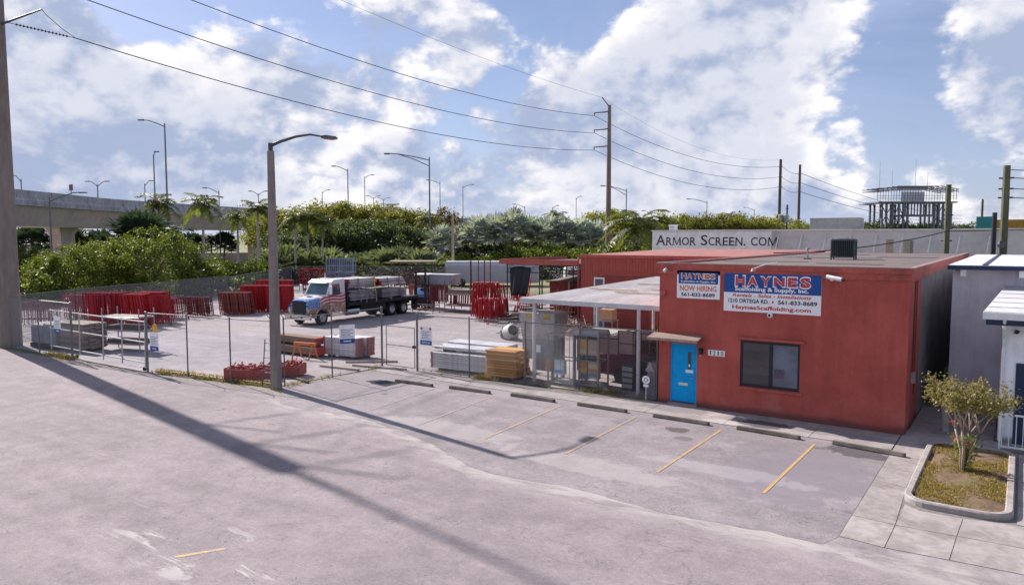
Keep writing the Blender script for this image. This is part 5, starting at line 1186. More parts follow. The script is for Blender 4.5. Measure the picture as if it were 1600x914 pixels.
for x_ in (-.9, .35): MB().box(x_ - .25, x_ + .25, -.25, .25, 0, 5.7).build('pillar', bei, gp)
MB().box(.62, .78, -.1, .1, 0, 5.6).build('pipe', galv, gp)
ctn = thing('shipping_container', 'weathered white container stacked behind the white wall', 'container', (-21.8, 110, 5.9))
cwm = mat('container_white', (.47, .46, .47), .8, .15, 1, dirt=(.20, .19, .21), dirt_amt=.7, dscale=.5)
MB().box(-3.3, 3.3, 0, 2.5, 0, 2.6).build('body', cwm, ctn)
for i in range(22): MB().box(-3.25 + i * .3, -3.11 + i * .3, -.04, -.002, .15, 2.45).build('rib', cwm, ctn)
for z_ in (0, 2.5): MB().box(-3.32, 3.32, -.06, -.041, z_, z_ + .12).build('rail', cwm, ctn)
ctb = thing('container_stand', 'dark block under the weathered white container', 'platform', (-21.8, 111, 0)); MB().box(-4.2, 3.2, -.9, 3, 0, 5.85).build('block', mat('stand_dark', (.05, .055, .07), .8), ctb); MB().box(-4.6, -3.4, -1.2, -.92, 5.2, 6.5).build('fascia', blk, ctb)
# steel platform tower far right
tw = thing('steel_platform', 'rusty blue grey steel platform tower with railings and antennas', 'tower', (-22.3, 191.5, 0), R(34.8))
twm = mat('tower_steel', (.15, .16, .20), .7, .25, .5, dirt=(.16, .12, .11), dirt_amt=.5)
DZ, RZ = 13.9, 16.6
MB().box(-8.6, 9.2, -3.5, 3.5, DZ - .4, DZ - .1).build('deck', twm, tw)
MB().box(-10.6, -8.6, -1.5, 1.5, DZ - .75, DZ - .5).build('gangway', twm, tw)
for x0, x1, za, zb in ((-9.1, -5.2, RZ - .4, RZ - .3), (-4.5, 5.0, RZ + .1, RZ + .1), (5.2, 9.4, RZ + .2, RZ - .6)):
    for y_ in (-3.4, -1.2, 1.2, 3.4):
        MB().tube((x0, y_, za), (x1, y_, zb), .09, n=4).build('roof_beam', twm, tw); MB().tube((x0, y_, za + .5), (x1, y_, zb + .5), .09, n=4).build('roof_beam', twm, tw)
    n_ = int((x1 - x0) / .8)
    for k in range(n_):
        xa = x0 + (x1 - x0) * k / n_; xb = x0 + (x1 - x0) * (k + 1) / n_; z_a = za + (zb - za) * k / n_; z_b = za + (zb - za) * (k + 1) / n_
        MB().tube((xa, -3.4, z_a + (.5 if k % 2 else 0)), (xb, -3.4, z_b + (0 if k % 2 else .5)), .05, n=4).build('lattice', twm, tw); MB().box(xa - .06, xa + .06, -3.4, 3.4, z_a - .06, z_a + .06).build('purlin', twm, tw)
MB().box(-1.5, 3.9, .5, .6, DZ + .1, RZ - .4).build('screen', mat('tower_screen', (.62, .64, .68), .8), tw)
for i in range(30): MB().tube((-8.8 + i * .61, -3.4, DZ), (-8.8 + i * .61, -3.4, RZ + (0 if i > 7 else -.4)), .055, n=4).build('stanchion', twm, tw)
for z_ in (DZ + .6, DZ + 1.2): MB().tube((-9, -3.45, z_), (9.2, -3.45, z_), .045, n=4).build('handrail', twm, tw)
for i in range(10): MB().box(-2.4 + i * .68, -2.12 + i * .68, -3.1, -3.0, 10.9, DZ - .55).build('hanger', twm, tw)
MB().box(-2.8, 4.5, -3.2, 2, 10.5, 10.9).build('lower_beam', twm, tw)
for x_ in (-7.4, -6.4, -5.0, -3.6, -2.6, -1.6, 4.4, 5.4, 6.4, 7.4, 8.2):
    MB().box(x_ - .19, x_ + .19, -3.0, -2.6, 0, DZ - .5).build('column', twm, tw)
    MB().box(x_ - .19, x_ + .19, 2.6, 3.0, 0, DZ - .5).build('column', twm, tw)
for xa, xb in ((-7.4, -5.0), (-5.0, -3.6), (-3.6, -1.6), (4.4, 6.4), (6.4, 8.2)):
    MB().tube((xa, -2.8, 9.0), (xb, -2.8, DZ - .6), .10, n=4).build('brace', twm, tw); MB().tube((xb, -2.8, 8.0), (xa, -2.8, DZ - 1), .10, n=4).build('brace', twm, tw)
for x_, h_ in ((-6.8, 8.5), (-3.9, 6.5), (1.4, 9.0), (4.2, 6.0)): MB().tube((x_, 0, RZ), (x_, 0, RZ + h_ - 2), .05, .02, 5).build('antenna', twm, tw)
ycm = mat('yellow_container', (.42, .22, .04), .7, .2, 1, dirt=(.2, .12, .06))
for i, (x_, lb) in enumerate(((-1.2, 'left one of the yellow containers above the white wall'), (5.6, 'right one of the yellow containers above the white wall'))):
    o = thing('yellow_container', lb, 'container', (x_, 130, 6.0), 0, 'yellow containers'); MB().box(-3, 3, 0, 2.4, -6, 2.4).build('body', ycm, o)
    for k in range(12): MB().box(-2.8 + k * .5, -2.6 + k * .5, -.05, -.002, .1, 2.2).build('rib', ycm, o)
tc = thing('teal_container', 'small teal box container next to the stub pole', 'container', (-4.6, 118, 6.2)); tem = mat('teal_paint', (.03, .22, .24), .6); MB().box(-.9, .9, 0, 2, -6.2, 2.4).build('body', tem, tc)
for k in range(4): MB().box(-.8 + k * .45, -.6 + k * .45, -.05, -.002, 0, 2.2).build('rib', tem, tc)
hb = thing('hillside_shed', 'small white gabled shed between the tower and the thick pole', 'shed', (-13.3, 200, 5.2)); MB().box(-1.8, 1.8, 0, 3, -5.2, 2.0).build('wall', wht, hb); MB().ext([(-2.1, -.2, 1.9), (2.1, -.2, 1.9), (0, -.2, 3.1)], (0, 3.4, 0)).build('roof', mat('shed_grey_roof', (.25, .25, .28), .8), hb)

# ------------------------------------------------------------------ yard: scaffold frames in leaning stacks
def frame_mesh(h, wdt, m, rungs=3, r=.03):
    b = MB(); y0, y1 = -wdt / 2, wdt / 2
    b.tube((0, y0, 0), (0, y0, h), r, n=5).tube((0, y1, 0), (0, y1, h), r, n=5)
    b.tube((0, y0, h - .05), (0, y1, h - .05), r, n=5)
    b.tube((0, y0 + .28, h - .06), (0, y0 + .28, .06 * h), r * .9, n=4).tube((0, y1 - .28, h - .06), (0, y1 - .28, .06 * h), r * .9, n=4)
    for k in range(rungs):
        z = .18 * h + k * .16 * h; b.tube((0, y0, z + .2 * h), (0, y0 + .28, z + .2 * h), r * .7, n=4); b.tube((0, y1 - .28, z + .2 * h), (0, y1, z + .2 * h), r * .7, n=4)
    b.tube((0, y0, .22 * h), (0, y1, .22 * h), r * .8, n=4)
    return b.mesh('walk_through_scaffold', m)
R_BR = mat('frame_red', (.40, .012, .020), .45, .25, 4, rnd=.25, dirt=(.22, .03, .03), dirt_amt=.5)
R_DK = mat('frame_dark_red', (.15, .028, .03), .6, .3, 4, rnd=.3, dirt=(.09, .045, .035), dirt_amt=.7)
R_BN = mat('frame_rusty_red', (.24, .062, .05), .7, .3, 3, rnd=.3, dirt=(.20, .12, .09), dirt_amt=.6)
R_MR = mat('frame_crimson', (.30, .010, .022), .5, .25, 4, rnd=.25, dirt=(.15, .02, .03), dirt_amt=.5)
def stack(p0, p1, n, h, m, label, lean=6, wdt=1.5, jit=.03, z=0.01, yaw=0, rungs=3, r=.032, group=None):
    me = frame_mesh(h, wdt, m, rungs, r); rg_ = random.Random(int(abs(p0[0]) * 100))
    a = math.atan2(p1[1] - p0[1], p1[0] - p0[0])
    for k in range(n):
        t = k / max(1, n - 1)
        o = inst('walk_through_scaffold', me, None, (p0[0] + (p1[0] - p0[0]) * t, p0[1] + (p1[1] - p0[1]) * t + rg_.uniform(-jit, jit) * 2, z))
        o.rotation_euler = (0, R(lean + rg_.uniform(-1.2, 1.2)), a + yaw + rg_.uniform(-.03, .03))
        tag(o, label, 'scaffold frame', group or label)
stack((-55.46, 21.94), (-53.77, 23.11), 8, 1.6, R_BN, 'faded red scaffold frame in the loose stack behind the concrete pole', 0, 1.2, r=0.03, z=0.01)
stack((-51.15, 24.27), (-49.34, 25.53), 22, 2.2, R_MR, 'red scaffold frame in the tall stack nearest the sliding gate', -1, 1.5, r=0.036, z=0.01)
stack((-48.01, 25.14), (-46.92, 25.89), 15, 2.2, R_BR, 'red scaffold frame in the dense leaning stack behind the notice with yellow disc', -6, 1.4, r=0.036, z=0.01)
stack((-49.68, 26.96), (-48.26, 27.96), 18, 2.15, R_BR, 'red scaffold frame in the slanting stack behind the dense gate stack', -7, 1.4, r=0.036, z=0.01)
stack((-50.88, 29.32), (-50.20, 29.79), 8, 1.5, R_MR, 'short red scaffold frame in the small stack left of the dark frames', -5, 1.2, r=0.036, z=0.01)
stack((-51.67, 31.36), (-50.18, 32.40), 11, 1.4, R_DK, 'dark maroon scaffold frame in the low stack by the side fence', -6, 1.2, r=0.04, z=0.01)
stack((-50.21, 33.48), (-48.38, 34.75), 26, 1.68, R_BN, 'brownish red scaffold frame in the stack left of the near lamp pole', -6, 1.2, r=0.042, z=0.01)
stack((-50.56, 35.67), (-47.52, 37.79), 36, 2.08, R_BR, 'bright red scaffold frame in the long stack left of the truck', -3, 1.4, r=0.04, z=0.01)
stack((-54.33, 39.58), (-51.99, 41.20), 22, 2.2, R_BR, 'red scaffold frame in the far stack behind the truck cab', 2, 1.4, r=0.04, z=0.01)
stack((-34.17, 43.73), (-32.60, 44.82), 17, 2.5, R_BR, 'red scaffold frame in the tall stack right of the storage racks', 4, 1.5, r=0.042, z=0.01)
stack((-31.31, 40.98), (-29.70, 42.10), 16, 1.6, R_BR, 'short red scaffold frame in the stack before the tall stack by the racks', 0, 1.2, r=0.04, z=0.01)
stack((-32.30, 44.49), (-31.60, 44.98), 9, 2.4, R_BR, 'red scaffold frame leaning at the right of the tall stack', -8, 1.5, r=0.036, z=0.01)
stack((-39.90, 45.42), (-38.62, 46.30), 12, 1.35, R_BN, 'rusty red scaffold frame held on the sheet topped rack', 0, 1.2, r=0.034, z=0.55)
stack((-40.46, 51.84), (-39.06, 52.82), 4, 3.75, R_DK, 'tall dark ladder frame standing behind the red stacks', 0, 0.9, r=0.04, z=0.01)
stack((-39.37, 56.13), (-38.40, 56.80), 10, 2.2, R_BR, 'red scaffold frame near the black tarpaulin', 6, 1.4, r=0.036, z=0.01)
stack((-28.22, 46.15), (-26.99, 47.00), 9, 1.85, R_BN, 'red brown scaffold frame leaning before the warehouse corner', 12, 1.3, r=0.034, z=0.01)
stack((-28.97, 41.68), (-27.71, 42.56), 9, 1.2, R_DK, 'dark frame in the jumble right of the short red stack', 14, 1.2, r=0.034, z=0.01)

stack((-48.72, 23.7), (-48.67, 23.80), 2, 2.2, R_MR, 'red scaffold frame facing out at the front of the tall gate stack', -5, 1.5, r=.034, yaw=-1.0)
stack((-46.58, 26.44), (-46.53, 26.54), 2, 2.1, R_BR, 'red scaffold frame leaning on the end of the slanting stack', -5, 1.3, r=.034, yaw=-1.0)
stack((-49.31, 30.62), (-49.26, 30.72), 2, 1.4, R_BN, 'pale rimmed maroon frame facing out at the low dark stack', -5, 1.3, r=.034, yaw=-1.0)
stack((-32.25, 42.48), (-32.20, 42.58), 2, 2.45, R_BR, 'tall red scaffold frame facing out of the stack by the racks', -5, 1.5, r=.034, yaw=-1.0)
stack((-29.38, 40.14), (-29.33, 40.24), 2, 1.6, R_BR, 'short red scaffold frame facing out before the tall stack', -5, 1.7, r=.034, yaw=-1.0)
stack((-30.15, 42.42), (-30.10, 42.52), 2, 2.2, R_BN, 'rusty frame facing out at the right end of the tall stack', -5, 1.2, r=.034, yaw=-1.0)

stack((-37.34, 45.20), (-36.26, 45.96), 9, 1.2, R_BN, 'rusty red scaffold frame on the brown post rack beside the red stacks', 3, 1.0, r=0.036, z=0.55)
stack((-40.72, 58.59), (-39.41, 59.51), 10, 2.0, R_BR, 'bright red scaffold frame below the black tarpaulin', 7, 1.3, r=0.038, z=0.01)
stack((-33.95, 49.56), (-32.67, 50.45), 10, 1.2, R_BR, 'low red scaffold frame in the pile left of the hopper', 10, 1.2, r=0.036, z=0.01)
stack((-46.84, 50.80), (-45.97, 51.41), 7, 1.5, R_BN, 'rusty scaffold frame behind the forklift', -4, 1.2, r=0.036, z=0.01)
stack((-57.12, 25.48), (-56.06, 26.22), 9, 1.7, R_MR, 'red scaffold frame in the stack left of the tall gate stack', -3, 1.2, r=0.036, z=0.01)
jp = thing('pipe_heap', 'heap of grey and rusty pipes left behind the hopper', 'scrap pile', (-27.23, 42.09, 0)); b = MB(); rg_ = random.Random(71)
for k in range(110):
    p = Vector((rg_.gauss(0, 1.2), rg_.gauss(0, .9), 0)); z_ = max(.05, 1.5 - .4 * abs(p.x) - .4 * abs(p.y)) * rg_.random(); a = rg_.uniform(-.5, .5); e = Vector((math.cos(a), math.sin(a), rg_.uniform(-.15, .2))) * rg_.uniform(.5, 1.1); b.tube((p.x - e.x, p.y - e.y, z_ + .05), (p.x + e.x, p.y + e.y, z_ + .1 + abs(e.z)), .035, n=4)
stuff(b.build('pipes', mat('pipe_heap_mix', (.24, .19, .17), .7, .5, 2), jp))

# boards and bundles: every plank its own object
def bundle(p, rz, L, wd, th, nw, nh, m, name, label, cat, z0=.10, gap=.006, ends=None, jit=.02, group=None, stagger=0.0):
    b = MB(); b.bbox(-L / 2, L / 2, -wd / 2, wd / 2, 0, th, min(.008, th / 4)); me = b.mesh(name, m)
    eme = None
    if ends is not None:
        eb = MB(); eb.box(L / 2 - .10, L / 2 + .012, -wd / 2 - .003, wd / 2 + .003, -.002, th + .002); eme = eb.mesh('end_cap', ends)
    rg_ = random.Random(int(abs(p[0] * 97 + p[1] * 13)))
    c, s = math.cos(rz), math.sin(rz)
    for j in range(nh):
        for i in range(nw):
            u, v = rg_.uniform(-jit, jit) + stagger * (j % 2), (i - (nw - 1) / 2) * (wd + gap)
            o = inst(name, me, None, (p[0] + u * c - v * s, p[1] + u * s + v * c, z0 + j * (th + gap * .5)), rz + rg_.uniform(-jit, jit) * .15)
            tag(o, label, cat, group or label)
            if eme: inst('end_cap', eme, o); inst('end_cap', eme, o, (0, 0, 0), math.pi)
    # timber bearers under the bundle
    for k in (-.35, .35):
        o = inst('bearer', MB().box(-.05, .05, -nw * wd / 2, nw * wd / 2, .0, z0 - .002).mesh('bearer', wood), None, (p[0] + k * L * c, p[1] + k * L * s, .012), rz); tag(o, 'timber bearer under the ' + label.split(' in ')[-1].split(' on ')[-1], 'bearer', 'bearers')
        o.scale = (1, 1, (z0 - .014) / z0)
pl_gr = mat('weathered_plank', (.30, .245, .21), .9, .25, 3, rnd=.4, stretch=(.3, 3, 2), dirt=(.14, .11, .10))
pl_br = mat('brown_plank', (.22, .135, .10), .9, .25, 3, rnd=.2, stretch=(.3, 3, 2), dirt=(.12, .08, .065))
pl_or = mat('orange_plank', (.56, .27, .075), .85, .3, 3, rnd=.42, stretch=(.3, 3, 2), dirt=(.25, .12, .05))
red_cap = mat('red_end_paint', (.42, .05, .035), .6, .2, 5)
pink_cap = mat('faded_red_end', (.33, .14, .13), .7, .2, 5)
bundle((-29.7, 24.1), .02, 3.3, .23, .17, 4, 2, pl_br, 'timber_beam', 'brown timber beam with red ends in the lower pile behind the near lamp', 'beam', .14, ends=red_cap)
bundle((-29.8, 24.15), .02, 3.1, .23, .16, 3, 2, pl_br, 'timber_beam', 'brown timber beam with red ends in the upper pile behind the near lamp', 'beam', .62, ends=red_cap)
bundle((-27.15, 24.6), .12, 2.1, .48, .085, 1, 9, alum, 'scaffold_plank', 'grey aluminium plank in the front stack near the lamp', 'plank', .14, ends=pink_cap, gap=.03)
bundle((-27.0, 25.2), .12, 2.1, .48, .085, 1, 9, alum, 'scaffold_plank', 'grey aluminium plank in the rear stack near the lamp', 'plank', .14, ends=pink_cap, gap=.03)
bundle((-19.85, 24.75), .09, 3.0, .45, .085, 1, 7, alum, 'scaffold_plank', 'pale aluminium plank in the low stack at the fence', 'plank', .16, ends=pink_cap, gap=.03)
bundle((-19.75, 25.3), .09, 3.3, .30, .06, 3, 2, alum, 'scaffold_plank', 'loose aluminium plank on the fence stack', 'plank', .95, jit=.2)
bundle((-20.0, 26.4), .05, 3.2, .48, .085, 2, 11, alum, 'scaffold_plank', 'aluminium plank in the rear stack behind the fence stack', 'plank', .16)
bundle((-17.55, 24.95), .07, 1.45, .25, .085, 4, 10, pl_or, 'timber_plank', 'orange timber plank in the square stack at the fence', 'plank', .14, jit=.08, gap=.05)
bundle((-40.35, 18.6), .12, 2.2, .30, .07, 4, 17, pl_gr, 'timber_board', 'weathered brown board in the tall stack left of the sliding gate', 'board', .14, jit=.09, gap=.014)
# sawhorse, loose timbers, ladder
sh_ = thing('sawhorse', 'orange sawhorse standing between beam pile and grey planks', 'sawhorse', (-28.35, 23.25, .01), R(10)); om = mat('safety_orange', (.60, .16, .03), .6, .15, 4)
MB().box(-.65, .65, -.06, .06, .66, .80).build('beam', om, sh_)
for sx in (-.5, .5):
    for sy in (-1, 1): MB().ext([(sx - .04, sy * .05, .72), (sx + .04, sy * .05, .72), (sx + .04, sy * .34, 0), (sx - .04, sy * .34, 0)], (0, sy * .03, 0)).build('leg', om, sh_)
for (x0, y0, x1, y1, lb) in ((-26.1, 22.25, -23.85, 22.5, 'long dark timber on the ground inside the fence corner'), (-25.5, 19.9, -23.5, 19.4, 'dark timber lying on the ground behind the near lamp'), (-25.9, 23.6, -24.0, 25.1, 'timber lying beside the grey plank stacks'), (-25.0, 23.2, -22.2, 23.75, 'timber across the threshold of the pedestrian gate'), (-30.9, 17.45, -29.6, 17.6, 'short dark timber at the foot of the thick gate post')):
    L = math.hypot(x1 - x0, y1 - y0); o = MB().bbox(0, L, -.06, .06, 0, .09, .012).build('timber', pl_gr if y0 > 20 else wood, None, (x0, y0, .012), math.atan2(y1 - y0, x1 - x0)); tag(o, lb, 'timber', 'loose timbers on the ground')
ld = thing('folding_ladder', 'thin dark blue ladder frame leaning beside the near lamp', 'ladder', (-24.35, 18.05, 0), R(20)); lbm = mat('ladder_blue', (.07, .09, .14), .5)
for x_ in (-.19, .19): MB().tube((x_, 0, 0), (x_, .25, 1.85), .022, n=6).build('rail', lbm, ld)
for k in range(6): MB().tube((-.19, .04 + .035 * k, .25 + k * .29), (.19, .04 + .035 * k, .25 + k * .29), .016, n=5).build('rung', lbm, ld)
# trays of red couplers
def tray(x, y, rz, L, label):
    o = thing('coupler_tray', label, 'tray', (x, y, .012), rz, 'trays of couplers'); rd = mat('coupler_red', (.36, .06, .05), .7, .35, 6, dirt=(.18, .09, .07), dirt_amt=.6)
    MB().box(-L / 2, L / 2, -.42, .42, .06, .12).build('floor', rd, o)
    for s in (-1, 1): MB().box(-L / 2, L / 2, s * .42 - .015, s * .42 + .015, .06, .48).build('side', rd, o); MB().box(s * L / 2 - .015, s * L / 2 + .015, -.405, .405, .06, .52).build('end', rd, o)
    for s in (-1, 1): MB().box(s * L * .35 - .06, s * L * .35 + .06, -.42, .42, 0, .06).build('runner', wood, o)
    rg_ = random.Random(int(x * -100)); b = MB()
    for k in range(170):
        px, py, pz = rg_.uniform(-L / 2 + .08, L / 2 - .08), rg_.uniform(-.36, .36), rg_.uniform(.3, .50) + .12 * math.sin(k)
        a = rg_.uniform(0, 3.14); e = Vector((math.cos(a) * .13, math.sin(a) * .13, rg_.uniform(-.06, .13))); b.tube(tuple(Vector((px, py, pz)) - e), tuple(Vector((px, py, pz)) + e), .032, .022, 5)
        if k % 2: b.box(px - .05, px + .05, py - .05, py + .05, pz - .03, pz + .05)
    stuff(b.build('couplers', rd, o))
tray(-26.05, 18.55, R(28), 1.9, 'long tray heaped with red couplers left of the near lamp'); tray(-25.6, 19.95, R(28), 1.5, 'smaller tray of red couplers behind the near lamp')
# grey covered blocks left of the board stack
gb = thing('covered_pallet', 'grey shrink wrapped load on a dark skid beside the concrete pole', 'pallet', (-42.4, 18.1, 0), .12); gcv = mat('grey_wrap', (.25, .27, .28), .75, .2, 2, dirt=(.16, .17, .18), bump=.4)
MB().box(-1.15, 1.15, -.6, .6, .05, .28).build('skid', blk, gb)
for x0, x1, h_ in ((-1.1, -.06, 1.33), (-.02, 1.1, 1.40)): 
    q = MB(); q.loft([[(x0 + d, -.55 + d, z), (x1 - d, -.55 + d, z), (x1 - d, .55 - d, z), (x0 + d, .55 - d, z)] for d, z in ((.0, .29), (.0, h_ - .22), (.05, h_ - .1), (.2, h_))]); q.build('block', gcv, gb)
# shelf cart inside the gate
def rack(label, loc, rz, L, W, H_, shelves, m, load=None, group='steel storage racks', name='storage_rack'):
    o = thing(name, label, 'rack', loc, rz, group)
    for sx in (-1, 1):
        for sy in (-1, 1): MB().tube((sx * L / 2, sy * W / 2, 0), (sx * L / 2, sy * W / 2, H_), .035, n=6).build('post', m, o)
    for z in shelves:
        for sy in (-1, 1): MB().tube((-L / 2, sy * W / 2, z), (L / 2, sy * W / 2, z), .025, n=5).build('rail', m, o)
        for sx in (-1, 1): MB().tube((sx * L / 2, -W / 2, z), (sx * L / 2, W / 2, z), .025, n=5).build('rail', m, o)
        if load: MB().box(-L / 2 + .03, L / 2 - .03, -W / 2 + .03, W / 2 - .03, z + .026, z + .06).build('shelf', load, o)
    return o
rack('open shelf cart with pale boards just inside the sliding gate', (-38.2, 19.9, .01), .30, 2.4, 1.0, 2.2, (.35, 1.05, 1.75), galv, pl_gr)
for i, (z_, hh) in enumerate(((.42, .22), (1.12, .2))):
    o = thing('board_pile', ('heap of dark boards on the bottom shelf of the cart', 'heap of dark boards on the middle shelf of the cart')[i], 'boards', (-38.2, 19.9, z_), .30)
    for k in range(3): MB().box(-1.05 + k * .03, 1.05 - k * .05, -.4, .4, k * .07, k * .07 + .06).build('board', mat('dark_board', (.11, .085, .08), .9, .3, 3, rnd=.2), o)
brk = mat('rack_brown', (.15, .095, .085), .6, .3, 3)
rack('rack with grey sheet top holding rusty frames behind the truck', (-39.1, 46.3, .01), .15, 2.6, 1.6, 2.4, (.5, 2.0), brk, None)
o = thing('sheet_stack', 'grey sheet metal box lying on top of the rack behind the truck', 'sheet metal', (-39.1, 46.3, 2.05), .15); MB().box(-1.25, 1.25, -.75, .75, 0, .75).build('body', mat('sheet_grey', (.30, .30, .33), .5, .15, 2, metal=.3), o); MB().box(-1.3, 1.3, -.8, .8, .752, .80).build('lid', mat('sheet_pale', (.42, .42, .45), .5), o)
rack('brown post rack with timber shelf right of the sheet topped rack', (-36.2, 45.2, .01), .15, 2.3, 1.5, 2.5, (.5, 1.35), brk, pl_gr)
o = thing('board_pile', 'pale heap of boards on the brown post rack', 'boards', (-36.2, 45.2, 1.42), .15)
for k in range(4): MB().box(-1.0, .95 - k * .06, -.6 + k * .05, .55, k * .09, k * .09 + .08).build('board', pl_gr, o)
rack('rusty pipe rack low behind the truck tail', (-38.3, 42.9, .01), .2, 2.4, 1.0, 1.0, (.25, .6), brk, None)
# stacked grey rack cages far behind the truck
def cage(label, loc, rz, L, W, H_, m, nb=6, group='wire cages', name='wire_cage', r=.02):
    o = thing(name, label, 'cage', loc, rz, group)
    for sx in (-1, 1):
        for sy in (-1, 1): MB().tube((sx * L / 2, sy * W / 2, 0), (sx * L / 2, sy * W / 2, H_), r * 1.6, n=5).build('post', m, o)
    for z in (.1, H_ * .5, H_ - .03):
        for sy in (-1, 1): MB().tube((-L / 2, sy * W / 2, z), (L / 2, sy * W / 2, z), r, n=4).build('rail', m, o)
        for sx in (-1, 1): MB().tube((sx * L / 2, -W / 2, z), (sx * L / 2, W / 2, z), r, n=4).build('rail', m, o)
    for k in range(1, nb):
        for sy in (-1, 1): MB().tube((-L / 2 + k * L / nb, sy * W / 2, .1), (-L / 2 + k * L / nb, sy * W / 2, H_), r * .6, n=4).build('bar', m, o)
    MB().box(-L / 2, L / 2, -W / 2, W / 2, .06, .10).build('floor', m, o)
    return o
bgm = mat('blue_grey_steel', (.22, .25, .32), .6, .2, 2)
for i, (dx, dz, lb) in enumerate(((-1.0, 0, 'lower left'), (.55, 0, 'lower right'), (-.6, 1.75, 'upper left'), (.7, 1.75, 'upper right'))): cage('blue grey crate cage, ' + lb + ' of the pile far behind the truck', (-64.0 + dx * .95, 57.8 + dx * .66, dz), .6, 1.5, 1.5, 1.7, bgm, 7, 'blue grey cages', r=.05)
cage('red wire basket standing behind the truck cab', (-65.2, 54.6, .0), .6, 2.3, 1.3, 2.35, R_BR, 7, 'red baskets', r=.05)
bp = thing('scrap_pile', 'brown heap of scrap timber and pipes at the back of the yard', 'scrap pile', (-58.6, 64.0, 0)); b = MB(); rg_ = random.Random(12)
for k in range(150):
    p = Vector((rg_.gauss(0, 1.7), rg_.gauss(0, 1.0), 0)); z_ = max(.1, 2.4 - .55 * abs(p.x) - .6 * abs(p.y)) * rg_.random(); a = rg_.uniform(0, 3.14); e = Vector((math.cos(a), math.sin(a), rg_.uniform(-.25, .25))) * rg_.uniform(.5, 1.3); b.tube((p.x - e.x, p.y - e.y, z_ + .1), (p.x + e.x, p.y + e.y, z_ + .2 + abs(e.z)), .07, n=4)
stuff(b.build('pieces', mat('scrap_brown', (.20, .14, .11), .9, .4, 2), bp))
pc = thing('pallet_platform', 'pale flat roofed platform at the back of the yard', 'platform', (-58.9, 64.4, 0), .6); MB().box(-2.6, 2.6, -1.2, 1.2, 2.95, 3.1).build('top', mat('platform_tan', (.42, .34, .26), .85), pc)
for sx in (-1, 1):
    for sy in (-1, 1): MB().tube((sx * 2.4, sy * 1.0, 0), (sx * 2.4, sy * 1.0, 2.95), .07, n=5).build('leg', wood, pc)
# long white bus behind the racks
bu = thing('box_trailer', 'long white roofed grey trailer parked behind the red stacks', 'trailer', (-52.6, 71.5, 0), math.atan2(4.2, 6.0)); busg = mat('bus_grey', (.38, .385, .42), .5, .1, 2); busw = mat('bus_white', (.72, .73, .75), .45, .08, 2)
q = MB(); q.loft([[(x, -1.25 * k, .4 + d), (x, 1.25 * k, .4 + d), (x, 1.28 * k, 2.35), (x, 1.1 * k, 2.85 - d), (x, -1.1 * k, 2.85 - d), (x, -1.28 * k, 2.35)] for x, k, d in ((-5.6, .9, .1), (-5.4, 1, 0), (5.4, 1, 0), (5.6, .9, .1))]); q.build('body', busg, bu)
MB().loft([[(x, -1.2 * k, 2.6), (x, 1.2 * k, 2.6), (x, 1.0 * k, 2.98), (x, -1.0 * k, 2.98)] for x, k in ((-5.5, .9), (-5.2, 1), (5.2, 1), (5.5, .9))]).build('roof', busw, bu)
for k in range(6): MB().box(-5.2 + k * 1.8, -5.14 + k * 1.8, -1.30, -1.285, .55, 2.3).build('side_post', busg, bu)
for x_ in (-3.6, 3.4): MB().lathe([(0, -.13), (.35, -.13), (.48, -.1), (.48, .1), (0, .13)], 14, (x_, -1.15, .48), 'y').build('wheel', blk, bu)
bt2 = thing('parked_van', 'pale van glimpsed under the red shed roof', 'van', (-42.5, 76.5, 0), math.atan2(4.2, 6.0)); MB().bbox(-2.6, 2.6, -1, 1, .4, 2.3, .15).build('body', busw, bt2); MB().box(.6, 2.2, -1.02, -1.002, 1.4, 2.0).build('window', glassmat('van_glass', (.08, .09, .11)), bt2); MB().box(-2.2, .3, -1.02, -1.002, 1.4, 2.0).build('window', glassmat('van_glass', (.08, .09, .11)), bt2)
for x_ in (-1.7, 1.7): MB().lathe([(0, -.12), (.36, -.12), (.36, .12), (0, .12)], 12, (x_, -.95, .36), 'y').build('wheel', blk, bt2)
# black tarpaulin hanging from the shed
tp = thing('black_tarpaulin', 'black tarpaulin hanging from the red shed roof', 'tarpaulin'); b = MB(); nx, nz = 16, 8; V = []
for j in range(nz + 1):
    for i in range(nx + 1):
        u, v = i / nx, j / nz; x_ = -29.4 + u * (1.75 - .45 * v); V.append((x_, WY + .05 + .10 * math.sin(u * 14 + v) * (.4 + v) , 3.75 - v * 2.0 + .12 * math.sin(u * 3.1)))
b.add(V, [(j * (nx + 1) + i, j * (nx + 1) + i + 1, (j + 1) * (nx + 1) + i + 1, (j + 1) * (nx + 1) + i) for j in range(nz) for i in range(nx)]); o = b.build('sheet', mat('tarp_black', (.014, .017, .024), .55, .3, 2), tp, smooth=True); md = o.modifiers.new('s', 'SOLIDIFY'); md.thickness = .01
# concrete mixer drum
cmx = thing('mixer_drum', 'pale concrete mixer drum lying on its cradle inside the fence', 'mixer', (-24.2, 34.6, .35), R(-35)); dm = mat('drum_grey', (.46, .46, .46), .6, .2, 3, dirt=(.25, .22, .2), dirt_amt=.6)
b = MB(); b.lathe([(0, -.62), (.22, -.62), (.44, -.25), (.50, .05), (.48, .30), (.34, .62), (.35, .66), (.30, .66), (.30, .58), (.40, .3)], 20); b.xf(Matrix.Rotation(R(68), 4, 'Y') @ Matrix.Identity(4)); b.build('drum', dm, cmx, smooth=True)
b = MB(); b.lathe([(.505, -.03), (.53, -.03), (.53, .05), (.505, .05)], 20); b.xf(Matrix.Rotation(R(68), 4, 'Y')); b.build('ring_gear', stl, cmx)
MB().box(-.6, .3, -.35, .35, -.35, -.27).build('cradle', stl, cmx); MB().bbox(-1.0, -.55, -.25, .25, -.34, .12, .05).build('motor', stl, cmx)
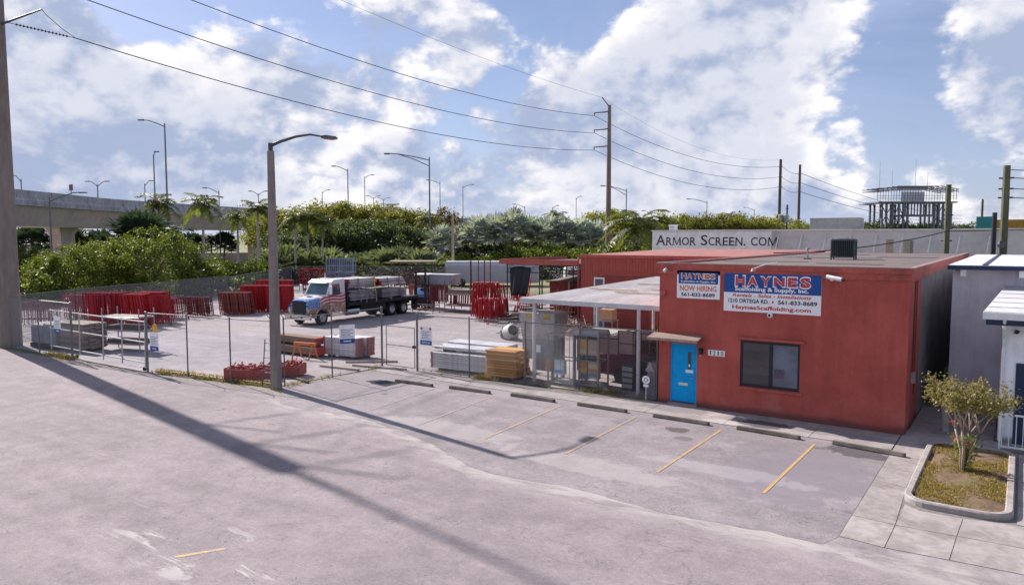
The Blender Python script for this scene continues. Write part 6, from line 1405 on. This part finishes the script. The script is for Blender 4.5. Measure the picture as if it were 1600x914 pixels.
for s in (-1, 1): MB().ext([(-.3, s * .33, -.28), (.15, s * .33, -.28), (-.05, s * .33, .1)], (0, s * .04, 0)).build('bracket', stl, cmx)
MB().lathe([(0, -.05), (.2, -.05), (.2, .05), (0, .05)], 12, (-.5, .38, -.16), 'y').build('wheel', blk, cmx)

# ------------------------------------------------------------------ right yard: hopper, cages, maroon machine, lifts under the canopy
hp = thing('steel_hopper', 'tall grey steel hopper with open flared top behind the fence', 'hopper', (-16.35, 25.85, 0), .06); hm = mat('hopper_grey', (.40, .38, .37), .65, .2, 1.5, dirt=(.15, .12, .11), dirt_amt=.6, dscale=1.0); hm2 = mat('hopper_mesh_grey', (.27, .27, .29), .6, .2, 2)
def shell(b, x0, x1, y0, y1, z0, z1, fl=0.0, t=.03):
    for s in (0, 1):
        X_ = (x0, x1)[s]; k = (-1, 1)[s]; b.ext([(X_, y0, z0), (X_ + k * fl, y0 - fl, z1), (X_ + k * fl, y1 + fl, z1), (X_, y1, z0)], (k * t, 0, 0))
        Y_ = (y0, y1)[s]; b.ext([(x0, Y_, z0), (x0 - fl, Y_ + k * fl, z1), (x1 + fl, Y_ + k * fl, z1), (x1, Y_, z0)], (0, k * t, 0))
b = MB(); shell(b, -.72, .72, -.5, .5, 1.75, 2.75, .10); b.build('bin', hm, hp)
MB().box(-.72, .72, -.5, .5, 1.70, 1.75).build('bin_floor', hm, hp)
for sx in (-1, 1):
    for sy in (-1, 1): MB().box(sx * .68 - .05, sx * .68 + .05, sy * .46 - .05, sy * .46 + .05, 0, 1.70).build('leg', hm2, hp)
MB().box(-.70, .70, -.48, -.44, .85, 1.68).build('front_panel', hm2, hp); MB().box(-.70, .70, .44, .48, .2, 1.68).build('back_panel', hm2, hp); MB().box(-.12, .12, -.512, -.482, 1.15, 1.45).build('notice', S_W, hp)
ylw = mat('yellow_stripe', (.48, .33, .08), .7, .3, 4)
for x_ in (-.5, .35): MB().box(x_, x_ + .26, -.632, -.60, 2.55, 2.76).build('yellow_label', ylw, hp)
for s in (-1, 1): MB().tube((s * .85, -.62, 2.77), (s * .85, .62, 2.77), .03, n=5).build('rim', hm, hp); MB().tube((-.85, s * .62, 2.77), (.85, s * .62, 2.77), .03, n=5).build('rim', hm, hp)
def poster(loc, rz, w_, h_, c, label, group='printed cartons in the cages', stripes=None, name='printed_carton', d=.25):
    o = thing(name, label, 'carton', loc, rz, group); MB().box(-w_ / 2, w_ / 2, 0, d, 0, h_).build('box', mat('carton_' + label[:14], c, .7, .2, 6), o)
    for k, cc in enumerate(stripes or ()): MB().box(-w_ / 2 + .03, w_ / 2 - .03, -.006, -.001, h_ * (.1 + k * .28), h_ * (.32 + k * .28)).build('print_band', mat('print_%.2f%.2f%.2f' % cc, cc, .7, .25, 9), o)
    return o
cage('tall galvanised cage in front of the hopper', (-14.95, 25.25, .01), .04, 1.15, .75, 2.05, galv, 2, 'galvanised cages at the fence', r=.024)
cage('galvanised cage holding printed cartons beside the maroon machine', (-13.85, 25.45, .01), .04, 1.0, .9, 2.1, galv, 2, 'galvanised cages at the fence', r=.024)
MBm = mat('cage_roof', (.28, .28, .31), .6)
o = thing('cage_lid', 'grey sheet lid over the carton cage', 'lid', (-13.85, 25.45, 2.08), .04); MB().loft([[(-.56, y, 0), (.56, y, 0), (.5, y, .16), (-.5, y, .16)] for y in (-.5, .5)]).build('sheet', MBm, o); MB().box(-.58, .58, -.52, .52, -.03, -.002).build('rim', MBm, o)
poster((-14.08, 25.12, 1.28), .04, .38, .62, (.55, .36, .16), 'orange printed carton high in the carton cage', stripes=((.55, .45, .32), (.6, .3, .1)))
poster((-13.64, 25.12, 1.28), .04, .40, .62, (.42, .33, .26), 'tan printed carton high in the carton cage', stripes=((.5, .42, .36),))
poster((-14.08, 25.12, .30), .04, .38, .72, (.45, .24, .07), 'orange and blue carton low in the carton cage', stripes=((.10, .20, .35), (.55, .33, .1)))
poster((-13.62, 25.12, .36), .04, .44, .66, (.50, .40, .25), 'pale patterned carton low in the carton cage', stripes=((.18, .28, .4), (.5, .25, .12), (.6, .5, .3)))
poster((-15.10, 25.02, .40), .04, .42, .58, (.55, .62, .68), 'white and blue printed carton in the tall cage', stripes=((.10, .34, .60), (.62, .66, .7)))
poster((-15.62, 25.0, .50), .04, .25, .45, (.50, .28, .16), 'small orange carton between hopper legs', stripes=((.55, .42, .3),))
mm = thing('maroon_trailer', 'maroon steel box trailer with pale open lids under the canopy', 'trailer', (-13.25, 27.3, 0), .05); mrn = mat('maroon_paint', (.135, .018, .030), .5, .2, 3); pink = mat('pale_pink_panel', (.47, .33, .31), .7, .15, 2)
MB().bbox(-.95, .95, -.6, .75, .42, 1.15, .04).build('body', mrn, mm); MB().box(-.95, -.10, -.63, -.602, 1.15, 1.75).build('open_lid', pink, mm)
MB().box(-.06, .62, -.63, -.602, 1.17, 2.1).build('open_lid', pink, mm)
for z_ in (1.16, 1.6, 2.1): MB().box(-.10, .66, -.66, -.631, z_, z_ + .04).build('lid_frame', mrn, mm)
for x_ in (-.1, .63): MB().box(x_, x_ + .04, -.66, -.631, 1.2, 2.1).build('lid_frame', mrn, mm)
for s in (-1, 1): MB().lathe([(0, -.1), (.16, -.1), (.32, -.08), (.32, .08), (.16, .1), (0, .1)], 14, (.1, s * .68, .32), 'y').build('wheel', blk, mm)
MB().tube((-.95, 0, .5), (-1.9, 0, .42), .05, n=6).build('drawbar', mrn, mm)
tbm = thing('flat_crate', 'long low crate with pale lid behind the maroon trailer', 'crate', (-14.2, 29.4, 0), .05); MB().box(-2.0, 1.4, -1.0, 1.0, 0, 1.55).build('body', mat('crate_dark', (.06, .055, .06), .8), tbm); MB().box(-2.1, 1.5, -1.1, 1.1, 1.552, 1.66).build('lid', mat('crate_lid', (.44, .42, .40), .7, .2, 2), tbm)
def lift(label, loc, rz, m1, accent):
    o = thing('scissor_lift', label, 'scissor lift', loc, rz, 'lifts parked under the canopy'); MB().bbox(-.75, .75, -.4, .4, .15, .65, .05).build('base', m1, o)
    for sx in (-.5, .5):
        for sy in (-1, 1): MB().lathe([(0, -.07), (.18, -.07), (.18, .07), (0, .07)], 10, (sx, sy * .42, .18), 'y').build('wheel', blk, o)
    for k in range(3):
        for s in (-1, 1): MB().tube((s * -.65, -.36, .68 + k * .12), (s * .65, -.36, .78 + k * .12), .035, n=4).build('scissor_arm', m1, o)
    MB().box(-.8, .8, -.42, .42, 1.08, 1.16).build('platform', m1, o)
    for sx in (-.78, 0, .78):
        for sy in (-.4, .4): MB().tube((sx, sy, 1.16), (sx, sy, 2.15), .022, n=5).build('stanchion', accent, o)
    for z_ in (1.65, 2.15):
        for sy in (-.4, .4): MB().tube((-.78, sy, z_), (.78, sy, z_), .022, n=5).build('rail', accent, o)
    return o
dgm = mat('dark_machine', (.035, .04, .05), .6, .2, 3)
lift('dark scissor lift under the canopy next to the office wall', (-11.65, 26.6, 0), .05, dgm, dgm); lift('dark scissor lift with dull yellow rails behind the first lift', (-11.6, 28.0, 0), .05, dgm, ylw)
lift('dark scissor lift deep under the canopy by the office wall', (-11.7, 30.5, 0), .0, dgm, dgm)
jm = mat('jumble_dark', (.055, .05, .055), .8, .3, 3)
for i, (x_, y_, w_, h_, lb) in enumerate(((-12.3, 25.7, .5, 1.0, 'small dark cabinet behind the white canopy post'), (-11.1, 25.25, .35, 1.25, 'narrow grey rack of parts beside the office corner'))):
    o = thing('parts_cabinet', lb, 'cabinet', (x_, y_, .01)); MB().bbox(-w_ / 2, w_ / 2, -.25, .25, 0, h_, .02).build('body', jm if i == 0 else hm2, o)
    for k in range(4): MB().box(-w_ / 2 + .04, w_ / 2 - .04, -.262, -.252, .1 + k * h_ * .22, .1 + k * h_ * .22 + h_ * .15).build('drawer', hm2, o)
wt = thing('water_cooler', 'white jerrycan and bucket standing by the maroon trailer', 'containers', (-12.15, 27.0, 0)); MB().bbox(-.16, .16, -.12, .12, .6, 1.05, .04).build('jerrycan', wht, wt); MB().tube((0, 0, 0), (0, 0, .6), .14, n=10).build('stand', hm2, wt)
sn = thing('traffic_triangle', 'pale triangular sign leaning inside the fence near the office', 'sign', (-11.15, 24.95, .95)); MB().ext([(-.2, 0, 0), (.2, 0, 0), (0, 0, .36)], (0, .02, 0)).build('plate', mat('dull_white', (.5, .42, .4), .7), sn); MB().tube((0, .03, -.94), (0, .03, .05), .015, n=5).build('stake', galv, sn)
hk = thing('yellow_hook', 'small yellow coil hanging from the canopy edge', 'coil', (-13.55, 31.4, 3.02)); b = MB(); b.lathe([(.10, -.04), (.17, -.04), (.17, .04), (.10, .04), (.10, -.04)], 14, ax='y'); b.build('coil', signmat('coil_yellow', (.55, .36, .02)), hk); MB().tube((0, 0, .15), (0, 0, .45), .01).build('hanger', blk, hk)
bx = thing('cardboard_box', 'tan cardboard box on a grey trolley before the red warehouse', 'box', (-19.9, 38.5, 1.05)); MB().box(-.42, .42, -.3, .3, 0, .62).build('box', mat('cardboard', (.48, .28, .16), .8, .15, 4), bx); MB().box(-.03, .03, -.302, .302, .621, .625).build('tape', pl_gr, bx)
tr_ = thing('trolley', 'grey trolley under the tan cardboard box', 'trolley', (-19.9, 38.5, 0)); MB().box(-.5, .5, -.4, .4, .98, 1.04).build('deck', galv, tr_)
for sx in (-.45, .45):
    for sy in (-.35, .35): MB().tube((sx, sy, 0), (sx, sy, .98), .025, n=5).build('leg', galv, tr_)
dk = thing('black_machine', 'black wheeled machine before the red warehouse wall', 'machine', (-15.6, 40.8, 0)); MB().bbox(-1.4, .8, -.5, .6, .35, 1.1, .1).build('body', blk, dk); MB().ext([(-1.6, -.4, 1.1), (.2, -.4, 1.1), (.6, -.4, 1.75), (-1.2, -.4, 1.55)], (0, .9, 0)).build('hood', blk, dk)
for x_ in (-1, .4): MB().lathe([(0, -.1), (.35, -.1), (.35, .1), (0, .1)], 12, (x_, -.55, .35), 'y').build('wheel', blk, dk)
jb_ = thing('frame_jumble', 'tangle of rusty pipes and frames heaped before the warehouse', 'scrap pile', (-22.6, 38.0, 0)); b = MB(); rg_ = random.Random(44)
for k in range(120):
    p = Vector((rg_.gauss(0, 1.3), rg_.gauss(0, .9), 0)); z_ = max(.05, 1.3 - .35 * abs(p.x) - .3 * abs(p.y)) * rg_.random(); a = rg_.uniform(0, 3.14); e = Vector((math.cos(a), math.sin(a), rg_.uniform(-.4, .5))) * rg_.uniform(.3, .9); b.tube((p.x - e.x, p.y - e.y, z_ + .05), (p.x + e.x, p.y + e.y, z_ + .1 + abs(e.z)), .028, n=4)
stuff(b.build('pipes', mat('jumble_rust', (.17, .10, .085), .8, .4, 2), jb_))
for i, (x_, y_, lb) in enumerate(((-24.6, 40.9, 'red A frame ladder left of the warehouse door'), (-23.6, 40.7, 'rusty A frame ladder right of the red A frame ladder'))):
    o = thing('step_ladder', lb, 'ladder', (x_, y_, 0), .2 * i, 'ladders by the warehouse')
    for s in (-1, 1):
        for sy in (-1, 1): MB().tube((s * .35, sy * .55, 0), (s * .2, 0, 2.5), .03, n=5).build('rail', R_BN, o)
    for k in range(6): MB().tube((-.32 + k * .022, -.46 + k * .085, .4 + k * .36), (.32 - k * .022, -.46 + k * .085, .4 + k * .36), .022, n=5).build('rung', R_BN, o)

# ------------------------------------------------------------------ flatbed truck with wrapped cab
def wrap_mat():
    m, N = newmat('cab_wrap')
    p = N.n('ShaderNodeTexCoord').outputs['Object']; x, y, z = N.sep(p)
    wv = N.math('ADD', N.math('MULTIPLY', N.math('SINE', N.math('MULTIPLY', x, 2.3)), .12), N.math('MULTIPLY', x, .16))
    t = N.math('ADD', z, wv)
    st = N.ramp(N.math('SINE', N.math('MULTIPLY', t, 30.0)), -.25, .25)
    stripes = N.mix(st, (.50, .03, .045), (.66, .64, .64))
    # tan eagle-like mottling low down
    tan = N.mix(N.ramp(N.noise(p, 5, 5, .6, .6), .42, .6), (.30, .17, .09), (.55, .45, .36))
    low = N.ramp(N.math('ADD', z, N.math('MULTIPLY', N.noise(p, 2.5, 3), .55)), 1.72, 1.55)
    cc = N.mix(low, stripes, tan)
    # blue star field on the hood flank
    vo = N.n('ShaderNodeTexVoronoi', {'Vector': N.vm('MULTIPLY', p, (1, .001, 1)), 'Scale': 8.5, 'Randomness': .15}, feature='F1').outputs['Distance']
    star = N.mix(N.ramp(vo, .22, .30), (.75, .77, .8), (.03, .14, .40))
    bx = N.math('MULTIPLY', N.ramp(N.math('ADD', x, N.math('MULTIPLY', N.noise(p, 3, 2), .3)), .05, .16), N.ramp(z, 1.1, 1.16))
    cc = N.mix(bx, cc, star)
    top = N.ramp(N.math('ADD', z, N.math('MULTIPLY', x, .10)), 1.80, 1.86)
    cab = N.ramp(x, -.50, -.58); topc = N.ramp(N.math('ADD', z, N.math('MULTIPLY', N.noise(p, 2, 3), .25)), 2.12, 2.18)
    tt = N.math('ADD', N.math('MULTIPLY', cab, topc), N.math('MULTIPLY', N.math('SUBTRACT', 1.0, cab), top), clamp=True)
    cc = N.mix(tt, cc, (.68, .69, .71))
    return finish(m, N, cc, .3, 0, None, spec=.6)
wrap = wrap_mat()
tk = thing('flatbed_truck', 'flatbed truck with flag painted white cab and black grille in the yard', 'truck', (-39.47, 32.9, .01), R(-86))
chrome = mat('chrome', (.62, .62, .63), .15, .05, 4, metal=1.0); tyre = mat('tyre_rubber', (.018, .018, .02), .85, .2, 6); hubm = mat('hub_alloy', (.55, .55, .56), .3, .1, 5, metal=.7); chas = mat('chassis_black', (.015, .016, .02), .6, .2, 4)
# cab shell
def cabsec(y, k): return [(x, y * (1 - max(0, z - 1.9) * .07), z) for x, z in ((-2.25, .75), (-.55, .75), (-.50, 1.92), (-.98, 2.82), (-1.15, 2.95), (-2.15, 3.0), (-2.25, 2.92))]
b = MB(); b.loft([cabsec(y, 0) for y in (-1.08, -1.02, 1.02, 1.08)]); cab = b.build('cab', wrap, tk)
gls = glassmat('truck_glass', (.035, .075, .10), .05)
b = MB(); b.ext([(-.535, -.93, 1.98), (-.535, .93, 1.98), (-.935, .84, 2.74), (-.935, -.84, 2.74)], (.022, 0, .014)); b.build('windscreen', gls, cab)
for s in (-1, 1):
    MB().ext([(-.80, s * 1.083, 1.95), (-1.08, s * 1.035, 2.66), (-1.72, s * 1.030, 2.68), (-1.75, s * 1.083, 1.95)], (0, s * .012, 0)).build('side_window', gls, cab)
    d_ = MB().ext([(-.72, s * 1.088, .95), (-.72, s * 1.088, 1.92), (-1.82, s * 1.088, 1.92), (-1.82, s * 1.088, .95)], (0, s * .012, 0)).build('door', wrap, cab)
    MB().box(-1.78, -1.62, s * 1.115 - .012, s * 1.115 + .012, 1.62, 1.68).build('handle', chrome, d_)
    q = MB(); q.tube((-.66, s * 1.08, 2.6), (-.52, s * 1.38, 2.62), .018).tube((-.66, s * 1.08, 1.95), (-.52, s * 1.38, 2.05), .018); q.build('mirror_arm', chas, cab); MB().bbox(-.58, -.48, s * 1.40 - .11, s * 1.40 + .11, 2.02, 2.62, .03).build('mirror', wht, cab)
    MB().box(-2.0, -.75, s * 1.10 - .10, s * 1.10 + .10, .50, .58).build('step', chrome, cab)
MB().ext([(-.90, -.9, 2.86), (-.62, -.86, 2.74), (-.62, .86, 2.74), (-.90, .9, 2.86)], (0, 0, .02)).build('sun_visor', wht, cab)
for y_ in (-.6, -.3, 0, .3, .6): MB().tube((-1.18, y_, 2.93), (-1.18, y_, 3.03), .04, .03, 6).build('marker_light', signmat('amber_lens', (.55, .3, .05)), cab)
MB().tube((-2.38, -.95, .9), (-2.38, -.95, 3.35), .07, n=10).build('exhaust_stack', chrome, cab)
# hood
def hsec(x, w0, w1, z0, z1): return [(x, -w0, z0), (x, w0, z0), (x, w0, z1 - .28), (x, w1, z1 - .06), (x, w1 * .6, z1), (x, -w1 * .6, z1), (x, -w1, z1 - .06), (x, -w0, z1 - .28)]
b = MB(); b.loft([hsec(-.56, .98, .90, .95, 1.93), hsec(0, .92, .82, .85, 1.86), (hsec(.55, .86, .74, .80, 1.78)), hsec(.98, .80, .66, .78, 1.68)]); hd = b.build('hood', wrap, tk)
MB().box(.982, 1.02, -.62, .62, .82, 1.60).build('grille', chas, hd)
for k in range(7): MB().box(1.022, 1.035, -.60, .60, .88 + k * .1, .905 + k * .1).build('grille_bar', mat('grille_grey', (.05, .05, .055), .4), hd)
MB().box(-.1, .2, -.2, .2, 1.862, 1.89).build('hood_scoop', chas, hd)
for s in (-1, 1):
    b = MB(); pts = [(.66 * math.cos(a), .66 * math.sin(a)) for a in [R(v) for v in range(0, 181, 15)]]
    for (xa, za), (xb, zb) in zip(pts[:-1], pts[1:]): b.ext([(xa, s * .74, .5 + za), (xb, s * .74, .5 + zb), (xb * .94, s * .74, .5 + zb * .94), (xa * .94, s * .74, .5 + za * .94)], (0, s * .46, 0))
    b.build('fender', wrap, tk)
    b = MB(); b.loft([[(x, s * y, z) for y, z in ((.72, .8), (1.02, .85), (1.0, 1.22), (.78, 1.38))] for x in (.66, .9, 1.02)]); b.build('headlamp_housing', wrap, tk)
    MB().loft([[(x, s * (.86 + .10 * math.cos(a)), 1.06 + .15 * math.sin(a)) for a in [R(v) for v in range(0, 360, 45)]] for x in (1.022, 1.05)]).build('headlamp', glassmat('headlamp_glass', (.45, .48, .5), .1), tk)
MB().loft([[(x, -1.16 * k, .42), (x, 1.16 * k, .42), (x, 1.16 * k, .76), (x, -1.16 * k, .76)] for x, k in ((1.0, 1), (1.18, 1), (1.26, .93))]).build('bumper', chrome, tk)
for s in (-.5, .5): MB().tube((1.262, s, .58), (1.275, s, .58), .07, n=10).build('fog_lamp', chas, tk)
def wheel(x, y, dual=False):
    o = inst('wheel', None, tk, (x, y, .5)); s = 1 if y > 0 else -1; wdt = .15
    b = MB(); b.lathe([(.29, -wdt), (.46, -wdt), (.50, -wdt * .75), (.50, wdt * .75), (.46, wdt), (.29, wdt)], 22, ax='y'); b.build('tyre', tyre, o, smooth=False)
    if dual: b = MB(); b.lathe([(.29, -wdt), (.46, -wdt), (.50, -wdt * .75), (.50, wdt * .75), (.46, wdt), (.29, wdt)], 22, (0, -s * .34, 0), 'y'); b.build('tyre', tyre, o)
    b = MB(); b.lathe([(0, s * (.02 if dual else .12)), (.12, s * (.02 if dual else .12)), (.14, s * -.02), (.22, s * -.02), (.29, s * .13), (.305, s * .13)] if dual else [(0, s * .2), (.10, s * .2), (.12, s * .1), (.22, s * .07), (.27, s * .13), (.305, s * .14)], 18, ax='y'); b.build('rim', hubm, o)
for s in (-1, 1):
    wheel(0, s * 1.0)
    for x_ in (-7.1, -8.47): wheel(x_, s * 1.03, True)
for s in (-1, 1): MB().box(-10.0, 1.0, s * .42 - .05, s * .42 + .05, .70, .98).build('chassis_rail', chas, tk)
for s in (-1, 1): MB().tube((-2.35, s * .92, .68), (-3.55, s * .92, .68), .28, n=16).build('fuel_tank', chrome, tk)
MB().box(-2.4, -2.32, -1.15, 1.15, 1.05, 2.75).build('headboard', chas, tk)
MB().box(-10.1, -2.32, -1.22, 1.22, 1.18, 1.32).build('bed', chas, tk)
for s in (-1, 1):
    MB().box(-10.1, -2.32, s * 1.235 - .012, s * 1.235 + .012, 1.08, 1.32).build('side_rail', chas, tk)
    MB().box(-6.4, -3.7, s * 1.06 - .10, s * 1.06 + .10, .55, 1.06).build('tool_box', chas, tk)
    MB().box(-10.0, -9.97, s * .95 - .28, s * .95 + .28, .3, 1.1).build('mud_flap', chas, tk)
    for x_ in (-4.2, -5.2, -6.9, -8.6): MB().box(x_ - .03, x_ + .03, s * 1.262, s * 1.27 + .03, 1.2, 2.0).build('stake', galv, tk)
MB().box(-10.12, -10.10, -1.2, 1.2, .85, 1.18).build('tail_bar', chas, tk)
TM = Matrix.Translation((-39.47, 32.9, .01)) @ Matrix.Rotation(R(-86), 4, 'Z')
def load(x0, nw, nh, z0, L, wd, th, m, label, ends=None, y0=0.0):
    p = TM @ Vector((x0, y0, 0)); me = MB().bbox(-L / 2, L / 2, -wd / 2, wd / 2, 0, th, .008).mesh('scaffold_plank', m); em = None
    if ends: em = MB().box(L / 2 - .25, L / 2 + .012, -wd / 2 - .003, wd / 2 + .003, -.002, th + .003).mesh('end_cap', ends)
    rg_ = random.Random(int(x0 * -71)); c, s = math.cos(R(-86)), math.sin(R(-86))
    for j in range(nh):
        for i in range(nw):
            v = (i - (nw - 1) / 2) * (wd + .012) + rg_.uniform(-.012, .012); u = rg_.uniform(-.14, .14)
            o = inst('scaffold_plank', me, None, (p.x + u * c - v * s, p.y + u * s + v * c, z0 + j * (th + .020)), R(-86) + rg_.uniform(-.012, .012)); tag(o, label, 'plank', label)
            if em: inst('end_cap', em, o)
rce = mat('crimson_ends', (.30, .012, .03), .5, .2, 5)
lalu = mat('load_aluminium', (.46, .455, .47), .5, .3, 3, metal=.3, rnd=.35, dirt=(.22, .19, .18), dirt_amt=.6, stretch=(.4, 2, 2))
load(-3.95, 4, 6, 2.33, 3.0, .48, .085, lalu, 'aluminium plank with crimson ends in the forward top bundle on the truck', rce)
load(-7.3, 4, 5, 2.33, 3.0, .48, .085, lalu, 'aluminium plank with crimson ends in the rear top bundle on the truck', rce)
load(-4.1, 4, 7, 1.42, 2.6, .48, .085, mat('grey_tube_stock', (.30, .295, .31), .55, .3, 4, metal=.3, rnd=.4, dirt=(.14, .12, .11), dirt_amt=.6), 'grey plank in the forward lower bundle on the truck bed')
load(-7.6, 4, 6, 1.42, 2.7, .48, .085, MATS['grey_tube_stock'], 'grey plank in the rear lower bundle on the truck bed')
for x_, z0, z1, lb in ((-3.2, 1.33, 1.415, 'forward'), (-5.0, 1.33, 1.415, 'second'), (-6.7, 1.33, 1.415, 'third'), (-8.5, 1.33, 1.415, 'rear')):
    p = TM @ Vector((x_, 0, z0)); tag(MB().box(-.06, .06, -1.05, 1.05, 0, z1 - z0 - .004).build('bearer', wood, None, p, R(-86)), lb + ' timber bearer between truck bed and lower bundles', 'bearer', 'bearers on the truck')
for x_, lb in ((-3.2, 'forward'), (-5.1, 'second'), (-6.4, 'third'), (-8.3, 'rear')):
    p = TM @ Vector((x_, 0, 2.24)); tag(MB().box(-.06, .06, -1.05, 1.05, .005, .085).build('bearer', wood, None, p, R(-86)), lb + ' timber bearer under the top bundles on the truck', 'bearer', 'bearers on the truck')
ystrap = mat('strap_yellow', (.55, .45, .03), .7, .1); gstrap = mat('strap_grey', (.20, .2, .22), .7, .1)
for i, (x_, m_, z1, lb) in enumerate(((-5.25, ystrap, 2.97, 'yellow ratchet strap over the forward bundle on the truck'), (-3.6, gstrap, 2.97, 'grey ratchet strap over the forward bundle near the cab'), (-6.75, gstrap, 2.88, 'grey ratchet strap over the rear bundle on the truck'), (-8.1, gstrap, 2.88, 'rearmost grey ratchet strap on the truck load'))):
    o = thing('ratchet_strap', lb, 'strap', tuple(TM @ Vector((x_, 0, 0))), R(-86), 'straps on the truck load'); b = MB(); b.box(-.05, .05, -1.02, 1.02, z1 - .012, z1)
    for s in (-1, 1): b.ext([(-.05, s * 1.02, z1), (.05, s * 1.02, z1), (.05, s * 1.28, 1.30), (-.05, s * 1.28, 1.30)], (0, s * .012, 0))
    b.build('webbing', m_, o)
# forklift behind the truck
fk = thing('forklift', 'blue forklift with dark mast and white overhead guard behind the truck', 'forklift', (-40.6, 45.6, .01), R(-60)); fb = mat('forklift_blue', (.012, .09, .28), .45, .15, 3)
MB().loft([[(x, -.6, z0), (x, .6, z0), (x, .6, z1), (x, -.6, z1)] for x, z0, z1 in ((-1.2, .5, 1.5), (-.9, .35, 1.65), (0, .35, 1.5), (.5, .35, 1.2), (.8, .4, .9))]).build('body', fb, fk)
for x_, y_ in ((.75, -.55), (.75, .55), (-1.1, -.55), (-1.1, .55)): MB().tube((x_ * .95, y_, 1.0), (x_ * .8, y_, 2.75), .04, n=6).build('guard_post', blk, fk)
MB().box(-1.0, .75, -.62, .62, 2.75, 2.85).build('overhead_guard', wht, fk); MB().bbox(-.6, 0, -.3, .3, 1.5, 1.65, .04).build('seat', blk, fk); MB().box(-.68, -.6, -.3, .3, 1.6, 2.1).build('backrest', blk, fk)
for y_ in (-.38, .38): MB().box(.98, 1.12, y_ - .07, y_ + .07, .1, 3.6).build('mast', blk, fk)
for z_ in (.9, 2.0, 3.5): MB().box(1.0, 1.1, -.32, .32, z_, z_ + .12).build('mast_bar', blk, fk)
for y_ in (-.28, .28): MB().box(1.15, 2.1, y_ - .06, y_ + .06, .3, .36).build('fork', stl, fk)
MB().box(1.13, 1.2, -.5, .5, .3, 1.0).build('carriage', blk, fk)
for x_, r_ in ((.75, .4), (-.85, .32)):
    for s in (-1, 1): MB().lathe([(0, -.13), (r_ * .6, -.13), (r_, -.1), (r_, .1), (r_ * .6, .13), (0, .13)], 16, (x_, s * .6, r_), 'y').build('wheel', tyre, fk)
